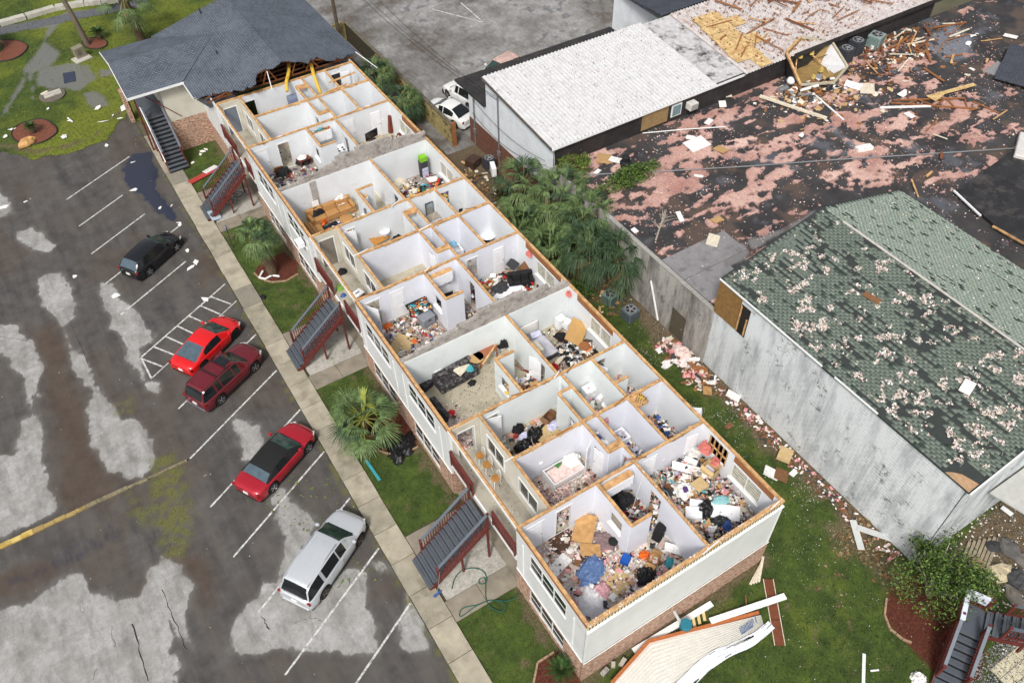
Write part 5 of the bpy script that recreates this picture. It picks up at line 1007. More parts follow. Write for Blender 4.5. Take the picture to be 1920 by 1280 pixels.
# leafy shrubs made of many small leaf faces
LEAF1 = M('shrub_leaf', S(64,92,38), var=.35, s=5, col2=S(104,128,56), rough=.6); LEAF2 = M('shrub_leaf_dark', S(36,58,28), var=.35, s=5, rough=.6)
def leaves(center, radii, n, size, seed, clumps=30, mats=(LEAF1, LEAF2)):
    rr = np.random.default_rng(seed); u = rr.normal(size=(clumps,3)); u /= np.linalg.norm(u, axis=1)[:,None]; cc = u*(rr.random((clumps,1))**.45)*np.array(radii); cc[:,2] = np.where(cc[:,2] < -radii[2]*.6, -radii[2]*.3, cc[:,2])
    idx = rr.integers(0, clumps, n); c = cc[idx]+rr.normal(size=(n,3))*np.array(radii)*.15+np.array(center); d = rr.normal(size=(n,3)); d /= np.linalg.norm(d, axis=1)[:,None]; e = np.cross(d, rr.normal(size=(n,3))); e /= np.linalg.norm(e, axis=1)[:,None]; s = size*rr.uniform(.6,1.3,(n,1))
    V = np.stack([c-d*s, c+e*s*.42, c+d*s, c-e*s*.42], 1).reshape(-1,3); F = np.arange(4*n).reshape(n,4); return V, F, (rr.random(n) < .35).astype(int)+0
def shrub(name, label, loc, radii, n, size, seed, limbs=6, group=None, tmat=SMOOTHB, clumps=30, lift=0., mats=None):
    t = thing(name, label, 'shrub' if name != 'tree' else 'tree', loc, 0, group); b = MB(); rr = random.Random(seed); zc = lift+radii[2]
    for k in range(limbs):
        a = k*2.4; e = (math.cos(a)*radii[0]*.6, math.sin(a)*radii[1]*.6, zc+radii[2]*rr.uniform(-.2,.6)); b.tube([(0,0,-.02),(e[0]*.35,e[1]*.35,zc*.55),e], [.07*radii[2],.045*radii[2],.012], 6)
    b.build('trunk', tmat, t); V, F, MI = leaves((0,0,zc), radii, n, size, seed, clumps); link('crown', npmesh('crown', V, F, list(mats or (LEAF1, LEAF2)), MI), t); return t
shrub('tree', 'storm-battered leafy tree in the mulch bed by the second stair', (16.0,-5.6,.05), (2.0,2.0,1.5), 9500, .075, 11, 22, tmat=M('pale_bare_branch', S(168,158,144), var=.2, s=6), clumps=42, lift=.5)
shrub('shrub', 'green shrub tangle lying on the flat roof edge', (19.9,23.3,4.2), (2.4,.9,.5), 4200, .09, 12, 5, clumps=40)
shrub('shrub', 'brownish vine heap at the corner of the white building', (17.6,26.3,4.1), (1.3,1.0,.5), 2600, .09, 13, 4, clumps=24, mats=(LEAF1, M('olive_brown_leaf', S(100,90,50), var=.3, s=5)))
for k, (p, r_) in enumerate([((15.4,24.0,.03),(1.3,1.6,.9)), ((14.4,26.9,.03),(1.0,1.1,.6)), ((15.0,30.2,.03),(.9,1.2,.5)), ((14.0,20.0,.03),(.9,1.1,.5)), ((15.6,21.4,.03),(1.2,1.2,1.3))]):
    shrub('shrub', ('overgrown shrub at the centre of the palm gap', 'low shrub near the building back wall among palms', 'ragged shrub beside the brick-based building', 'low weeds and leaves near the yard air conditioner', 'dark shrub against the mildewed block wall')[k], p, r_, 1800, .09, 40+k, 4, clumps=22, group='shrubs in the overgrown gap', mats=(LEAF1, LEAF2) if k != 2 else (LEAF2, FRONDB))
t = thing('dead_tree', 'snapped grey trunk standing among the palms', 'tree', (16.6,21.9,.03)); MB().tube([(0,0,0),(.05,.05,2.4),(.1,.1,5.0)], [.18,.16,.13], 10).build('trunk', SMOOTHB, t)
t = thing('fallen_tree', 'fallen pale trunk leaning from the palms toward the metal roof', 'tree', (15.2,25.4,1.0)); MB().tube([(0,0,0),(1.0,1.6,1.8),(2.2,3.2,3.4)], [.2,.18,.12], 10).build('trunk', M('pale_trunk', S(150,134,96), var=.2, s=5, bmp=.4), t)
for k, (p, rz) in enumerate([((18.71,18.27,4.25), .6)]):
    t = thing('dead_branch', 'bare dead branch lying on the black flat roof', 'branch', p, rz); b = MB(); rr = random.Random(3); b.tube([(-1.2,0,.1),(0,.1,.15),(1.3,.2,.4)], [.06,.05,.02], 6)
    for j in range(14):
        x = rr.uniform(-.6,1.2); b.tube([(x,.1,.15),(x+rr.uniform(.2,.7),rr.uniform(-.7,.8),rr.uniform(.2,.6))], [.025,.006], 5)
    b.build('limb', M('pale_bare_branch', (0,0,0)), t)
# grass blades over the lawns (uncountable)
def blades(name, label, fn, x0, x1, y0, y1, n, z, hgt, seed, mats):
    rr = np.random.default_rng(seed); x = rr.uniform(x0, x1, n); y = rr.uniform(y0, y1, n); k = fn(x, y) > rr.random(n); x = x[k]; y = y[k]; n = len(x); a = rr.uniform(0, 6.28, n); h = hgt*rr.uniform(.5,1.3,n); w = .018*rr.uniform(.7,1.5,n); lx = rr.normal(0,.5,n)*h; ly = rr.normal(0,.5,n)*h
    V = np.stack([np.stack([x-np.cos(a)*w, y-np.sin(a)*w, x*0+z-.01],1), np.stack([x+np.cos(a)*w, y+np.sin(a)*w, x*0+z-.01],1), np.stack([x+lx, y+ly, z+h],1)],1).reshape(-1,3)
    o = link(name, npmesh(name, V, np.arange(3*n).reshape(n,3), mats, rr.integers(0,len(mats),n))); return stuff(tag(o, label, 'grass'))
GB = [M('blade_green', S(66,86,34), var=.3, s=6), M('blade_dark', S(46,62,26), var=.3, s=6), M('blade_olive', S(100,104,58), var=.3, s=6)]
blades('grass', 'short green grass of the front lawn strip', lambda x, y: (1-front_mask(x, y)[2])*(1-.6*front_mask(x, y)[0])*(((y%16.45<4.9)|(y%16.45>10.6)).astype(float)), -3.42, -.05, 0, 46, 26000, .05, .07, 1, GB)
blades('grass', 'patchy back yard grass strewn with white flecks', lambda x, y: (1-yard_mask(x, y)[2])*(1-.85*yard_mask(x, y)[0]), 1, 18, -14, 20, 60000, .04, .08, 2, GB)
GBL = [M('blade_lime', S(102,112,46), var=.3, s=6), M('blade_green', (0,0,0)), M('blade_yellow', S(126,126,60), var=.3, s=6)]
blades('grass', 'bright soggy grass of the upper lawn', lambda x, y: np.where(inside(x, y, LAWN) > 0, (1-up_mask(x, y)[1])*.9, 0), -26, 8, 46, 85, 60000, .045, .1, 3, GBL)

# ============================================================ WHAT THE STORM LEFT IN THE ROOMS
C_ = {}
for nm, c in dict(white=(232,230,226), cream=(214,204,184), tan=(186,150,104), brown=(120,84,56), black=(30,30,32), charcoal=(62,62,66), grey=(136,136,138), pink=(214,150,150), red=(186,40,40), orange=(220,104,34), blue=(62,92,150), teal=(70,160,170), green=(70,120,64), purple=(92,62,120), yellow=(214,180,80), lilac=(196,196,220)).items():
    C_[nm] = M('clutter_'+nm, S(*c), var=.2, s=8, rough=.75)
CARD = M('cardboard', S(176,132,82), var=.15, s=4, col2=S(190,150,100), rough=.9); CARDP = M('cardboard_pale', S(196,170,124), var=.1, s=4, rough=.9)
BAGB = M('black_bag_plastic', S(26,26,28), var=.3, s=8, rough=.35, bmp=.8, bs=14); WOODT = M('oak_wood', S(186,132,68), var=.2, s=5, rough=.5); WOODR = M('red_brown_wood', S(110,50,34), var=.2, s=5, rough=.45); WOODM = M('mid_wood', S(150,98,58), var=.2, s=5, rough=.5)
def flecks(name, label, rect, n, mats, size, z, seed, hmax=.04, dens=None, cat='debris', tilt=.5, parent=None):
    rr = np.random.default_rng(seed); x = rr.uniform(rect[0], rect[1], n); y = rr.uniform(rect[2], rect[3], n)
    if dens is not None: k = dens(x, y) > rr.random(n); x, y = x[k], y[k]; n = len(x)
    zz = (z(x, y) if callable(z) else z)+.006+rr.random(n)*hmax; a = rr.uniform(0, 6.28, n); s = size*rr.uniform(.4, 1.6, n); q = s*rr.uniform(.3, 1., n); t1 = rr.normal(0, tilt, n)*s*.5; t2 = rr.normal(0, tilt, n)*q*.5
    ux, uy = np.cos(a)*s, np.sin(a)*s; vx, vy = -np.sin(a)*q, np.cos(a)*q
    pts = [np.stack([x+i*ux+j*vx, y+i*uy+j*vy, np.maximum(zz+i*t1+j*t2, zz-.01)], 1) for i, j in ((-.5,-.5),(.5,-.4),(.45,.5),(-.4,.45))]
    V = np.stack(pts, 1).reshape(-1, 3); o = link(name, npmesh(name, V, np.arange(4*n).reshape(n, 4), mats, rr.integers(0, len(mats), n)), parent)
    return stuff(tag(o, label, cat))
def clutter(label, rect, n, pal, seed, z=F2, size=.2, h=.18, center=None, spread=None, cat='debris'):
    """uncountable small household debris: bent sheets, boxes and lumps, joined"""
    rr = random.Random(seed); b = MB(); n = int(n*1.9); size *= .8
    for i in range(n):
        if center: x = min(max(rr.gauss(center[0], spread[0]), rect[0]+.1), rect[1]-.1); y = min(max(rr.gauss(center[1], spread[1]), rect[2]+.1), rect[3]-.1)
        else: x = rr.uniform(rect[0]+.1, rect[1]-.1); y = rr.uniform(rect[2]+.1, rect[3]-.1)
        b.cur = rr.randrange(len(pal)); s = size*rr.uniform(.35, 1.5); k = rr.random(); zz = z+rr.random()**2*h
        if k < .62:   # crumpled sheet
            c = Vector((x, y, zz+.03)); a = rr.uniform(0, 6.28); u = Vector((math.cos(a), math.sin(a), rr.uniform(-.3,.3)))*s*1.35; v = Vector((-math.sin(a), math.cos(a), rr.uniform(-.3,.3)))*s*rr.uniform(.4,1.2); vs = []
            for jj in (-.5, 0, .5):
                for ii in (-.5, 0, .5): vs.append(c+u*(ii+rr.uniform(-.12,.12))+v*(jj+rr.uniform(-.12,.12))+Vector((0,0,rr.uniform(-.1,.12)*s)))
            b.add(vs, [(0,1,4,3),(1,2,5,4),(3,4,7,6),(4,5,8,7)])
        elif k < .82: b.ob((x, y, zz+.03), (s, s*rr.uniform(.3,.9), s*rr.uniform(.08,.5)), (rr.uniform(-.5,.5), rr.uniform(-.5,.5), rr.uniform(0,3.1)))
        else:
            vs = [Vector((x, y, zz))+Vector(p)*s*rr.uniform(.35,.7) for p in ((1,.1,.1),(.3,.9,.1),(-.8,.5,.1),(-.7,-.6,.1),(.3,-.9,.1),(.2,.1,.8),(-.2,-.2,.7))]; b.add(vs, [(0,1,5),(1,2,5),(2,6,5),(2,3,6),(3,4,6),(4,5,6),(4,0,5),(0,4,3,2,1)])
    o = b.build('debris', [C_[p] if isinstance(p, str) else p for p in pal]); return stuff(tag(o, label, cat))
def heap(name, label, cat, loc, size, mat, seed=1, rz=0, fold=.5, group=None, mat2=None, res=34):
    """crumpled cloth, bag or tarp: a domed, folded, closed lump with ragged outline"""
    X, Y, F = grid(-1, 1, -1, 1, 2/res); r = np.hypot(X, Y); a = np.arctan2(Y, X); R_ = .78+.3*(fbm(np.cos(a)*2+seed, np.sin(a)*2, 1.2, seed, 3)-.5)*2*.8
    k = np.clip(1-r/R_, 0, 1); n = fbm(X*1.+seed, Y, 2.6, seed, 4); n2 = np.abs(fbm(X+seed, Y*1.3, 5.5, seed+3, 3)-.5)*2; n3 = np.abs(fbm(X*1.2+seed, Y, 2.6, seed+5, 3)-.5)*2
    Z = sm(k, 0, .35)*(.12+.45*n+fold*(.9*(.5-n2)+.8*(.4-n3)))*size[2]; keep = (k[F].max(1) > 0); F = F[keep]
    me = npmesh(name, np.stack([X*size[0]/1.55, Y*size[1]/1.55, np.maximum(Z, 0)], 1), F, mat, smooth=False); o = link(name, me); place(o, loc, rz); return tag(o, label, cat, group)
def board(name, label, cat, loc, size, mat, rot, group=None):
    o = MB().ob((0,0,0), size).build(name, mat, None, bevel=.004); o.location = loc; o.rotation_euler = rot; return tag(o, label, cat, group)
def at(p, dz=0): return (p[0], p[1], p[2]+dz)
def box_open(label, loc, size, mat, rz=0, cat='box', name='cardboard_box'):
    t = thing(name, label, cat, loc, rz); x, y, z = size; b = MB(); b.box(-x/2,x/2,-y/2,y/2,0,.01); 
    for s in (-1, 1): b.box(s*x/2-.006,s*x/2+.006,-y/2,y/2,.01,z); b.box(-x/2+.006,x/2-.006,s*y/2-.006,s*y/2+.006,.01,z)
    b.build('body', mat, t)
    for s in (-1, 1): MB().ob((s*(x/2+x*.18), 0, z-.01), (x*.4, y, .008), (0, s*.5, 0)).build('flap', mat, t)
    return t
def sofa(label, loc, rz, L, mat, seats=3, d=.95, arms=(1,1), group=None):
    t = thing('sofa', label, 'sofa', loc, rz, group); MB().box(-L/2,L/2,-d/2,d/2,.08,.34).build('base', mat, t, bevel=.03); MB().box(-L/2,L/2,d/2-.26,d/2,.34,.85).build('backrest', mat, t, bevel=.06)
    for s, f in zip((-1,1), arms):
        if f: MB().box(s*L/2-(.24 if s > 0 else 0), s*L/2+(.24 if s < 0 else 0), -d/2-.01, d/2-.27, .345, .64).build('arm', mat, t, bevel=.06)
    w = (L-.5)/seats
    for k in range(seats):
        x = -L/2+.25+k*w; MB().box(x+.012,x+w-.012,-d/2+.01,d/2-.27,.345,.5).build('seat_cushion', mat, t, bevel=.05); MB().ob((x+w/2,d/2-.33,.68),(w-.03,.16,.42),(-.15,0,0)).build('back_cushion', mat, t, bevel=.05)
    for sx in (-1,1):
        for sy in (-1,1): MB().box(sx*(L/2-.1)-.03,sx*(L/2-.1)+.03,sy*(d/2-.1)-.03,sy*(d/2-.1)+.03,0,.08).build('leg', C_['black'], t)
    return t
def spindle_chair(label, loc, rz):
    t = thing('chair', label, 'chair', loc, rz, 'wood-seat chairs on the near landing'); MB().lathe((0,0,.43), [(.2,0),(.225,.02),(.2,.045)], 16).build('seat', WOODT, t)
    for sx in (-1,1):
        for sy in (-1,1): MB().tube([(sx*.13,sy*.13,.43),(sx*.2,sy*.2,0)], .018, 6).build('leg', WTRIM, t)
    MB().bar((-.17,-.17,.2),(.17,.17,.2),.02,.02).build('stretcher', WTRIM, t); arc = [(-.17,.2*math.cos(a),.46+.5*math.sin(a)) for a in np.linspace(0, PI, 12)]; arc = [(x-.12*(z-.46),y,z) for x,y,z in arc]; MB().tube(arc, .015, 6).build('back_hoop', WTRIM, t)
    for k in range(5):
        y = -.13+k*.065; zt = .46+.5*math.sqrt(max(0,1-(y/.2)**2)); MB().tube([(-.17,y,.46),(-.17-.12*(zt-.46),y,zt)], .009, 5).build('spindle', WTRIM, t)
    return t
def table(name, label, cat, loc, rz, sx, sy, h, mat, rot=None, drawers=0, group=None):
    t = thing(name, label, cat, loc, rz, group, rot); MB().box(-sx/2,sx/2,-sy/2,sy/2,h-.04,h).build('top', mat, t, bevel=.008)
    for a in (-1,1):
        for b in (-1,1): MB().box(a*(sx/2-.05)-.03,a*(sx/2-.05)+.03,b*(sy/2-.05)-.03,b*(sy/2-.05)+.03,0,h-.04).build('leg', mat, t)
    for k in range(drawers): MB().box(-sx/2+.06+k*(sx-.1)/drawers,-sx/2+.02+(k+1)*(sx-.1)/drawers,-sy/2+.005,-sy/2+.03,h-.2,h-.05).build('drawer', mat, t)
    return t
def cabinet(name, label, cat, loc, rz, sx, sy, h, mat, rows=3, rot=None, knob=METAL):
    t = thing(name, label, cat, loc, rz, None, rot); MB().box(-sx/2,sx/2,-sy/2,sy/2,0,h).build('carcass', mat, t, bevel=.01)
    for r in range(rows):
        d = MB().box(-sx/2+.03,sx/2-.03,-sy/2-.02,-sy/2-.002,.04+r*(h-.06)/rows,(r+1)*(h-.06)/rows).build('drawer', mat, t, bevel=.006); MB().ob((0,-sy/2-.03,.04+(r+.5)*(h-.06)/rows),(.1,.02,.02)).build('handle', knob, d)
    return t
def bed(label, loc, rz, w, l, sheet_m, head_m):
    t = thing('double_bed', label, 'bed', loc, rz); MB().box(-w/2,w/2,-l,0,.1,.3).build('frame', C_['charcoal'], t); MB().box(-w/2-.03,w/2+.03,.0,.1,.0,1.15).build('headboard', head_m, t, bevel=.04); MB().box(-w/2+.14,w/2-.14,-.018,-.002,.62,1.0).build('headboard_panel', head_m, t, bevel=.02)
    MB().box(-w/2+.02,w/2-.02,-l+.03,-.02,.305,.52).build('mattress', C_['grey'], t, bevel=.06)
    X, Y, F = grid(-w/2-.12, w/2+.06, -l-.05, -.62, .07); n = fbm(X, Y, 3., 7, 4); Z = .545+.1*np.abs(n-.5)+.02*np.sin(X*9+Y*5)-.35*sm(np.abs(X), w/2-.02, w/2+.12); link('blanket', npmesh('blanket', np.stack([X, Y, Z], 1), F, sheet_m, smooth=True), t)
    for k, (x, m_) in enumerate(((-w/4-.05, C_['cream']), (w/4, C_['lilac']))): p = MB().ob((0,0,0),(.62,.4,.13)).build('pillow', m_, t, bevel=.06); p.location = (x,-.3-.08*k,.6); p.rotation_euler = (.2,0,.15-.3*k)
    return t
def tv(label, loc, rz, w=1.1, tilt=0):
    t = thing('television', label, 'television', loc, rz); s = MB().ob((0,0,.45),(w,.05,w*.57),(tilt,0,0)).build('screen', M('tv_screen', S(18,19,21), rough=.12, spec=.6, var=.1), t, bevel=.01); MB().ob((0,.03,.45),(w+.02,.05,w*.57+.02),(tilt,0,0)).build('housing', C_['black'], t, bevel=.01)
    for x in (-.12,.12): MB().bar((x,0,.0),(x*.3,0,.25),.04,.03).build('stand_leg', C_['black'], t)
    MB().box(-.3,.3,-.12,.12,0,.02).build('stand_base', C_['black'], t); return t
def toilet(label, loc, rz):
    t = thing('toilet', label, 'toilet', loc, rz); MB().lathe((0,-.1,0), [(.12,0),(.14,.15),(.2,.36),(.21,.4),(.14,.405),(.1,.3)], 16).build('bowl', DOORW, t, smooth=True); MB().box(-.22,.22,.16,.36,.36,.76).build('tank', DOORW, t, bevel=.03); MB().box(-.235,.235,.15,.37,.76,.79).build('tank_lid', DOORW, t, bevel=.01); return t
def tub(label, loc, rz, l=1.5, w=.72):
    t = thing('bathtub', label, 'bathtub', loc, rz); b = MB(); b.box(-l/2,l/2,-w/2,-w/2+.08,0,.5); b.box(-l/2,l/2,w/2-.08,w/2,0,.5); b.box(-l/2,-l/2+.1,-w/2+.08,w/2-.08,0,.5); b.box(l/2-.1,l/2,-w/2+.08,w/2-.08,0,.5); b.box(-l/2+.1,l/2-.1,-w/2+.08,w/2-.08,0,.12); b.build('basin', DOORW, t); MB().tube([(l/2-.12,0,.62),(l/2-.25,0,.58)], .03, 8).build('faucet', METAL, t); return t
def stove(label, loc, rz, mat=None):
    t = thing('stove', label, 'stove', loc, rz); MB().box(-.38,.38,-.32,.32,0,.9).build('body', mat or C_['black'], t, bevel=.015); MB().box(-.36,.36,-.345,-.325,.2,.7).build('oven_door', C_['charcoal'], t); MB().box(-.38,.38,.24,.32,.9,1.08).build('control_panel', mat or C_['black'], t)
    for a in (-.18,.18):
        for b_ in (-.15,.12): MB().lathe((a,b_,.9), [(.1,.0),(.1,.012)], 14).build('burner', C_['charcoal'], t)
    return t
def wall_cabinets(label, loc, rz, L, mat=DOORW, d=.34, h=.75, n=3, top=LUM):
    t = thing('wall_cabinet', label, 'cabinet', loc, rz); MB().box(-L/2,L/2,-d/2,d/2,0,h).build('carcass', mat, t); MB().box(-L/2,L/2,-d/2,d/2,h,h+.03).build('top', top, t)
    for k in range(n): dd = MB().box(-L/2+.015+k*L/n,-L/2-.015+(k+1)*L/n,-d/2-.02,-d/2-.002,.02,h-.02).build('cabinet_door', mat, t, bevel=.006); MB().ob((-L/2+(k+.85)*L/n,-d/2-.03,.1),(.02,.02,.1)).build('handle', METAL, dd)
    return t
def counter(label, loc, rz, L, mat=DOORW, d=.6, top=None):
    t = thing('base_cabinet', label, 'cabinet', loc, rz); MB().box(-L/2,L/2,-d/2,d/2,0,.86).build('carcass', mat, t); MB().box(-L/2-.02,L/2+.02,-d/2-.03,d/2,.862,.9).build('countertop', top or M('laminate_top', S(150,140,126), var=.2, s=12), t)
    for k in range(int(L/.45)): MB().box(-L/2+.02+k*.45,-L/2+.43+k*.45,-d/2-.02,-d/2-.002,.1,.82).build('cabinet_door', mat, t, bevel=.006)
    return t
Z2 = F2
# ---- near living room
board('cardboard_sheet','large flattened brown cardboard sheet in the near living room','cardboard',(3.24,4.60,3.25),(1.5,.95,.02),CARD,(.15,-.1,.75)); board('cardboard_sheet','smaller brown cardboard sheet by the dark rug in the near living room','cardboard',(2.85,3.59,3.20),(.95,.6,.02),CARD,(.05,.18,-.55))
RUG = M('brown_wet_rug', S(76,52,38), var=.3, s=4, bmp=.6, bs=30); heap('rug','wet brown rug patch near the near living room door','rug',(2.04,4.74,3.03),(1.3,1.0,.06),RUG,4,.3,.2); heap('rug','wet brown rug patch under the small cardboard sheet','rug',(2.59,3.34,3.03),(1.5,.8,.06),RUG,6,-.5,.2)
heap('shaggy_mat','grey-pink shaggy mat piled beside the kitchen wall','mat',(3.66,3.66,3.03),(1.6,1.0,.2),M('grey_pink_shag', S(128,108,108), var=.3, s=14, bmp=.8, bs=25),8,-.6,.5)
heap('tarp','crumpled bright blue tarp on the near living room floor','tarp',(2.35,2.84,3.05),(1.9,1.0,.25),M('blue_tarp', S(92,118,160), var=.35, s=9, bmp=.5, bs=10),9,.5,.7)
heap('blanket','crumpled white blanket in the near front corner room','blanket',(1.48,1.64,3.05),(1.5,1.2,.35),M('white_blanket', S(232,231,232), var=.06, s=4),11,.8,.6)
cabinet('storage_box','small bright blue box on the near living room floor','box',at((3.88,2.35,3.04)),.5,.42,.36,.34,M('blue_box', S(24,84,170), var=.15, s=6),1); board('white_sheet','white panel lying along the near front wall','panel',(1.18,3.74,3.10),(1.4,.55,.03),C_['white'],(.05,.05,.3))
heap('pillow_pile','pink fluffy insulation clump near the white blanket','insulation',(2.15,1.77,3.05),(.9,.8,.3),M('bright_pink_fluff', S(208,160,166), var=.2, s=6, bmp=.8, bs=20),13,.2,.6)
heap('bag','black bag against the near end wall','bag',(4.27,1.30,3.05),(1.1,.8,.4),BAGB,14,.5,.6); board('cardboard_sheet','pale tan cardboard flat on the near living room floor','cardboard',(3.04,1.72,3.06),(1.1,.9,.02),CARDP,(0,.02,.3))
cabinet('side_cabinet','black side cabinet toppled in the near hallway','cabinet',(5.83,2.49,3.04),.4,.5,.4,.75,C_['black'],2,(0,.25,.4)); heap('toy_pile','orange and red toy pile in the near hallway','toys',(4.80,2.13,3.04),(.6,.5,.25),C_['orange'],15,0,.7); heap('cloth','teal cloth by the near end wall','cloth',(5.48,1.23,3.04),(.7,.4,.2),C_['teal'],16,.5,.6); board('white_sheet','white shelf board leaning in the near hallway','panel',(5.98,1.59,3.30),(.9,.4,.03),C_['white'],(.3,.5,-.6)); box_open('brown cardboard box in the near hallway',(4.93,1.65,3.04),(.6,.45,.3),CARD,.5)
t = thing('floor_fan','small black round fan beside the kitchen wall','fan',(3.92,3.32,3.05)); MB().lathe((0,0,.2),[(.05,0),(.22,.04),(.22,.1),(.05,.14)],16).build('cage',C_['black'],t); MB().box(-.1,.1,-.1,.1,0,.2).build('base',C_['black'],t)
wall_cabinets('white wall cabinets with bare wood top in the near kitchen',(5.1,4.9,4.5),0,1.75); stove('blackened stove in the near kitchen',(5.2,4.6,F2),0); counter('white base cabinet in the near kitchen',(4.55,3.9,F2),PI/2,1.2); heap('kitchen_heap','black burnt-looking kitchen debris heap','debris',(5.41,4.54,3.90),(.9,.8,.4),C_['black'],18,0,.8)
PALW = ['white','white','cream','tan','brown','pink','black','charcoal','white','grey','blue','red','lilac',PINKP,CARD]; PALP = ['white','cream','pink',PINKP,PINK,PINKP,'brown','charcoal','white']
clutter('mixed household debris over the near living room floor',(.15,6.15,.2,5.0),190,PALP,1,size=.22,h=.1); clutter('heaped kitchen debris in the near kitchen',(4.3,6.2,2.8,5.0),90,PALW,2,size=.26,h=.5)
flecks('insulation_flecks','pink insulation flecks over the near living room floor',(.12,6.2,.15,5.05),5200,[PINK,PINKP,PINKP,C_['white'],C_['pink']],.055,F2,3,.03,lambda x,y: .25+.75*sm(fbm(x,y,.8,5),.4,.6),'insulation')
# ---- near bedroom, knee deep in debris
clutter('knee-deep debris filling the near back bedroom',(6.4,10.3,.25,5.05),620,['white','white','white','cream','tan','brown','grey','charcoal','black','pink',CARD,CARDP,'teal','lilac','white'],5,size=.34,h=.55)
board('mattress','long white ribbed panel across the debris in the near bedroom','panel',(8.68,1.95,3.65),(2.3,.75,.08),DOORW,(.08,.03,-.75)); heap('bag','shiny black bag on the white ribbed panel','bag',(8.35,2.23,3.65),(1.0,.8,.45),BAGB,21,.3,.7); heap('bag','dark leather bag at the near end of the bedroom','bag',(8.55,1.35,3.60),(.9,.6,.45),M('dark_leather', S(44,48,52), var=.2, s=5, rough=.4),22,-.6,.3); heap('jeans','rolled blue jeans against the near bedroom end wall','clothes',(8.59,1.02,3.70),(.5,.4,.3),C_['blue'],23,.4,.5)
cabinet('storage_box','white plastic storage box in the near bedroom','box',(7.82,2.34,3.40),-.7,.75,.55,.4,DOORW,1,(.1,-.15,-.7)); board('white_sheet','long white shelf board slanting over the bedroom debris','panel',(9.12,4.41,3.60),(1.5,.45,.04),DOORW,(.1,.25,-.7)); board('cardboard_sheet','tan cardboard square in the middle of the near bedroom','cardboard',(8.96,3.33,3.75),(.7,.6,.05),CARDP,(.1,.1,.1)); box_open('open white cardboard box near the bared studs',(9.77,4.73,3.40),(.6,.6,.5),C_['white'],.5); box_open('tan carton under the near bedroom window',(9.92,3.68,3.50),(.5,.7,.55),CARDP,.2); heap('blanket','white sheet bundle in the near bedroom','blanket',(8.21,3.55,3.55),(1.0,.9,.4),C_['white'],24,.2,.6); heap('bag','purple shoe-like bag on the white sheet bundle','bag',(8.17,3.45,3.85),(.35,.25,.2),C_['purple'],25,.9,.3); heap('cloth','aqua towel in the near bedroom debris','towel',(9.24,2.16,3.75),(.8,.45,.15),M('aqua_cloth', S(140,190,194), var=.15, s=6),26,-.4,.5); heap('bag','black duffel against the near spine wall','bag',(7.49,3.94,3.40),(.5,.9,.4),C_['charcoal'],27,.3,.4)
for k, (p, s_) in enumerate([((10.17,4.47,4.30), (.7,.5,.5)), ((10.28,3.78,3.90), (.6,.4,.4)), ((10.57,1.30,4.90), (.9,.3,.4)), ((10.28,16.12,5.00), (.5,.3,.3)), ((10.23,20.04,5.00), (.5,.3,.3))]): heap('insulation_batt', ('pink insulation batt bulging below the bared studs','pink insulation batt beside the near bedroom window','pink insulation batt at the near back corner','pink insulation tuft on the white bedroom back wall','pink insulation tuft over the dark wrecked bedroom wall')[k],'insulation',p,s_,M('bright_pink_batt', S(206,120,112), var=.2, s=8, bmp=.8, bs=20),31+k,PI/2,.8)
# ---- nursery behind the near landing
t = thing('crib','white slatted crib full of pink insulation in the nursery','crib',(4.09,7.54,3.04),.02); L_, w_ = 1.75, .95
for s in (-1,1):
    MB().box(-L_/2,L_/2,s*w_/2-.02,s*w_/2+.02,.6,.65).build('top_rail',WTRIM,t); MB().box(-L_/2,L_/2,s*w_/2-.02,s*w_/2+.02,.1,.15).build('bottom_rail',WTRIM,t)
    for k in range(19): MB().box(-L_/2+.06+k*.09,-L_/2+.08+k*.09,s*w_/2-.012,s*w_/2+.012,.15,.6).build('slat',WTRIM,t)
    MB().box(s*L_/2-.025,s*L_/2+.025,-w_/2-.02,w_/2+.02,0,.68).build('end_panel',WTRIM,t)
MB().box(-L_/2+.03,L_/2-.03,-w_/2+.03,w_/2-.03,.2,.42).build('mattress',PINKP,t)
heap('blanket','bunched white blanket at the far end of the crib','blanket',(4.79,7.86,3.50),(.9,.8,.35),C_['white'],41,.3,.5); t = thing('lamp','thin lamp with round white shade behind the crib','lamp',(3.21,8.28,3.04)); MB().tube([(0,0,0),(0,0,1.0)],.015,6).build('pole',C_['charcoal'],t); MB().lathe((0,0,1.0),[(.05,0),(.15,.05),(.15,.09),(.05,.14)],14).build('shade',WTRIM,t)
cabinet('speaker','small dark cube box at the nursery corner','box',(2.95,6.61,3.04),.2,.5,.4,.3,C_['charcoal'],1); board('book','green picture book lying in the crib','book',(4.02,7.93,3.62),(.3,.24,.03),C_['green'],(0,.05,.4))
clutter('pink-dusted debris on the nursery floor',(1.8,5.5,5.3,8.15),130,PALP,7,size=.2,h=.08); flecks('insulation_flecks','pink insulation flecks over the nursery',(1.8,5.5,5.3,8.15),3800,[PINK,PINKP,PINKP,C_['white']],.06,F2,8,.05,None,'insulation'); flecks('insulation_flecks','pink insulation flecks in the crib',(2.2,3.9,6.1,6.9),700,[PINK,PINKP,PINKP],.06,F2+.42,9,.04,lambda x,y: x*0+.8,'insulation')
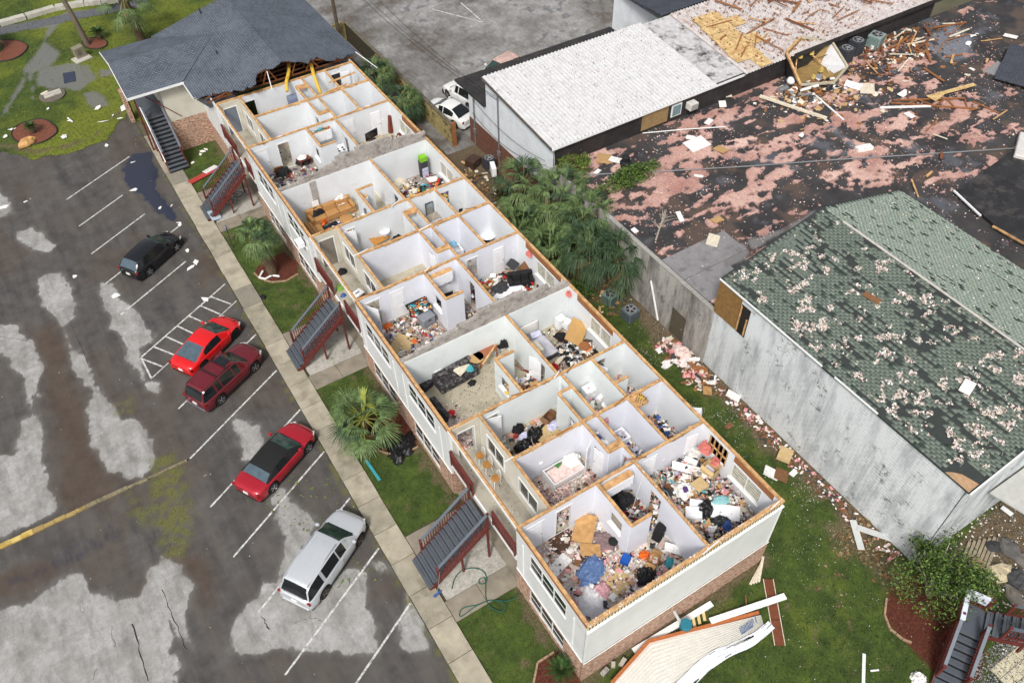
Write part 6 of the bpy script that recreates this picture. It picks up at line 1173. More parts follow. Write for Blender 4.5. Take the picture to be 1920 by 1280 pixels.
# ---- bedroom next to the nursery
heap('bag','large black trash bag by the door of the second bedroom','bag',(4.21,10.28,3.04),(1.2,.8,.55),BAGB,51,.5,.7); heap('bag','lower black trash bag in the second bedroom','bag',(3.38,10.04,3.04),(1.0,.7,.45),BAGB,52,.1,.7); heap('clothes','pile of red and black clothes beside the open white door','clothes',(3.72,11.07,3.04),(.7,.6,.5),C_['black'],53,.2,.8); heap('clothes','silver-grey clothes bundle in the second bedroom','clothes',(3.72,10.52,3.04),(.7,.5,.35),C_['lilac'],54,.4,.5); board('cardboard_sheet','tan cardboard sheet in the second bedroom','cardboard',(4.78,9.98,3.15),(1.2,.8,.02),CARDP,(.08,.05,.4)); heap('cloth','pale blue sheet by the closet of the second bedroom','cloth',(5.31,10.27,3.05),(.9,.6,.25),C_['lilac'],55,.7,.4); box_open('dark brown box at the back of the second bedroom',(5.40,10.75,3.04),(.55,.45,.35),C_['brown'],.3); heap('cloth','small red cloth among the second bedroom bags','cloth',(3.42,10.79,3.04),(.35,.25,.2),C_['red'],56,0,.5)
clutter('scattered debris on the second bedroom floor',(1.8,5.5,8.4,11.15),120,['white','charcoal','brown','cream','grey','tan','pink','black'],11,size=.2,h=.1); flecks('insulation_flecks','pale insulation flecks on the second bedroom floor',(1.8,5.5,8.4,11.15),1500,[PINKP,C_['white'],PINK,C_['brown']],.05,F2,12,.02)
for p, lb in (((1.19,10.53,3.02),'wood-seat white spindle chair farthest along the near landing'),((1.20,9.89,3.02),'middle wood-seat white spindle chair on the near landing'),((1.15,9.01,3.02),'wood-seat white spindle chair nearest the near stair top')): spindle_chair(lb, (max(p[0],.95),p[1],3.0), PI)
# ---- bathrooms and back rooms of the near module
tub('white bathtub in the near bathroom',(7.3,7.75,F2),0); toilet('white toilet in the near bathroom',(7.0,5.9,F2),.4); clutter('purple and white bathroom debris',(6.55,8.15,5.3,8.1),110,['white','lilac','purple','pink','charcoal','white',PINKP],13,size=.22,h=.25)
heap('clothes','pink and black clothes hanging on the near bathroom wall','clothes',(7.0,8.15,4.5),(.3,.2,.6),C_['pink'],57,0,.6)
clutter('books and boxes piled in the near back room',(8.4,10.3,5.3,8.1),130,['black','charcoal','orange','white','purple','brown','blue','cream'],14,size=.28,h=.4); cabinet('shelf','long white shelf unit toppled in the near back room','shelf',(10.63,7.54,3.70),-.75,.35,.3,1.6,DOORW,1,(0,1.35,-.85)); t = thing('wire_crate','small black wire crate with yellow tape on the plywood soffit','crate',(8.7,7.75,5.56),.4); 
for k in range(4): MB().tube([(-.18,-.18+.12*k,0),(-.18,-.18+.12*k,.25),(.18,-.18+.12*k,.25),(.18,-.18+.12*k,0)],.012,5).build('wire',C_['black'],t)
MB().bar((-.18,0,.26),(.18,0,.26),.05,.02).build('tape',C_['yellow'],t); MB().bar((0,-.18,.27),(0,.18,.27),.05,.02).build('tape',C_['yellow'],t)
cabinet('vanity','white bathroom vanity covered with debris','vanity',(8.14,10.85,3.04),0,1.0,.5,.8,DOORW,2); toilet('white toilet in the second bathroom',(8.20,9.84,3.04),.2); clutter('bottles and debris around the vanity',(6.55,8.15,8.4,11.15),120,['white','pink','charcoal','green','cream','white',PINKP,'lilac'],15,size=.2,h=.8,center=(7.1,10.2),spread=(.4,.5)); clutter('clothes and debris in the back closet room',(8.4,10.3,9.4,11.15),80,['black','white','charcoal','red','grey','cream'],16,size=.28,h=.3,center=(8.9,9.8),spread=(.4,.4)); clutter('clothes on the closet shelves beside the nursery',(5.66,6.36,6.5,8.2),60,['white','white','lilac','cream','blue'],17,z=4.4,size=.25,h=.3); clutter('linens in the second closet',(5.66,6.36,8.4,10.2),50,['white','lilac','charcoal','white'],18,z=3.6,size=.25,h=.5)
# ---- grey-carpet living room past the near landing
sofa('dark charcoal three-seat sofa dusted with white debris',(2.71,15.66,3.04),.06,2.35,M('charcoal_upholstery', S(52,49,52), var=.3, s=9, rough=.9, dirt=S(170,165,165), dirtamt=.8, ds=5)); board('sofa_section','dark sofa side tipped against the front wall','sofa part',(0.89,14.21,3.30),(.3,1.5,.5),M('charcoal_upholstery', (0,0,0)),(0,.35,.05)); board('sofa_section','dark ottoman against the party wall','ottoman',(1.30,16.28,3.20),(1.0,.7,.4),M('charcoal_upholstery', (0,0,0)),(0,0,.3))
heap('cloth','white towel on the arm of the charcoal sofa','towel',(1.95,16.13,3.72),(.6,.45,.12),C_['white'],61,.3,.4); board('cardboard_sheet','off-white board lying across the charcoal sofa','board',(3.12,15.66,3.75),(.95,.5,.05),C_['cream'],(.3,.1,.45)); heap('bag','bright turquoise bag on the charcoal sofa','bag',(3.46,15.35,3.75),(.4,.35,.3),C_['teal'],62,0,.5); heap('cushion','small black cushion on the carpet before the sofa','cushion',(3.32,15.00,3.04),(.45,.4,.18),C_['black'],63,.3,.4); heap('cloth','bright red cloth by the front wall','cloth',(1.38,13.83,3.04),(.5,.4,.2),C_['red'],64,.4,.6)
table('dining_table','wooden dining table crossed by a fallen beam','table',(4.76,16.13,3.04),.2,1.3,.85,.72,M('cherry_wood', S(150,96,70), var=.2, s=6)); tag(MB().lathe((0,0,0),[(.42,0),(.44,.02),(.44,.05),(.4,.06)],20).build('round_tabletop',M('tan_wood', S(178,146,100), var=.15, s=6)),'round tan tabletop leaning by the dining table','tabletop').location = (4.17,15.93,3.70); board('beam','fallen light wood beam across the dining table','beam',(4.82,15.62,3.85),(1.5,.1,.1),LUM,(0,-.1,.5))
t = thing('wire_chair','black wire-backed chair beside the dining table','chair',(5.75,16.28,3.04),.6); MB().box(-.22,.22,-.22,.22,.42,.47).build('seat',C_['black'],t); 
for a in (-.2,.2):
    for b2 in (-.2,.2): MB().tube([(a,b2,.42),(a*1.1,b2*1.1,0)],.015,6).build('leg',C_['black'],t)
for k in range(7): MB().tube([(-.2+k*.066,.22,.47),(-.2+k*.066,.3,1.0)],.01,5).build('spindle',C_['black'],t)
MB().bar((-.22,.3,1.0),(.22,.3,1.0),.03,.03).build('top_rail',C_['black'],t); heap('bag','black bag behind the wire chair','bag',(6.18,16.20,3.30),(.8,.6,.6),C_['black'],65,.1,.8)
clutter('debris along the front wall of the grey-carpet living room',(.15,4.0,11.45,14.2),90,PALP,21,size=.2,h=.08,center=(.7,12.6),spread=(.5,1.2)); flecks('insulation_flecks','pink insulation flecks along the grey-carpet living room front',(.15,4.0,11.4,14.6),3600,[PINK,PINKP,PINKP,C_['white']],.06,F2,22,.05,lambda x,y: sm(2.3-x+.9*(13-y)*.3+(fbm(x,y,1.2,6)-.5)*2,-.2,1.6),'insulation'); flecks('dirt_flecks','dark crumbs on the grey carpet',(1.5,6.1,12.5,16),500,[C_['black'],C_['brown'],C_['grey']],.05,F2,23,.01)
cabinet('refrigerator','tall cream refrigerator with tan door in the hallway','refrigerator',(6.71,14.05,3.04),-PI/2,.72,.68,1.7,M('cream_fridge', S(200,194,176), var=.06, s=3),2); clutter('wrecked kitchen contents behind the half wall',(4.3,6.1,11.5,13.6),170,['white','brown','lilac','charcoal','cream','tan',WOODM,'black'],24,size=.32,h=.75); heap('bowl','yellow round bowl on the pass-through','bowl',(4.12,12.70,4.10),(.25,.25,.15),C_['yellow'],66,0,.1); board('beam','brown plank fallen across the hallway kitchen','beam',(5.74,14.01,3.70),(1.6,.12,.04),WOODR,(.1,.25,-.9))
# ---- bedroom with the white headboard
bed('double bed with white headboard and rumpled grey bedding',(7.45,16.02,F2),0.02,1.5,2.0,M('grey_bedding', S(182,182,190), var=.08, s=4),M('white_headboard', S(226,224,218), var=.05, s=4)); cabinet('nightstand','white nightstand beside the white headboard','nightstand',(9.60,15.85,3.04),.1,.5,.4,.75,DOORW,2); cabinet('storage_box','small white storage cubes behind the tan board','box',(9.90,15.61,3.04),.3,.45,.4,.5,DOORW,2); board('cardboard_sheet','large tan board leaning across the headboard bedroom','board',(9.74,14.49,3.75),(1.5,1.0,.03),M('tan_board', S(184,146,92), var=.08, s=3),(.45,-.2,.65)); t = thing('bucket','bright orange bucket in the headboard bedroom','bucket',(9.72,13.38,3.04)); MB().lathe((0,0,0),[(.15,0),(.2,.4),(.215,.4),(.215,.43),(.17,.43),(.14,.1)],18).build('body',C_['orange'],t); MB().tube([(-.2,0,.4),(-.1,.18,.3),(.1,.18,.3),(.2,0,.4)],.008,5).build('handle',METAL,t)
tag(MB().lathe((0,0,0),[(.25,0),(.32,.05),(.32,.09),(.26,.1)],18).build('basket',WOODM),'round brown basket by the orange bucket','basket').location = (9.67,13.59,3.40); heap('bag','red bag at the foot of the grey bed','bag',(7.72,13.53,3.04),(.5,.5,.4),C_['red'],71,0,.4); t = thing('crate','small slatted wood crate at the foot of the bed','crate',(7.85,13.43,3.50),.4)
for k in range(4): MB().box(-.25+k*.14,-.15+k*.14,-.12,.12,0,.06).build('slat',C_['cream'],t)
clutter('black and white debris heap in the headboard bedroom',(8.2,10.3,11.45,14.6),260,['black','charcoal','white','brown','cream','black','grey','white'],31,size=.26,h=.4); heap('bag','black bag between bed and tan board','bag',(9.16,15.06,3.04),(.5,.9,.5),C_['black'],72,.6,.6)
# ---- lavender living room with the suitcase
tv('black television on the dark desk of the lavender living room',(3.44,21.83,3.75),.3,.85,.1); table('desk','black desk heaped with oddments under the television','desk',(3.37,21.52,3.04),.2,1.3,.6,.72,C_['black']); clutter('colourful oddments heaped on the black desk',(2.6,4.0,20.3,21.4),90,['black','white','teal','yellow','orange','charcoal','black'],34,z=3.76,size=.16,h=.12); 
t = thing('footlocker','grey rounded plastic trunk on the lavender living room floor','trunk',(3.37,20.15,3.04),.15); MB().box(-.42,.42,-.3,.3,0,.62).build('body',M('grey_plastic', S(132,136,142), var=.08, s=4, rough=.5),t,bevel=.06); MB().box(-.43,.43,-.31,.31,.625,.7).build('lid',M('grey_plastic', (0,0,0)),t,bevel=.03); MB().box(-.1,.1,-.33,-.305,.5,.58).build('latch',C_['charcoal'],t)
board('cardboard_sheet','large tan cardboard sheet at the front of the lavender living room','cardboard',(1.33,19.42,3.10),(1.55,1.1,.03),CARDP,(.06,-.03,.62)); tag(MB().lathe((0,0,0),[(.1,0),(.14,.02),(.14,.55),(.1,.57)],14).build('rolled_mat',C_['grey']),'grey rolled mat behind the tan cardboard sheet','mat').location = (0.85,20.11,3.10); heap('toy','round orange toy by the tan cardboard','toy',(2.10,19.36,3.04),(.35,.35,.25),C_['orange'],81,0,.2); heap('cloth','orange cloth on the red-flecked floor','cloth',(1.38,21.20,3.04),(.55,.45,.2),C_['orange'],82,0,.6)
clutter('papers and oddments on the lavender living room floor',(.2,4.0,16.7,21.3),200,['white','white','cream','charcoal','black','tan','red',PINK,'blue'],35,size=.2,h=.1); flecks('insulation_flecks','reddish insulation flecks in the lavender living room',(.2,4.0,17.2,21.4),2600,[PINK,M('brick_red_fleck', S(150,84,74), var=.2),PINK,C_['white']],.055,F2,36,.03,lambda x,y: sm(fbm(x,y,1.,9),.38,.6),'insulation')
wall_cabinets('white wall cabinets in the lavender kitchen',(5.0,21.3,4.45),0,1.5); stove('black stove with pots in the lavender kitchen',(5.0,20.4,F2+.05),-.1); counter('white base cabinet in the lavender kitchen',(4.55,19.6,F2),PI/2,.9); heap('pot','green pot on the black stove','pot',(4.9,20.4,3.98),(.3,.3,.14),C_['green'],83,0,.1)
# ---- dark wrecked bedroom
board('chest_lid','dark chest lid tipped up in the wrecked bedroom','panel',(9.75,21.12,3.70),(1.0,.6,.12),C_['charcoal'],(.5,.35,.7)); cabinet('dresser','brown dresser fallen in the wrecked bedroom','dresser',(10.16,20.76,3.20),.6,1.1,.5,.7,C_['brown'],3,(.5,.1,.6)); sofa('black loveseat shoved against the wrecked bedroom wall',(9.57,19.97,3.04),-.35,1.5,C_['black'],2,.7); heap('blanket','dark grey blanket in the wrecked bedroom','blanket',(8.31,20.09,3.30),(1.2,.9,.3),C_['charcoal'],91,.5,.6); board('mattress','white bare mattress under the dark blanket','mattress',(8.50,19.45,3.20),(1.9,1.2,.22),DOORW,(.05,0,.35)); heap('clothes','white clothes tangle in the wrecked bedroom','clothes',(8.23,20.82,3.10),(.9,.7,.3),C_['white'],92,.2,.7); clutter('dark tangled debris in the wrecked bedroom',(6.4,10.3,16.7,21.3),260,['black','black','charcoal','white','brown','red','grey','white'],37,size=.3,h=.35); box_open('tan carton at the edge of the wrecked bedroom',(7.84,20.72,3.04),(.45,.4,.4),CARD,.4)
# ---- rooms behind the middle landing
flecks('insulation_flecks','rust-red flecks along the lavender empty room floor',(1.8,5.5,21.7,23.4),1800,[M('brick_red_fleck', (0,0,0)),PINK,C_['brown']],.06,F2,41,.03,lambda x,y: .9*sm(22.9-y,-.4,.5),'debris'); clutter('small debris on the floor of the empty lavender room',(1.8,5.5,21.8,23.0),40,['brown','white','red','cream'],42,size=.2,h=.05)
table('desk','oak desk tipped on the floor of the room with the laundry basket','desk',(4.05,28.01,3.20),.3,1.3,.7,.5,WOODT,(.5,.1,.3)); t = thing('laundry_basket','white slotted laundry basket on the oak desk','basket',(4.56,27.78,3.65),.2); MB().lathe((0,0,0),[(.2,0),(.3,.28),(.32,.28),(.3,.3),(.27,.28),(.18,.02)],16).build('body',DOORW,t); MB().lathe((0,0,.28),[(.33,0),(.33,.03),(.29,.03)],16).build('rim',DOORW,t)
heap('sheet','crumpled black sheet behind the oak desk','sheet',(5.43,28.05,3.05),(1.2,.6,.3),C_['black'],95,.5,.6); cabinet('dresser','white chest of drawers in the laundry-basket room','dresser',(6.18,28.32,3.04),-.3,.6,.45,.85,DOORW,3); heap('toy','red and black toy by the open white door','toy',(3.03,28.24,3.04),(.3,.3,.3),C_['red'],96,0,.5); clutter('small debris in the laundry-basket room',(1.8,5.5,25,27.7),45,['black','white','cream','brown','tan'],43,size=.18,h=.06)
t = thing('cooler','white and navy cooler on the middle landing','cooler',(.95,24.2,3.0),.3); MB().box(-.35,.35,-.24,.24,.05,.38).build('body',M('navy_plastic', S(40,50,74)),t,bevel=.03); MB().box(-.36,.36,-.25,.25,.385,.48).build('lid',DOORW,t,bevel=.03); MB().ob((0,0,.49),(.3,.06,.03)).build('handle',C_['charcoal'],t)
t = thing('pedestal_stand','dark red pedestal stand on the middle landing','stand',(1.05,22.5,3.0)); MB().lathe((0,0,0),[(.2,0),(.2,.03),(.04,.06),(.035,.55),(.16,.6),(.16,.64)],14).build('column',M('oxblood_wood', S(84,44,38), var=.2),t)
heap('chair_cover','lime green chair cover on the middle landing','cover',(.45,25.6,3.0),(.6,.5,.4),M('lime_cloth', S(120,150,70), var=.2),97,0,.6); heap('toy','red and blue toy at the middle stair top','toy',(.3,24.9,3.0),(.35,.3,.2),C_['blue'],98,0,.6); heap('bag','black bag under the middle landing door','bag',(1.1,26.8,3.0),(.6,.5,.35),C_['black'],99,0,.6)
tub('white bathtub in the middle bathroom',(7.3,24.4,F2),0); t2 = heap('towel','light blue towel over the middle bathtub','towel',(7.70,24.90,3.60),(.5,.8,.3),M('light_blue_cloth', S(130,180,206), var=.15),101,.2,.5); toilet('white toilet in the middle bathroom',(7.0,22.3,F2),.3); counter('white vanity counter in the far middle bathroom',(7.6,27.4,F2),0,1.1); clutter('toiletries scattered in the middle bathrooms',(6.6,8.1,25.1,27.6),60,['white','lilac','charcoal','teal','white'],44,size=.18,h=.2)
t = thing('mirror','tall framed mirror leaning on the middle bathroom wall','mirror',(7.75,27.72,3.6)); MB().box(-.28,.28,0,.04,0,1.2).build('frame',C_['charcoal'],t); MB().box(-.23,.23,-.01,-.002,.06,1.14).build('glass',M('mirror_glass', S(180,190,196), metal=.9, rough=.06),t)
tag(MB().lathe((0,0,0),[(.5,0),(.52,.03),(.5,.06)],24).build('round_tabletop',DOORW),'round white tabletop in the middle back room','tabletop').location = (10.07,24.60,3.30); heap('bag','purple bin bag in the far middle back room','bag',(10.62,28.24,3.04),(.55,.5,.5),C_['purple'],102,0,.4); cabinet('tray','black tray box beside the purple bag','box',(10.13,28.10,3.04),.3,.7,.5,.25,C_['black'],1); clutter('debris in the middle back rooms',(8.4,10.3,21.8,27.6),80,['white','black','brown','grey','cream'],45,size=.25,h=.15)
clutter('folded linens in the middle closets',(5.66,6.36,22.6,24.7),30,['white','white','lilac'],46,z=3.3,size=.3,h=.2); clutter('stored things in the far middle closet',(5.66,6.36,25.1,26.7),30,['white','charcoal','lilac'],47,z=3.3,size=.25,h=.3)
# ---- white living room with the tan sectional
TANU = M('tan_upholstery', S(176,132,82), var=.12, s=6, rough=.9); sofa('long tan sofa along the grey party wall heaped with clothes',(2.75,32.05,F2),0,3.1,TANU,3,1.0); sofa('tan loveseat forming the corner of the sectional',(1.15,30.6,F2),PI/2,1.7,TANU,2,.95,(1,0)); tag(MB().lathe((0,0,0),[(.4,.0),(.45,.1),(.45,.38),(.38,.42)],16).build('ottoman',TANU,None,True),'round tan ottoman before the tan sofa','ottoman').location = (3.3,30.9,F2)
board('white_sheet','white panel standing on the tan sofa','panel',(2.03,32.64,3.70),(.45,.05,.85),C_['white'],(-.3,.1,.1)); heap('clothes','black clothes heap on the tan sofa','clothes',(1.98,32.24,3.55),(1.0,.6,.4),C_['black'],111,.2,.8); heap('clothes','white and grey clothes heap on the tan sofa','clothes',(3.68,32.42,3.60),(1.2,.6,.4),C_['white'],112,.2,.8); cabinet('storage_box','orange box on the floor of the tan sofa room','box',(2.08,31.74,3.10),.3,.5,.4,.35,C_['orange'],1); clutter('household debris before the tan sofa',(.2,4.0,28.1,31.6),240,['white','brown','red','blue','orange','cream','charcoal',WOODR,'teal','white'],51,size=.24,h=.2); flecks('insulation_flecks','reddish flecks on the tan sofa room floor',(.2,4.0,28.1,30.5),1500,[M('brick_red_fleck', (0,0,0)),PINK,C_['white']],.06,F2,52,.02,None,'insulation'); board('tv_stand','dark low stand toppled before the tan sofa','stand',(2.19,30.97,3.15),(1.1,.35,.2),C_['black'],(.2,.1,.35))
counter('white kitchen counter in the white kitchen',(5.7,29.4,F2),PI/2,1.2); clutter('kitchen debris in the white kitchen',(4.3,6.1,28.1,30.3),70,['white','lilac','charcoal','grey','white'],53,size=.25,h=.5); wall_cabinets('open white cabinet in the white kitchen',(4.4,30.1,4.4),0,.5,n=1)
# ---- back bedroom heaped with toys and clothes
clutter('bright heap of toys and clothes in the white back bedroom',(6.45,10.3,28.1,31.6),520,['black','black','red','green','teal','white','orange','charcoal','purple','brown','cream','yellow','black'],54,size=.26,h=.6,center=(8.7,29.7),spread=(1.1,.9)); t = thing('drawer_tower','clear drawer tower with a green bin in the bedroom corner','drawers',(9.8,32.5,F2)); MB().box(-.25,.25,-.22,.22,0,1.3).build('frame',C_['charcoal'],t)
for k in range(3): MB().box(-.22,.22,-.25,-.225,.05+k*.27,.28+k*.27).build('drawer',C_['lilac'],t)
MB().ob((0,-.03,1.5),(.5,.4,.4)).build('bin',M('lime_bin', S(120,180,40)),t,bevel=.03); board('cardboard_sheet','tan cardboard scrap beside the toy heap','cardboard',(8.26,31.71,3.20),(.7,.6,.02),CARD,(.3,.2,.4)); board('white_sheet','white board on the toy heap','panel',(9.80,31.18,3.60),(.9,.5,.03),C_['white'],(.2,.3,.2)); heap('blanket','pale floral blanket at the spine wall of the toy bedroom','blanket',(7.90,32.60,3.10),(1.2,.9,.3),C_['cream'],113,.2,.5)
# ---- far units
heap('beanbag','black and white beanbag in the far living room','beanbag',(3.49,38.45,3.20),(1.1,.9,.6),C_['black'],121,.2,.5); heap('cloth','white cloth over the black beanbag','cloth',(3.31,38.10,3.75),(.6,.5,.2),C_['white'],122,.2,.6); table('side_table','dark red side table under the beanbag','table',(3.47,38.29,3.04),.2,.9,.6,.5,WOODR); heap('clothes','black clothes heap in the far living room','clothes',(1.81,38.04,3.10),(.9,1.0,.5),C_['black'],123,.2,.8); board('broken_chair','brown chair back among the black clothes','chair part',(1.50,38.26,3.40),(.5,.06,.5),WOODM,(.3,.2,.2)); clutter('dark red debris in the far living room',(.2,4.0,33.4,38.3),110,['black','charcoal','white',WOODR,'purple','red','white'],61,size=.24,h=.15)
wall_cabinets('white wall cabinet in the far kitchen',(5.0,38.25,4.45),0,1.5); counter('white base cabinet in the far kitchen',(5.0,38.0,F2),0,1.6); stove('white stove in the far kitchen',(5.9,37.3,F2),0,DOORW); clutter('dishes on the far kitchen cabinets',(4.3,5.8,38.1,38.4),24,['white','orange','charcoal','teal'],62,z=5.22,size=.16,h=.08)
tv('flat black television on a low dresser in the far bedroom',(8.3,37.3,3.75),.25,1.05,.05); table('dresser','pale wood dresser under the far bedroom television','dresser',(8.4,37.3,F2),.15,1.5,.5,.7,M('pale_wood', S(190,170,136), var=.12, s=5),None,3); cabinet('wardrobe','red-brown tall chest tipped in the far bedroom','chest',(10.39,38.61,3.04),.3,.75,.5,1.35,WOODR,4,(0,.12,.3)); table('small_table','red-brown small table fallen by the far bedroom window','table',(10.33,37.01,3.20),.4,.9,.5,.5,WOODR,(.4,.3,.4)); clutter('bedding and oddments in the far bedroom',(6.5,10.2,33.4,37.0),120,['white','pink','lilac','orange','brown','cream','blue'],63,size=.28,h=.25)
cabinet('dresser','white low chest in the far nursery','dresser',(4.9,41.2,F2),.1,.9,.45,.7,DOORW,2); heap('blanket','bright pink blanket on the far nursery bed','blanket',(3.60,42.06,3.40),(1.5,.8,.35),M('hot_pink_cloth', S(226,140,186), var=.15),131,.3,.6); board('mattress','pale pink mattress in the far nursery','mattress',(3.44,42.29,3.20),(1.8,.9,.22),C_['pink'],(0,0,.02)); cabinet('refrigerator','blue-grey refrigerator in the farthest kitchen','refrigerator',(5.3,44.2,F2),0,.7,.65,1.7,M('blue_grey_fridge', S(120,128,150), var=.1),2); toilet('white toilet in the far bathroom',(7.2,39.5,F2),.2); tub('white bathtub in the far bathroom',(7.3,41.4,F2),0); clutter('clothes spread in the far back room',(8.4,10.3,38.7,41.6),130,['white','black','purple','charcoal','white','red','lilac'],64,size=.28,h=.3); clutter('rubble in the farthest back room',(8.4,10.3,42,44.6),60,['black','white','brown','grey'],65,size=.28,h=.3); board('mattress','white bare mattress in the far back room','mattress',(8.9,39.6,F2+.3),(1.0,1.7,.2),DOORW,(0,.2,.1))
heap('bag','black bag on the far landing','bag',(1.3,39.4,3.0),(.5,.5,.3),C_['black'],132,0,.6)
MB()
# loose crumbs on every plate and floor
flecks('plaster_crumbs','white plaster crumbs along the near end plate',(-.05,W,-.08,.14),260,[C_['white'],C_['cream']],.04,H+.012,71,.02)

# loose cables hanging over the open rooms
random.seed(77); CAB = M('white_cable', S(216,214,208), var=.1)
for (x0, y0, x1, y1) in ((4.2,14.0,6.3,13.0),(5.3,13.8,6.2,15.2),(6.4,7.2,6.6,5.6),(4.3,3.0,6.2,4.4),(6.5,2.0,7.2,4.8),(8.3,6.0,9.4,7.5),(5.5,30.4,6.2,29.0),(6.4,25.2,7.8,27.2),(8.5,28.2,9.5,27.0),(7.4,23.5,8.2,22.2),(2.5,24.8,2.8,25.3),(3.0,8.3,3.2,9.0),(7.0,43.0,8.6,44.4),(9.0,26.0,9.9,26.9)):
    a = Vector((x0,y0,H)); e = Vector((x1,y1,H-random.uniform(.0,1.6))); MB().tube([a.lerp(e,t_)-Vector((0,0,random.uniform(.5,1.1)*t_*(1-t_)*2)) for t_ in np.linspace(0,1,9)], .009, 5).build('loose_cable', CAB, apt)
for k in range(40):
    a, b2, m1, _ = UN[k % 5]; x = random.choice((1.5,3.4,4.9,7.9,9.9)); MB().ob((x+random.uniform(-.3,.3), b2-.056, F2+random.choice((.35,1.2))),(.08,.012,.12)).build('outlet_plate', DOORW, apt)
for rect, zz in (((0,W,5.1,5.24),H+.012),((1.7,W,8.2,8.34),H+.012),((0,W,11.22,11.36),H+.012),((6.22,6.34,.1,5.1),H+.01),((0,W,21.5,21.65),H+.012)):
    flecks('plaster_crumbs',('plaster crumbs on the top plate beside the %s' % {5: 'near living room', 8: 'nursery', 11: 'grey-carpet living room', 21: 'lavender living room'}[int(rect[2])]) if rect[2] > 1 else 'plaster crumbs on the bare top plate between the two near rooms',rect,120,[C_['white'],C_['brown']],.03,zz,int(rect[2]*7)+3,.015)

# torn drywall paper and bare patches just under the plates
random.seed(91); TORN = M('torn_drywall_paper', S(196,164,122), var=.2, s=8, col2=S(214,190,156)); WCHIP = M('gypsum_edge', S(214,210,202), var=.1, s=8)
for k in range(64):
    y = random.choice((5.17,5.17,8.27,8.27,11.29,21.58,24.88,27.87,38.57,41.78,44.82)); x0 = random.uniform(.4 if y not in (8.27,24.88,41.78) else 1.9, 9.2); L = random.uniform(.3,1.6); n = max(4, int(L/.09)); zt = H-.086; d = .064 if y in (8.27,24.88,41.78) else .054
    top = [(x0+L*i/n, zt) for i in range(n+1)]; low = [(x0+L*i/n, zt-random.uniform(.02,.10)*(1.8 if random.random() < .25 else 1)*math.sin(PI*(i+.6)/(n+1.2))) for i in range(n, -1, -1)]; pl = top+low; b = MB(); m_ = len(pl)
    b.add([(x, y-d, z) for x, z in pl]+[(x, y-d-.006, z) for x, z in pl], [tuple(range(m_)), tuple(range(m_, 2*m_))[::-1]]+[(i, (i+1) % m_, m_+(i+1) % m_, m_+i) for i in range(m_)]); b.build('torn_drywall', TORN if k % 3 else WCHIP, apt)
for k in range(26):   # splinters and nail-popped offcuts on the plates
    y = random.choice((.02,5.17,8.27,11.29,21.58,24.88,27.87,38.57)); x = random.uniform(.5,10); a = random.gauss(0,.25); L = random.uniform(.3,1.1); MB().ob((x, y+random.uniform(-.04,.04), H+.03), (L,.05,.03), (0,random.uniform(-.04,.04),a)).build('loose_splinter', random.choice((LUM,LUMD,WTRIM)), apt)

# fine mixed litter through the lived-in rooms
LIT = lambda *n: [C_[q] if isinstance(q, str) else q for q in n]
MIXA = LIT('white','white','cream','brown','charcoal','black','pink',PINKP,'tan','grey'); MIXB = LIT('black','charcoal','white','brown','cream','grey','red','white')
for k, (lb, rect, n, mats, sz, hm, sd_) in enumerate([
    ('fine torn paper and plaster litter in the near living room',(.15,6.1,.2,5.05),2600,MIXA,.11,.08,1),('fine shredded litter over the near bedroom heap',(6.4,10.3,.25,5.05),3600,MIXA,.12,.65,2),('fine litter over the nursery floor',(1.8,5.5,5.3,8.15),1100,MIXA,.09,.05,3),
    ('fine dark litter round the second bedroom bags',(1.8,5.5,8.4,11.1),900,MIXB,.1,.1,4),('fine litter in the near kitchen',(4.3,6.2,2.8,5.0),1000,MIXB,.1,.6,5),('fine litter in the near bathroom',(6.55,8.15,5.3,8.1),700,MIXA,.09,.15,6),('fine litter in the near back room',(8.4,10.3,5.3,8.1),800,MIXB,.1,.35,7),
    ('fine litter in the vanity bathroom',(6.55,8.15,8.4,11.1),800,MIXA,.09,.15,8),('fine litter in the back closet room',(8.4,10.3,8.4,11.1),700,MIXB,.1,.2,9),('fine litter in the hallway kitchen',(4.3,6.1,11.5,13.6),1100,MIXB,.11,.6,10),('fine litter round the grey bed',(6.4,10.3,11.45,16),1600,MIXB,.1,.12,11),
    ('fine litter in the lavender living room',(.2,4.0,16.7,21.4),1500,MIXA,.1,.08,12),('fine litter in the wrecked bedroom',(6.4,10.3,16.7,21.4),1800,MIXB,.11,.3,13),('fine litter in the lavender kitchen',(4.3,6.1,19.2,21.4),600,MIXB,.1,.3,14),('fine litter before the tan sofa',(.2,4.2,28.1,31.8),1500,MIXA,.1,.12,15),
    ('fine litter through the toy bedroom',(6.45,10.3,28.1,32.6),1700,MIXB,.11,.25,16),('fine litter in the white kitchen',(4.3,6.1,28.1,30.4),500,MIXA,.1,.3,17),('fine litter in the far living room',(.2,4.0,33.4,38.4),700,MIXB,.1,.08,18),('fine litter in the far bedroom',(6.4,10.2,33.4,38.4),800,MIXA,.11,.12,19),('fine litter in the far nursery',(1.8,5.5,38.7,41.6),300,MIXA,.1,.05,20),('fine litter in the farthest room',(1.8,6.3,41.9,44.7),250,MIXA,.1,.05,21),('fine litter in the laundry-basket room',(1.8,5.5,25.0,27.7),420,MIXB,.1,.05,22),('fine litter in the middle baths and back rooms',(6.5,10.3,21.8,27.7),900,MIXA,.09,.1,23),('sand and leaf litter on the near landing',(.1,1.55,5.3,11.1),260,MIXA,.05,.01,24)]):
    flecks('fine_litter', lb, rect, n, mats, sz, F2, 900+sd_, hm, lambda x, y, q=sd_: .15+.85*sm(fbm(x, y, 1.1, 200+q), .4, .58), 'debris', .7)

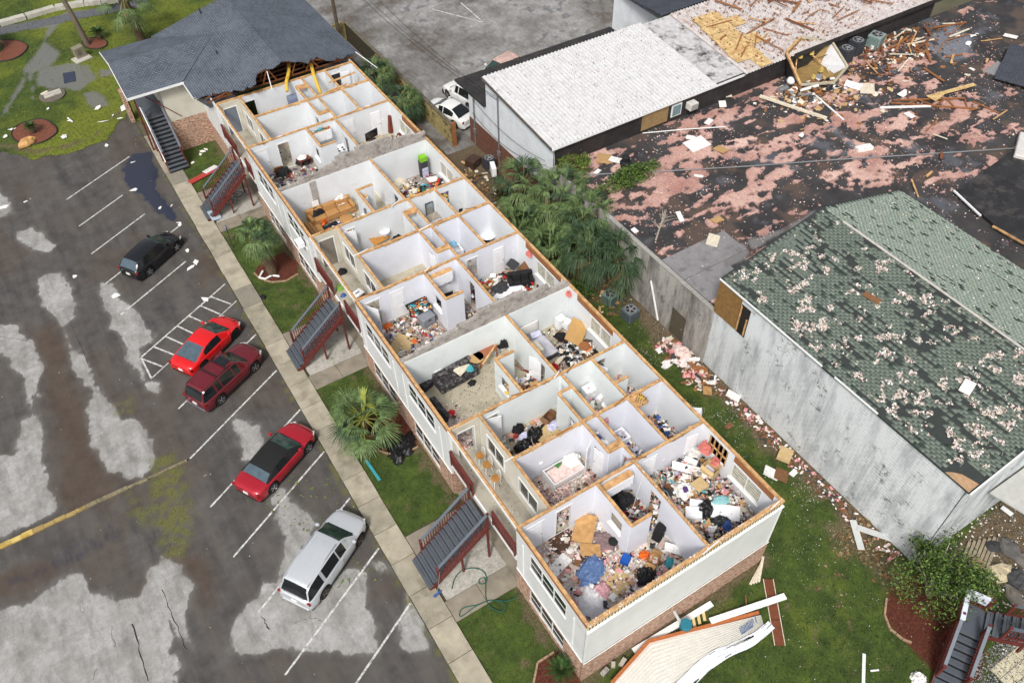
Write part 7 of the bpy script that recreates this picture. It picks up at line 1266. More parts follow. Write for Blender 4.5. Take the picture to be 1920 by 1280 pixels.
# ============================================================ YARD, ROOF AND LOT DEBRIS, STREET FURNITURE
def plank(name, label, cat, p, q, w, h, mat, group=None):
    p = Vector(p); q = Vector(q); c = (p+q)/2; o = MB().bar(p-c, q-c, w, h).build(name, mat, None, bevel=.005); o.location = c; return tag(o, label, cat, group)
# torn gable panel lying off the near end
gp = thing('gable_debris', 'torn cream vinyl-sided gable panel with white house wrap lying on the grass', 'siding panel', (0,0,0))
SIDP = M('cream_panel_siding', S(222,220,212), var=.06, s=3, rough=.55); GE = [(1.03,-.95),(3.51,-.43),(8.63,-2.13)]
LOW = [(8.55,-2.6),(6.2,-2.62),(4.7,-2.35),(2.65,-1.98),(.6,-2.6)]
for k in range(13):      # lapped boards, each its own piece
    f0, f1 = k/13, (k+1)/13
    up = [Vector((*p,.42-.12*i)) for i, p in enumerate(GE)]; A = [up[0].lerp(Vector((.2,-2.9,.12)), f0), up[1].lerp(Vector((2.2,-2.5,.1)), f0), up[2].lerp(Vector((8.4,-2.62,.1)), f0)]; B = [up[0].lerp(Vector((.2,-2.9,.12)), f1), up[1].lerp(Vector((2.2,-2.5,.1)), f1), up[2].lerp(Vector((8.4,-2.62,.1)), f1)]
    b = MB(); vs = [a+Vector((0,0,.0)) for a in A]+[q+Vector((0,0,.07)) for q in B]; b.add(vs, [(0,3,4,1),(1,4,5,2)]); b.add([q+Vector((0,0,.07)) for q in B]+[q-Vector((0,0,.01)) for q in B], [(0,3,4,1),(1,4,5,2)]); b.build('siding_board', SIDP, gp)
for p, q in zip([(.85,-1.0,.48),(3.45,-.38,.34)], [(3.5,-.36,.34),(8.6,-2.02,.24)]): MB().bar(p, q, .14, .1).build('edge_lumber', M('fresh_cut_lumber', S(176,104,60), var=.2, s=9, bmp=.3), gp)
X, Y, F = grid(0, 1, 0, 1, .025); e0 = np.array([[2.2,-2.35],[8.75,-2.35]]); 
lx = 1.6+X*7.1; ly = -2.25-.25*X-Y*(.75-.35*X)-.14*np.sin(X*9)+.1*(fbm(X*6,Y*3,1.5,4)-.5); lz = .2+.1*fbm(X*9,Y*4,2.,6)+.06*np.abs(fbm(X*14,Y*5,2.,8)-.5); k = fbm(X*5,Y*4,1.3,15)-.15*Y; F = F[(k[F].max(1) < .66)]
link('house_wrap', npmesh('house_wrap', np.stack([lx,ly,lz],1), F, M('white_house_wrap', S(226,230,238), var=.06, s=3, rough=.45), smooth=True), gp)
BLUEI = M('blue_print_ink', S(64,96,150), var=.15); b = MB(); c0 = Vector((7.2,-2.32,.36)); u = Vector((.93,.0,-.02)); v = Vector((.12,.22,.0)); random.seed(6)
for k in range(11):
    a = c0+u*(k*.085); b.bar(a, a+v*(.75+.25*random.random()), .03, .004)
    if k % 2: b.bar(a+v*.9, a+v*.8+u*.08, .025, .004)
b.bar(c0-v*.3, c0-v*.22+u*.8, .05, .004); b.bar(c0+u*1.02-v*.2, c0+u*1.02+v*1.2, .035, .004); b.bar(c0+u*1.02+v*1.2, c0+u*.9+v*1.25, .03, .004); b.build('blue_lettering', BLUEI, gp)
plank('white_plank','long white plank lying across the brown boards','plank',(6.41,-1.15,.3),(10.19,-2.11,.28),.3,.08,WTRIM); plank('gutter','long white gutter along the base of the brick end wall','gutter',(2.64,-.3,.12),(7.11,-.5,.15),.28,.1,WTRIM); plank('white_strip','narrow white trim leaning on the brick end wall','trim',(4.84,0.57,1.90),(5.2,-.75,.2),.14,.03,M('grey_white_trim', S(196,198,196), var=.06))
t = thing('brown_board_tray','long red-brown board with cross pieces on the grass','board',(0,0,0)); 
for f0, f1 in ((0,.3),(.31,.62),(.63,1.)):
    a = Vector((10.2,-1.01,.1)).lerp(Vector((8.38,-3.65,.1)), f0); e = Vector((10.2,-1.01,.1)).lerp(Vector((8.38,-3.65,.1)), f1); MB().bar(a, e, .42, .04).build('board', M('red_brown_board', S(110,62,40), var=.2, s=4, bmp=.3, bs=30), t)
for s in (-1,1): d = Vector((.82,-.57,0))*.235*s; MB().bar(Vector((10.2,-1.01,.12))+d, Vector((8.38,-3.65,.12))+d, .03, .07).build('edge_strip', C_['cream'], t)
t = thing('barrel','teal plastic barrel by the gable debris','barrel',(5.3,-.72,.05)); MB().lathe((0,0,0),[(.24,0),(.28,.1),(.28,.5),(.24,.55)],16).build('body',M('teal_plastic', S(40,116,134), var=.12, s=4),t); MB().lathe((0,0,.55),[(.25,0),(.25,.03)],16).build('lid',M('teal_plastic', (0,0,0)),t)
for k in range(4): plank('lumber_scrap','%s pale lumber scrap in the bundle by the back corner of the end wall' % ('lowest','second','third','topmost')[k],'lumber',(9.3+.12*k,-.75-.05*k,.1+.05*k),(10.6+.05*k,-.2+.05*k,.12+.05*k),.12,.05,C_['cream'],'lumber scraps at the back corner')
for k in range(3): plank('lumber_scrap','%s yellow lumber scrap right of the teal barrel' % ('nearest','middle','farthest')[k],'lumber',(5.7+.3*k,-.95,.1),(5.95+.3*k,-.5,.14),.14,.05,M('yellow_pine', S(216,190,140), var=.1),'lumber scraps by the barrel')
t = thing('concrete_block','loose grey concrete block near the brick corner','block',(1.92,-.45,.05),.4); MB().ob((0,0,.1),(.4,.2,.2)).build('body', M('pale_block', S(176,170,158), var=.15, s=6), t); t = thing('concrete_block','grey concrete block with two holes at the brick corner','block',(1.0,-.35,.05),.2); child(t,'body',bme,(0,0,.1)); t = thing('concrete_block','small broken block piece by the corner','block',(1.5,-.3,.05),.9); MB().ob((0,0,.08),(.25,.18,.16)).build('body', M('pale_block', (0,0,0)), t)
plank('white_post','white post lying by the lower picture edge','post',(11.30,-5.95,0.08),(9.91,-7.14,0.08),.14,.06,WTRIM); heap('plastic_bag','white plastic bag by the red mulch bed','bag',(12.46,-8.00,0.05),(.7,.6,.35),C_['white'],201,0,.6); plank('white_strip','small white strip on the near grass','trim',(10.96,-6.63,0.06),(11.31,-6.80,0.06),.08,.02,WTRIM); plank('wood_stake','thin brown stake by the torn panel','stake',(8.77,-1.02,0.06),(8.36,-1.53,0.06),.05,.04,LUMD); plank('wood_stake','thin pale stake below the torn panel','stake',(3.94,-2.18,0.06),(3.33,-2.67,0.06),.06,.04,LUM)
board('white_sheet','torn white wrap corner below the gable panel','wrap',(3.23,-2.22,0.12),(.5,.6,.02),C_['white'],(.1,.1,.5))
# edging stones of the mulch beds
def edging(label, pts, z=.08, mat=None):
    t = thing('bed_edging', label, 'edging', (0,0,0))
    for i, (a, e) in enumerate(zip(pts, pts[1:])): 
        n = max(1, int(math.hypot(e[0]-a[0], e[1]-a[1])/.3))
        for k in range(n):
            p = Vector((*a,z)).lerp(Vector((*e,z)), k/n); q = Vector((*a,z)).lerp(Vector((*e,z)), (k+.92)/n); MB().bar(p, q, .09, .1).build('edging_stone', mat or M('tan_edging', S(160,132,108), var=.2, s=5), t)
edging('curved tan edging round the bed of the yellow-hearted palm', [(-2.31,17.38),(-2.46,16.75),(-2.35,15.97),(-1.87,15.35),(-1.02,14.88),(-0.29,14.92)]); edging('curved tan edging round the bed of the leaning palm', [(-2.95,33.07),(-2.84,32.40),(-2.31,31.60),(-1.44,31.20),(-0.52,31.40)]); edging('curved edging at the near corner bed', [(-1.96,0.92),(-1.28,1.61),(-0.37,1.60)]); edging('tan edging at the red mulch bed by the second stair', [(14.20,-4.70),(13.50,-5.20),(13.18,-5.79),(13.29,-6.44),(13.51,-6.77)])
# second stair at the lower right
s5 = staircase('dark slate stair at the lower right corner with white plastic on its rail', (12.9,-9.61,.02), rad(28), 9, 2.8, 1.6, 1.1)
s6 = thing('stair_landing', 'slate stair landing with dark red posts at the lower right', 'landing', (15.38,-8.3,1.6), rad(28))
for k in range(8): MB().box(k*.16,k*.16+.152,0,1.12,-.04,0).build('deck_board', TREAD, s6)
MB().box(0,1.28,0,1.12,-.3,-.05).build('joist_frame', REDW, s6); rail_run(s6,(0,1.1,0),(1.26,1.1,0),9); rail_run(s6,(1.26,1.1,0),(1.26,.05,0),8)
for a in (.05,1.2):
    for b_ in (.05,1.05): MB().box(a-.05,a+.05,b_-.05,b_+.05,-1.6,-.3).build('support_post', REDW, s6)
MB().bar((-.3,1.1,1.0),(1.3,1.1,1.0),.2,.1).build('plastic_wrap', M('white_plastic_wrap', S(218,222,236), var=.08, rough=.35), s6); MB().box(1.15,1.3,.2,1.12,.5,1.04).build('plastic_wrap', M('white_plastic_wrap', (0,0,0)), s6)
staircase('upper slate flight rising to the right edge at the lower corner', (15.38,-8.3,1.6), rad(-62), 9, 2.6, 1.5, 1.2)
pt = struct(MB().box(15.4,19,-12.5,-9.3,.02,.045).build('patio', M('patio_joint', S(120,114,98), var=.2)))
for i in range(7):
    for j in range(6): MB().box(15.45+i*.5,15.92+i*.5,-12.4+j*.5,-11.93+j*.5,.045,.075).build('paver', M('cream_paver', S(204,196,168), var=.1, s=2, dirt=S(160,150,124), dirtamt=.5), pt)
flecks('gravel','grey gravel under the second stair',(14.0,17.5,-11.5,-8.8),3500,[C_['grey'],C_['charcoal'],M('light_gravel', S(160,158,152))],.05,.05,210,.03,None,'gravel')
# rubble beyond the tree
for k, (p, s_, c) in enumerate([((19.75,-6.76,0.05),(1.6,1.0,.25),(196,182,152)),((18.20,-6.89,0.05),(1.3,.9,.2),(176,158,124)),((21.17,-6.17,0.05),(1.2,1.0,.25),(96,94,92)),((20.04,-7.43,0.05),(1.0,1.3,.3),(74,74,76)),((20.64,-5.66,0.05),(.8,.7,.25),(58,58,60)),((19.15,-5.88,0.05),(.9,.7,.2),(140,120,94)),((19.23,-7.86,0.05),(1.2,.7,.2),(128,122,112)),((21.22,-6.87,0.05),(.9,.8,.2),(110,106,100))]): rock('rubble_slab', ('largest pale sandy rubble slab beyond the tree','tan rubble slab nearest the second stair','mid-grey rubble slab below the lean-to','dark grey rubble slab at the right edge','small charcoal rubble lump behind the tree','brown rubble lump touching the tree','flat grey rubble slab above the second stair','dull grey rubble slab against the right edge')[k], p, s_, S(*c), 300+k, k*.7)
for k in range(7): plank('deck_debris','weathered slat of the collapsed deck below the white gable','slat',(18.2+.22*k,-5.6-.1*k,.12),(19.9+.25*k,-4.9-.1*k,.14),.14,.04,M('weathered_grey_wood', S(148,136,116), var=.2, s=5),'slats of the collapsed deck')
flecks('rubble_flecks','pale rubble and plaster crumbs beyond the tree',(16.5,26,-10,-3.5),6000,[C_['cream'],C_['grey'],C_['white'],C_['brown'],C_['charcoal']],.07,.05,211,.05,lambda x,y: .3+.5*sm(fbm(x,y,.7,3),.4,.6)); plank('white_plank','white plank on the rubble at the right edge','plank',(22.84,-4.51,0.20),(22.89,-5.09,0.20),.25,.06,WTRIM)
# yard debris
def siding_strip(label, p, rz, L): o = board('siding_strip', label, 'siding', p, (.35,L,.03), M('grey_white_trim', (0,0,0)), (.06,.1,rz)); return o
siding_strip('upright white siding strip by the tall whitewashed wall',(15.55,-1.66,0.15),-.55,1.6); siding_strip('bent white siding strip leading to the tree',(16.37,-2.11,0.15),.65,1.8); 
for k, (p, m_, s_, rz, lb) in enumerate([((15.95,3.71,0.20),CARDP,(.9,.7,.2),.5,'flattened pale carton against the yard wall'),((14.93,2.92,0.10),C_['brown'],(.8,.7,.05),.6,'dark brown panel on the yard grass'),((14.55,3.29,0.15),C_['white'],(.6,.8,.12),.6,'white foam slab beside the brown panel'),((15.57,2.67,0.10),C_['white'],(.5,.3,.05),.2,'small white scrap right of the brown panel'),((15.41,9.32,0.15),CARD,(.6,.5,.1),.9,'tan carton scrap below the broken fence pile'),((14.90,12.17,0.12),C_['white'],(.7,.5,.1),.2,'white foam pieces on the yard grass'),((14.60,12.09,0.10),C_['white'],(.45,.3,.06),.4,'small white foam bit near the back wall'),((14.81,6.81,0.08),C_['brown'],(.5,.3,.05),.1,'little brown scrap in the flecked grass'),((16.36,8.20,0.20),C_['white'],(.5,.8,.1),.5,'white bent sheet at the foot of the tall wall'),((15.94,9.77,0.30),C_['white'],(.6,.7,.1),.8,'white torn sheet on the broken fence pile')]): board('scrap', lb, 'scrap', p, s_, m_, (.12*(k%3),.1,rz))
clutter('broken fence pickets and rubbish by the olive door',(14.4,16.3,9.6,13.6),170,['brown','white','charcoal',WOODM,'pink',PINKP,'cream','brown'],212,z=.05,size=.35,h=.5,center=(15.7,11.6),spread=(.35,1.1)); heap('insulation_mat','pale pink insulation mat over the rubbish pile','insulation',(15.9,12.2,.4),(1.6,.9,.4),PINKP,213,1.5,.5)
clutter('leaf litter and scraps along the foot of the tall wall',(15.3,16.6,-3.5,10),260,['brown',PINKP,'charcoal','white','brown','pink'],214,z=.04,size=.16,h=.12,center=(16.2,4),spread=(.25,4)); clutter('leaf litter and scraps in the palm gap',(12.0,16.4,17,36),420,['brown','brown','charcoal','cream',FRONDB,FRONDB,'tan'],215,z=.04,size=.28,h=.15)
flecks('foam_flecks','white foam flecks scattered over the back yard grass',(10.6,16.5,-6,16),7500,[C_['white'],C_['cream'],C_['grey']],.03,.06,216,.05,lambda x,y: .05+.95*sm(fbm(x,y,.6,31),.45,.6)*sm(y,-3,3)); flecks('foam_flecks','white flecks on the grass off the near end',(1,15,-13,-.5),380,[C_['white'],C_['cream'],C_['grey']],.03,.06,217,.03)
flecks('twigs','brown twigs and straw on the bare ground by the tree',(11,17,-9,-1),2600,[C_['brown'],FRONDB,M('straw', S(150,136,104))],.12,.06,218,.05,lambda x,y: yard_mask(x,y)[0]*.9)
# air conditioners
def ac(label, loc, rz, s, h, mat, name='condenser_unit', group='air conditioner condensers'):
    t = thing(name, label, 'air conditioner', loc, rz, group); MB().box(-s/2,s/2,-s/2,s/2,0,h).build('housing', mat, t, bevel=.03); MB().lathe((0,0,h),[(s*.44,0),(s*.44,.015),(s*.38,.015),(s*.38,.003)],20).build('fan_ring', C_['grey'], t); MB().lathe((0,0,h),[(s*.37,.002),(s*.37,.006)],20).build('fan_well', C_['black'], t); MB().lathe((0,0,h),[(s*.12,.006),(s*.12,.03)],14).build('fan_hub', C_['grey'], t)
    for k in range(5): an = k*2*PI/5; MB().ob((math.cos(an)*s*.24, math.sin(an)*s*.24, h+.015),(s*.24,.09,.008),(.2,0,an)).build('fan_blade', C_['grey'], t)
    for k in range(8):
        z = .08+k*(h-.16)/8
        MB().box(-s/2-.006,-s/2+.002,-s*.42,s*.42,z,z+.025).build('louver', C_['charcoal'], t); MB().box(-s*.42,s*.42,-s/2-.006,-s/2+.002,z,z+.025).build('louver', C_['charcoal'], t)
    return t
ACG = M('ac_slate', S(92,104,108), var=.12, s=4); ACD = M('ac_dark', S(58,62,68), var=.12, s=4); ACT = M('ac_teal_grey', S(128,150,146), var=.1, s=4)
ac('slate air conditioner with round fan in the back yard',(15.3,16.4,.05),.1,.85,.75,ACG); ac('green-grey utility box under the dark palm',(15.1,18.2,.05),.2,.8,.7,M('utility_green', S(104,132,120), var=.1, s=4),'utility_box',None); ac('dark air conditioner against the brick base',(16.0,34.4,.05),.05,.75,.95,ACD)
t = thing('mini_split_unit','white mini-split condenser by the brick base','air conditioner',(15.7,33.0,.25),-.35); MB().box(-.17,.17,-.45,.45,0,.75).build('housing',DOORW,t,bevel=.02); MB().lathe((0,0,0),[(.27,0),(.27,.01)],18).build('fan_grille',C_['grey'],t).rotation_euler = (0,-PI/2,0); t.children[-1].location = (-.175,-.08,.38)
for y_ in (-.35,.35): MB().box(-.17,.17,y_-.04,y_+.04,-.2,0).build('foot',C_['charcoal'],t)
ac('left dark air conditioner on the flat roof by the broken turret',(42.9,26.1,4.2),.1,.95,1.15,ACD); ac('right dark air conditioner on the flat roof',(44.5,26.5,4.2),.1,.95,1.15,ACD); ac('pale green air conditioner on the flat roof',(46.6,26.4,4.2),.3,1.05,1.0,ACT)
for p in ((15.2,35.4,.05),): cabinet('scrap_cart','rusty metal cart at the end of the block wall','cart',p,.4,1.0,.8,.6,M('rusty_dark_metal', S(70,52,44), var=.3, s=5),1)
# front wall window air conditioner
t = thing('window_air_conditioner','white window air conditioner on the front wall above the leaning palm','air conditioner',(-.35,29.5,3.85)); MB().box(-.2,.25,-.3,.3,0,.38).build('housing',DOORW,t,bevel=.02); 
for k in range(5): MB().box(-.21,-.202,-.25,.25,.05+k*.06,.08+k*.06).build('louver',C_['grey'],t)
# broken roof turret on the flat roof
tu = thing('roof_turret','overturned broken six-sided roof turret with tan inside on the flat roof','turret',(39.2,25.9,4.2),.15); TANI = M('tan_inner_sheathing', S(150,124,78), var=.2, s=2, dirt=S(96,76,46), dirtamt=.8); R1, R2 = 2.4, 1.7
hexa = lambda r, z, dx=0: [Vector((r*1.15*math.cos(a)+dx, r*math.sin(a)*.9, z)) for a in np.linspace(0, 2*PI, 7)[:6]+.3]
up_, lo_ = hexa(R1, 1.5, .3), hexa(R2, .15)
for p in up_:
    if p.y < 0: p.z -= .95
    elif p.y > 1: p.z += .5
for i in range(6):
    j = (i+1) % 6
    b = MB(); b.add([lo_[i],lo_[j],up_[j],up_[i]],[(3,2,1,0)]); b.build('inner_panel', TANI if i != 5 else M('white_soiled_panel', S(200,200,202), var=.1, s=3), tu)
    o_ = [p+Vector((p.x,p.y,0)).normalized()*.1 for p in (lo_[i],lo_[j],up_[j],up_[i])]; b = MB(); b.add(o_,[(0,1,2,3)]); b.build('outer_panel', BLK, tu) if lo_[i].y > 0 else None
    MB().bar(up_[i],up_[j],.16,.14).build('rim_board', LUM if i in (1,2) else M('grey_cream_board', S(178,170,150), var=.15, s=4), tu)
MB().add(lo_,[(0,1,2,3,4,5)]).build('floor_panel', TANI, tu)
for k, (a, e) in enumerate([((-1.2,.6,.4),(.4,1.9,1.7)),((.5,1.8,1.6),(1.5,.2,.5))]): MB().bar(a,e,.08,.08).build('inner_brace', LUM, tu)
for k, p in enumerate([(-.2,1.1,1.2),(1.0,.9,1.1),(.6,-.4,.4),(-.6,-.6,.3)]): b = heap('foam_clump','x','x',(0,0,0),(.4,.3,.4),M('yellow_foam', S(196,172,96), var=.2, s=6),230+k,0,.8); b.parent = tu; b.location = p; del b['label']; del b['category']
clutter('wreckage spilled below the broken turret',(35.5,40,23.4,25.2),130,['white','brown','cream','charcoal','black',WOODM,'brown','tan','grey'],231,z=4.22,size=.45,h=.4); plank('fallen_beam','long white beam trailing from the turret','beam',(33.83,25.71,4.50),(35.88,21.17,4.35),.2,.16,C_['cream']); plank('fallen_beam','thin white pole trailing right of the turret','beam',(37.42,23.95,4.40),(36.78,20.42,4.30),.1,.08,WTRIM); plank('fallen_beam','white trim at the foot of the turret','beam',(36.74,24.63,4.50),(37.96,24.09,4.80),.2,.1,WTRIM); board('plywood_piece','orange plywood square below the torn plywood','plywood',(35.43,27.34,4.90),(1.1,.05,1.4),M('orange_ply', S(156,96,48), var=.15, s=5),(.25,0,.1)); tag(MB().lathe((0,0,0),[(.02,0),(.3,.12),(.34,.3),(.25,.5),(.02,.56)],14).build('propane_tank',DOORW,None,True),'white propane tank below the turret','tank').location = (37.14,25.92,4.25); tag(MB().tube([(-.4,0,.2),(.4,0,.2)],.22,14).build('water_heater_piece',METAL),'shiny metal cylinder lying below the turret','cylinder').location = (35.89,25.52,4.25)
# splintered boards on the metal roof and the flat roof
random.seed(31); BW = [LUM, LUMD, TRUSS, WOODM]
for k in range(60):
    x = random.uniform(34.5, 50); y = random.uniform(28.6, 35.2); a = random.choice((random.gauss(.5,.35), random.gauss(2.2,.4), random.gauss(.15,.2))); L = random.uniform(.7,2.6); p = Vector((x,y,mz(y)+.06+random.uniform(0,.15))); d = Vector((math.cos(a),math.sin(a),math.sin(a)*.098+random.uniform(-.02,.04)))*L/2
    mm = random.choice(BW); plank('splintered_board','%s %s splintered board %s' % ('long' if L > 1.9 else ('short' if L < 1.2 else 'medium'), {LUM: 'orange', LUMD: 'brown', TRUSS: 'rust-brown', WOODM: 'mid-brown'}[mm], 'beside the bare plywood on the metal roof' if x < 38.5 else ('above the turret on the stained metal roof' if x < 43 else 'on the far stained metal roof')),'board',p-d,p+d,random.choice((.09,.12,.2)),.05,mm,'splintered boards on the metal roof')
for k in range(70):
    if k < 45: x, y = random.gauss(48,2.2), random.uniform(22.8,26.6)
    else: x, y = random.uniform(34,56), random.uniform(12,26)
    a = random.gauss(.4,.7); L = random.uniform(.6,2.4); p = Vector((x,min(y,26.5),4.28+random.uniform(0,.2))); d = Vector((math.cos(a),math.sin(a),random.uniform(-.03,.06)))*L/2
    mm = random.choice(BW+[C_['cream']]); plank('splintered_board','%s %s splintered board %s' % ('long' if L > 1.8 else ('short' if L < 1.1 else 'medium'), {LUM: 'orange', LUMD: 'brown', TRUSS: 'rust-brown', WOODM: 'mid-brown', C_['cream']: 'cream'}[mm], 'near the roof air conditioners' if k < 45 else ('on the left half of the black flat roof' if x < 45 else 'on the right half of the black flat roof')),'board',p-d,p+d,random.choice((.08,.1,.16)),.05,mm,'splintered boards on the flat roof')
clutter('splintered lumber litter by the roof air conditioners',(42,57,19.5,26.6),190,[LUMD,TRUSS,'brown','cream','white','brown','charcoal'],232,z=4.21,size=.3,h=.06,center=(47.5,25),spread=(3.2,1.8))
clutter('broken boards and paper below the turret',(33,45,19.5,25.5),190,['white','brown','cream','charcoal',WOODM,'tan',CARDP],233,z=4.21,size=.3,h=.05,center=(38.5,24),spread=(2.4,1.6))
clutter('rusty splinter litter on the stained metal roof',(34,44,28,34.5),1,['brown'],234,z=6.1,size=.2,h=.1)
t = thing('roof_truss','broken wooden roof truss lying on the flat roof','truss',(0,0,0)); A_, B_ = Vector((41.27,20.06,4.30)), Vector((45.59,16.27,4.30)); C1, D1 = Vector((41.56,20.18,4.35)), Vector((45.98,17.58,4.35))
MB().bar(A_,B_,.1,.08).build('chord',WOODM,t); MB().bar(C1,D1,.1,.08).build('chord',WOODM,t)
for f, g in ((.2,.35),(.5,.35),(.5,.75),(.75,.75),(.9,1.)): MB().bar(A_.lerp(B_,f),C1.lerp(D1,g),.07,.06).build('web',WOODM,t)
plank('yellow_board','yellow plywood strip on the roof truss','board',(43.79,19.01,4.45),(48.00,18.27,4.45),.35,.04,PLYW); board('plywood_piece','small yellow plywood square on the roof truss','plywood',(44.30,18.66,4.50),(1.2,.5,.04),PLYW,(.1,0,.2)); plank('white_plank','white plank beside the roof truss','plank',(40.09,20.09,4.30),(43.22,18.25,4.30),.22,.06,C_['white']); plank('long_stick','long brown stick near the wet patch of the flat roof','board',(52.68,25.70,4.30),(55.59,24.81,4.30),.12,.1,WOODM)
o = slab(MB(), [(49.8,18.0),(54.5,20.2),(56,17),(51,14.8)], lambda x,y: 4.5+.06*(x-49), .1).build('roof_fragment', MATS['charcoal_shingles']); tag(o,'torn slab of dark shingle roof at the right edge','roof fragment')
t = thing('roof_hatch','white soft-cornered roof unit with black lettering at the right edge','roof unit',(44.2,11.2,4.22),.5); MB().box(-1.5,1.5,-.75,.75,0,.45).build('body',M('dirty_white_vinyl', S(206,202,198), var=.1, s=2),t,bevel=.08); b = MB()
for k in range(7): b.box(-.9+k*.16,-.8+k*.16,-.15,.18,.452,.456)
b.build('lettering',C_['black'],t)
SHP = [((1307,270),(1.6,1.1,.06),'white'),((1293,182),(1.0,.5,.06),'cream'),((1350,178),(1.6,.9,.05),'cream'),((1626,166),(1.4,1.0,.05),'cream'),((1600,160),(1.2,.8,.04),'white'),((1695,175),(1.2,.5,.05),'white'),((1706,216),(.7,.5,.05),'white'),((1620,278),(1.1,.5,.25),'white'),((1355,195),(.7,.5,.04),'white'),((1295,258),(.6,.4,.04),'white'),((1329,228),(.8,.4,.04),'white'),((1352,280),(.9,.7,.06),'tan'),((1345,412),(.7,.5,.06),'tan'),((1275,406),(.9,.3,.06),'white'),((1310,330),(.6,.2,.05),'white'),((1337,450),(1.0,.7,.08),'cream'),((1895,68),(1.0,.6,.05),'white'),((1870,130),(1.8,1.1,.1),'grey'),((1560,75),(1.0,.7,.05),'white'),((1638,88),(.6,.5,.4),'white'),((1132,297),(1.1,.9,.1),'tan'),((1155,300),(.9,.6,.06),'white'),((1120,322),(.5,.3,.06),'white'),((1190,432),(.4,.3,.06),'white')]
def gl(q, z):
    return q
SP3 = [(26.35,23.86,4.30),(29.76,28.64,4.30),(31.79,27.64,4.30),(41.30,22.34,4.30),(40.79,23.21,4.30),(43.00,20.43,4.30),(41.08,18.29,4.30),(35.36,17.31,4.30),(31.13,26.63,4.30),(26.48,24.68,4.30),(28.81,25.47,4.30),(27.29,22.49,4.30),(22.12,17.05,4.30),(20.40,18.54,4.30),(24.08,21.06,4.30),(20.63,15.76,4.30),(56.56,21.42,4.30),(51.41,18.83,4.30),(44.51,28.80,4.30),(46.37,26.24,4.30),(20.07,26.02,4.30),(20.65,25.43,4.30),(18.85,25.07,4.30),(17.25,19.03,4.30)]
SLB = ['below the eave air conditioner','beside the eave','left of the turret','under the right side of the turret','right of the turret foot','above the roof truss','below the roof truss','on the conduit','near the left turret beam','below the eave window','in the pink drift by the eave','below the short conduit','above the green roof corner','beside the dead branch','above the conduit middle','at the grey roll roofing','in the top right corner','at the right edge','above the air conditioners','near the lumber litter','at the vine heap','beside the tan scrap at the vines','over the shrub tangle','above the block wall']
for k, (p, (_, s_, c)) in enumerate(zip(SP3, SHP)): board('roof_scrap','loose %s scrap on the black flat roof %s' % (c, SLB[k]),'scrap',p,s_,C_[c],(.08,.05*(k%3),k*1.3),'scraps on the flat roof')
t = thing('roof_stump','black rubber vent stump near the conduit','vent',(20.76,24.57,4.22)); MB().lathe((0,0,0),[(.3,0),(.3,.2),(.38,.25),(.38,.4),(.25,.5),(.25,.8),(.1,.9)],14).build('body',C_['black'],t)
flecks('insulation_flecks','loose pink tufts scattered over the black flat roof',(17,58,0,27),16000,[PINK,PINKP,PINKP,PINK],.07,FR,240,.05,lambda x,y: np.where((y>11.2)|(x>30.5),.15+.7*sm(fbm(x,y,.5,61),.4,.6),0),'insulation')
flecks('debris_flecks','dark and rusty flecks over the white metal roof',(16.6,30.4,27.1,35.6),1300,[C_['charcoal'],C_['brown'],PINK,C_['brown']],.05,lambda x,y: mz(y)+.03,241,.03,None); flecks('debris_flecks','rusty splinters over the stained metal roof',(33.5,54,27.2,35.5),2200,[C_['brown'],LUM,TRUSS,PINK,C_['brown']],.11,lambda x,y: mz(y)+.03,242,.06)
# clumps of insulation on the green roof
def gclump(x, y): return ez(x)+.02
flecks('insulation_flecks','pale pink insulation clumps on the stripped green roof',(17,23.4,-4,11),42000,[PINKP,PINKP,C_['white'],C_['cream']],.07,lambda x,y: 8.5-np.abs(x-23.6)*(1.75/6.9)+.02,243,.10,lambda x,y: .95*sm(fbm(x,y,2.7,77,4)+.3*(fbm(x,y,.35,79)-.5),.6,.67),'insulation',.6); flecks('insulation_flecks','fine white flecks on the far green roof slope',(23.8,30.4,-4,11),700,[C_['white'],PINKP],.05,lambda x,y: 8.5-np.abs(x-23.6)*(1.75/6.9)+.02,244,.03,None,'insulation'); board('scrap','white and tan board scrap on the green roof','scrap',(20.3,-.9,ez(20.3)+.15),(.7,.5,.05),C_['white'],(0,-.3,.3)); board('scrap','brown board scrap on the green roof','scrap',(21.0,5.3,ez(21.0)+.1),(.3,.9,.05),C_['brown'],(0,-.3,.2))
# service pole, wires, pipes
pole = thing('utility_pole','wooden utility pole behind the shingled roof','pole',(14.2,57.2,0)); MB().tube([(0,0,0),(0,.1,9)],[.17,.13],10).build('shaft',M('pole_wood', S(92,80,66), var=.25, s=6),pole); MB().bar((-.8,0,8.4),(.8,0,8.4),.1,.12).build('crossarm',M('pole_wood', (0,0,0)),pole)
WIRE = M('black_wire', S(34,34,36), var=.1)
def wire(label, a, e, sag, r=.016):
    a = Vector(a); e = Vector(e); tag(MB().tube([a.lerp(e,t_)-Vector((0,0,sag*4*t_*(1-t_))) for t_ in np.linspace(0,1,22)], r, 5).build('overhead_wire', WIRE),label,'wire')
wire('leftmost overhead wire above the tan block wall',(13.8,57.2,8.3),(15.9,34.2,6.3),.9); wire('middle overhead wire above the tan block wall',(14.3,57.2,8.2),(16.5,34,6.1),1.0); wire('rightmost overhead wire above the tan block wall',(14.9,57.2,8.3),(16.6,34,5.8),.7); wire('upper drooping wire on the white painted wall',(16.5,37.3,4.2),(16.4,27.6,4.6),.6); wire('lower drooping wire on the white painted wall',(16.5,37.5,3.0),(16.5,27.6,4.2),.9); wire('cable along the metal roof eave',(31,26.7,5.5),(52,26.6,5.4),.5,.025)
wire('slanting guy cable over the yard beside the palms',(16.2,21.5,4.5),(10.8,11.8,1.2),.1)
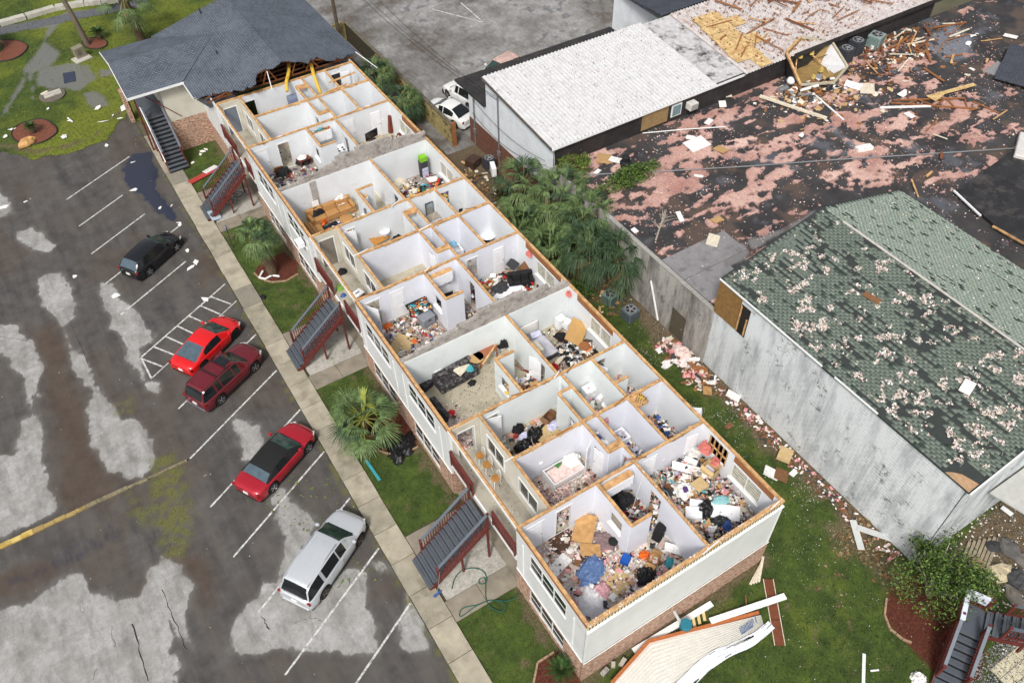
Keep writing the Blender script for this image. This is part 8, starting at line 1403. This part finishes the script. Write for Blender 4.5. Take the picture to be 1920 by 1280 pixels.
for k, (yy, zt) in enumerate(((37.4,4.4),(33.9,6.6))): t = thing('service_mast',('grey drain pipe at the corner of the white painted wall','grey service mast on the white painted wall')[k],'pipe',(16.6,yy,0)); MB().tube([(0,0,0),(0,0,zt)],.06,8).build('pipe',METAL,t); MB().ob((-.02,0,1.4),(.14,.3,.4)).build('meter_box',METAL,t)
for k in range(3): plank('wall_pipe','thin grey pipe on the brick base','pipe',(16.62,28.5+k*1.4,0),(16.62,28.5+k*1.4,1.3+.3*k),.05,.05,METAL,'pipes on the brick base')
# front-lot small things
t = thing('parking_sign','blue accessible parking sign on a dark post','sign',(-3.25,36.34,0.05)); MB().tube([(0,0,0),(0,0,1.9)],.03,8).build('post',C_['charcoal'],t); sg = MB().ob((-.04,0,1.75),(.015,.3,.45)).build('panel',C_['blue'],t); MB().ob((-.052,0,1.8),(.004,.16,.2)).build('white_symbol',C_['white'],t)
t = thing('garden_hose','looping green garden hose by the near stair','hose',(0,0,0)); HP = [(-2.81,6.72),(-2.45,7.10),(-1.97,7.28),(-1.41,7.10),(-1.10,6.72),(-1.12,6.32),(-1.31,6.12),(-1.55,6.23),(-1.47,6.42),(-1.21,6.30),(-1.67,5.47),(-1.72,4.95),(-1.42,4.49),(-1.10,4.64),(-1.25,5.00),(-1.67,5.28),(-2.35,5.36),(-3.11,5.30),(-3.07,5.51),(-2.79,5.60),(-2.20,5.38),(-1.55,5.24),(-0.93,4.80),(-0.52,4.74),(-0.25,4.88)]; v = [Vector((*p,.14)) for p in HP]; q_ = []
for i in range(len(v)-1):
    a0, a1, a2, a3 = v[max(i-1,0)], v[i], v[i+1], v[min(i+2,len(v)-1)]
    for t_ in np.linspace(0,1,6,endpoint=False): q_.append(.5*((2*a1)+(a2-a0)*t_+(2*a0-5*a1+4*a2-a3)*t_**2+(3*a1-a0-3*a2+a3)*t_**3))
MB().tube(q_,.024,6).build('hose',M('green_hose', S(40,92,78), var=.15),t)
t = thing('push_broom','blue push broom leaning at the foot of the near stair','broom',(-3.53,6.86,0.10)); MB().ob((0,0,.06),(.4,.12,.1),(0,0,.2)).build('head',C_['blue'],t); MB().tube([(0,0,.1),(.45,.35,1.3)],.014,6).build('handle',METAL,t)
plank('paddle','turquoise plastic slat on the near front lawn','slat',(-3.10,15.66,0.10),(-3.03,14.11,0.08),.16,.03,M('turquoise', S(60,150,160), var=.1)); heap('trash_bag','black plastic sheeting in the palm bed','sheeting',(-1.11,15.40,0.06),(2.0,1.4,.35),BAGB,251,.6,.8)
t = thing('drain_pipe_piece','white bent plastic gutter piece in the leaning palm bed','pipe',(0,0,0)); MB().tube([(-2.41,32.81,0.20),(-2.83,32.41,0.15),(-2.55,32.09,0.12),(-2.04,32.18,0.12),(-1.66,31.81,0.12)],.07,8).build('pipe',WTRIM,t); heap('bag','small black bag on the leaning palm lawn','bag',(-3.27,30.62,0.06),(.4,.5,.2),C_['black'],252,0,.5)
t = thing('bicycle','black bicycle lying under the far stair','bicycle',(-1.41,41.36,0.15),.5)
for x_ in (-.5,.5): w2 = MB().tube([(x_+.32*math.cos(a),.32*math.sin(a),.05) for a in np.linspace(0,2*PI,20)],.025,6).build('wheel',TYRE,t)
MB().tube([(-.5,0,.06),(-.1,.35,.08),(.4,.3,.08),(.5,0,.06),(0,0,.06),(-.1,.35,.08)],.02,6).build('frame',C_['black'],t); MB().tube([(.35,.5,.1),(.42,.3,.08)],.02,6).build('handlebar',C_['black'],t); MB().ob((-.15,.45,.08),(.22,.1,.06)).build('saddle',C_['black'],t)
t = thing('fallen_railing','fallen red panel with white slats beside the far stair','panel',(-2.23,45.30,0.12),.3); MB().ob((-.1,0,.05),(2.5,.5,.05),(0,.03,0)).build('board',M('red_board', S(170,62,58), var=.15, s=4),t)
for k in range(8): MB().ob((.1+k*.14,.12,.12),(.07,.45,.05),(0,0,.2)).build('slat',WTRIM,t)
board('white_sheet','pale blue-grey panel at the foot of the far stair','panel',(-3.24,39.96,0.40),(.7,.8,.04),M('pale_blue_panel', S(168,182,194), var=.06),(.5,.2,.2))
LOTS = [(-7.50,53.46,0.02),(-6.33,50.09,0.02),(-7.23,46.59,0.02),(-5.86,36.35,0.02),(-6.29,36.01,0.02),(-11.21,36.02,0.02),(-5.53,40.97,0.02),(-6.22,43.41,0.02),(-5.42,43.24,0.02),(-5.57,40.72,0.02),(-15.70,49.78,0.02),(-14.27,49.57,0.02),(-6.47,32.47,0.02),(-5.96,37.76,0.02),(-13.07,39.38,0.02),(-4.89,58.11,0.10),(-6.73,59.24,0.10),(-5.62,56.62,0.10),(-5.98,57.41,0.10),(-9.12,58.48,0.10),(-6.91,56.92,0.10),(-10.27,61.40,0.10),(-13.29,59.88,0.10),(-13.99,59.10,0.10),(-9.99,56.36,0.10),(-1.14,48.49,0.12),(-1.44,48.35,0.12),(-1.71,48.03,0.12),(-2.55,47.35,0.12),(1.20,28.36,0.10)]
LBL = ['white rectangular scrap on the asphalt below the lawn edge','narrow white scrap floating in the dark puddle','white slotted scrap in the lower dark puddle','upper of two white scraps beside the oil stain','lower of two white scraps beside the oil stain','white square scrap on the pale patch left of the hatched bay','narrow white scrap above the black hatchback nose','upright white sliver near the puddle tail','tiny white sliver by the sidewalk near the puddle','white scrap touching the black hatchback nose','broad white scrap at the left edge of the lot','tiny white chip in the left upper lot','white arrow-shaped scrap on the hatched bay line','white scrap between black hatchback and sidewalk','small white chip left of the black hatchback','big white foam scrap beside the gable stair','pointed white foam scrap right of the manhole','narrow white scrap at the lawn and asphalt corner','small crumpled white scrap near the gable stair','short white stick upright in the small puddle','thin white stick on the upper lawn','white strip left of the manhole','white scrap left of the sago mulch bed','white scrap at the far left lawn edge','round white scrap right of the sago mulch bed','topmost white tile scrap on the dark grass by the gable stair','second white tile scrap on the dark grass by the gable stair','third white tile scrap on the dark grass by the gable stair','separate long white tile scrap on the dark grass by the gable stair','white scrap on the lawn beside the middle stair']
for k, p in enumerate(LOTS):
    s_ = [(.55,.4),(.5,.15),(.5,.4),(.8,.35),(.8,.35),(.55,.5),(.5,.2),(.25,.5),(.3,.1),(.6,.3),(.7,.5),(.4,.15),(.9,.4),(.6,.3),(.4,.3),(1.1,.9),(1.0,.5),(.5,.2),(.4,.2),(.15,.6),(.1,.8),(.6,.25),(.6,.3),(.5,.4),(.5,.5),(.5,.25),(.5,.3),(.55,.3),(.5,.25),(.4,.3)][k]
    lawn_ = 15 <= k < 25; yd = k >= 25
    b = MB(); rr = random.Random(k); n = 4+k%3; pts = [(s_[0]/2*math.cos(a)*rr.uniform(.6,1.3), s_[1]/2*math.sin(a)*rr.uniform(.6,1.3)) for a in np.linspace(0,2*PI,n,endpoint=False)]; b.prism(pts,0,.02); o = b.build('foam_scrap', C_['white']); place(o, p, rr.uniform(0,3), (rr.uniform(0,.06),rr.uniform(0,.06),rr.uniform(0,3)))
    tag(o, LBL[k], 'scrap', 'white scraps on the upper lawn' if lawn_ else ('white scraps before the building' if yd else 'white scraps on the front lot'))
flecks('leaf_litter','green and brown leaf litter on the front lot',(-22,-4.8,6,55),2600,[C_['brown'],LEAF1,C_['cream'],M('moss_crumb', S(108,108,60), var=.2)],.04,.004,253,.01,lambda x,y: .15+.8*sm(x,-6,-4.9)); flecks('moss_litter','yellow-green catkins heaped on the asphalt by the yellow kerb',(-16,-9,14,23),5200,[M('moss_crumb', (0,0,0)),M('moss_crumb_dark', S(90,94,40), var=.2)],.05,.004,254,.02,lambda x,y: lot_mask(x,y)[3])
flecks('sprigs','leafy twig sprigs on the lot by the silver car',(-9.5,-5,9,17),260,[LEAF1,M('moss_crumb', (0,0,0))],.1,.004,255,.03,lambda x,y: sm(fbm(x,y,1.2,14),.52,.62))
# upper lawn furniture
t = thing('concrete_kerb','broken pale concrete kerb at the far edge of the upper lawn','kerb',(0,0,0)); PK = [Vector((-13.85,79.09,0.10)),Vector((-11.04,79.06,0.10)),Vector((-8.62,79.19,0.10)),Vector((-5.87,79.42,0.10)),Vector((-3.23,78.83,0.10)),Vector((-0.21,77.59,0.10))]
for a, e in zip(PK, PK[1:]):
    n = max(1,int((e-a).length/1.6))
    for k in range(n): MB().bar(a.lerp(e,k/n)+Vector((0,0,.12)), a.lerp(e,(k+.96)/n)+Vector((0,0,.12)),.7,.4).build('kerb_block', M('pale_old_concrete', S(186,182,172), var=.15, s=3, bmp=.4, dirt=S(120,116,104), dirtamt=.7), t)
struct(stripe((-14,78.3),(2,76.0),1.6,.05,30,M('wet_gutter', S(92,94,98), var=.2, rough=.25),'gutter_channel'))
t = thing('manhole','round concrete manhole with two plank lids on the upper lawn','manhole',(-9.51,63.34,0.04)); MB().lathe((0,0,0),[(1.05,0),(1.05,.12),(.95,.14)],26).build('ring',M('dark_concrete', S(104,98,88), var=.2, s=4, bmp=.3),t)
for y_ in (-.22,.22): MB().ob((.05,y_,.2),(1.4,.34,.08),(0,0,.1)).build('lid_plank',M('pale_old_concrete', (0,0,0)),t)
MB().ob((-.5,.55,.18),(.6,.25,.06),(0,0,.4)).build('lid_piece',C_['cream'],t)
t = thing('utility_cabinet','weathered tilted utility box on a white pad on the upper lawn','utility box',(-5.96,68.56,0.04),.25); MB().ob((0,0,.55),(.9,.6,1.0),(.05,-.06,0)).build('housing',M('weathered_box_wood', S(132,126,108), var=.2, s=5, bmp=.3),t,bevel=.02); MB().ob((-.1,-.3,.06),(1.5,1.1,.1)).build('pad',M('pale_old_concrete', (0,0,0)),t); MB().ob((-.1,-.32,.6),(.3,.03,.4)).build('hatch',M('weathered_hatch', S(104,98,84)),t)
board('solar_mat','dark blue-black mat on the wet upper lawn','mat',(-7.65,65.60,0.08),(.95,1.7,.04),M('dark_blue_mat', S(52,58,76), var=.15, rough=.4),(.02,.02,-.15))
t = thing('fire_hydrant','red fire hydrant near the leaning trunk','hydrant',(-4.94,72.98,0.05)); MB().lathe((0,0,0),[(.16,0),(.16,.06),(.11,.08),(.11,.5),(.15,.52),(.14,.6),(.04,.72)],12).build('barrel',C_['red'],t); 
for s in (-1,1): MB().tube([(s*.08,0,.4),(s*.2,0,.4)],.06,8).build('nozzle',C_['red'],t)
t = thing('white_pipe_marker','short white pipe lying in the upper lawn puddle','pipe',(-9.10,58.59,0.08)); MB().tube([(-.1,.4,.05),(.1,-.4,.05)],.06,8).build('pipe',WTRIM,t); rock('stone','round white lid on the upper lawn',(-10.03,56.46,0.06),(.5,.5,.12),S(214,214,214),5)['category'] = 'lid'
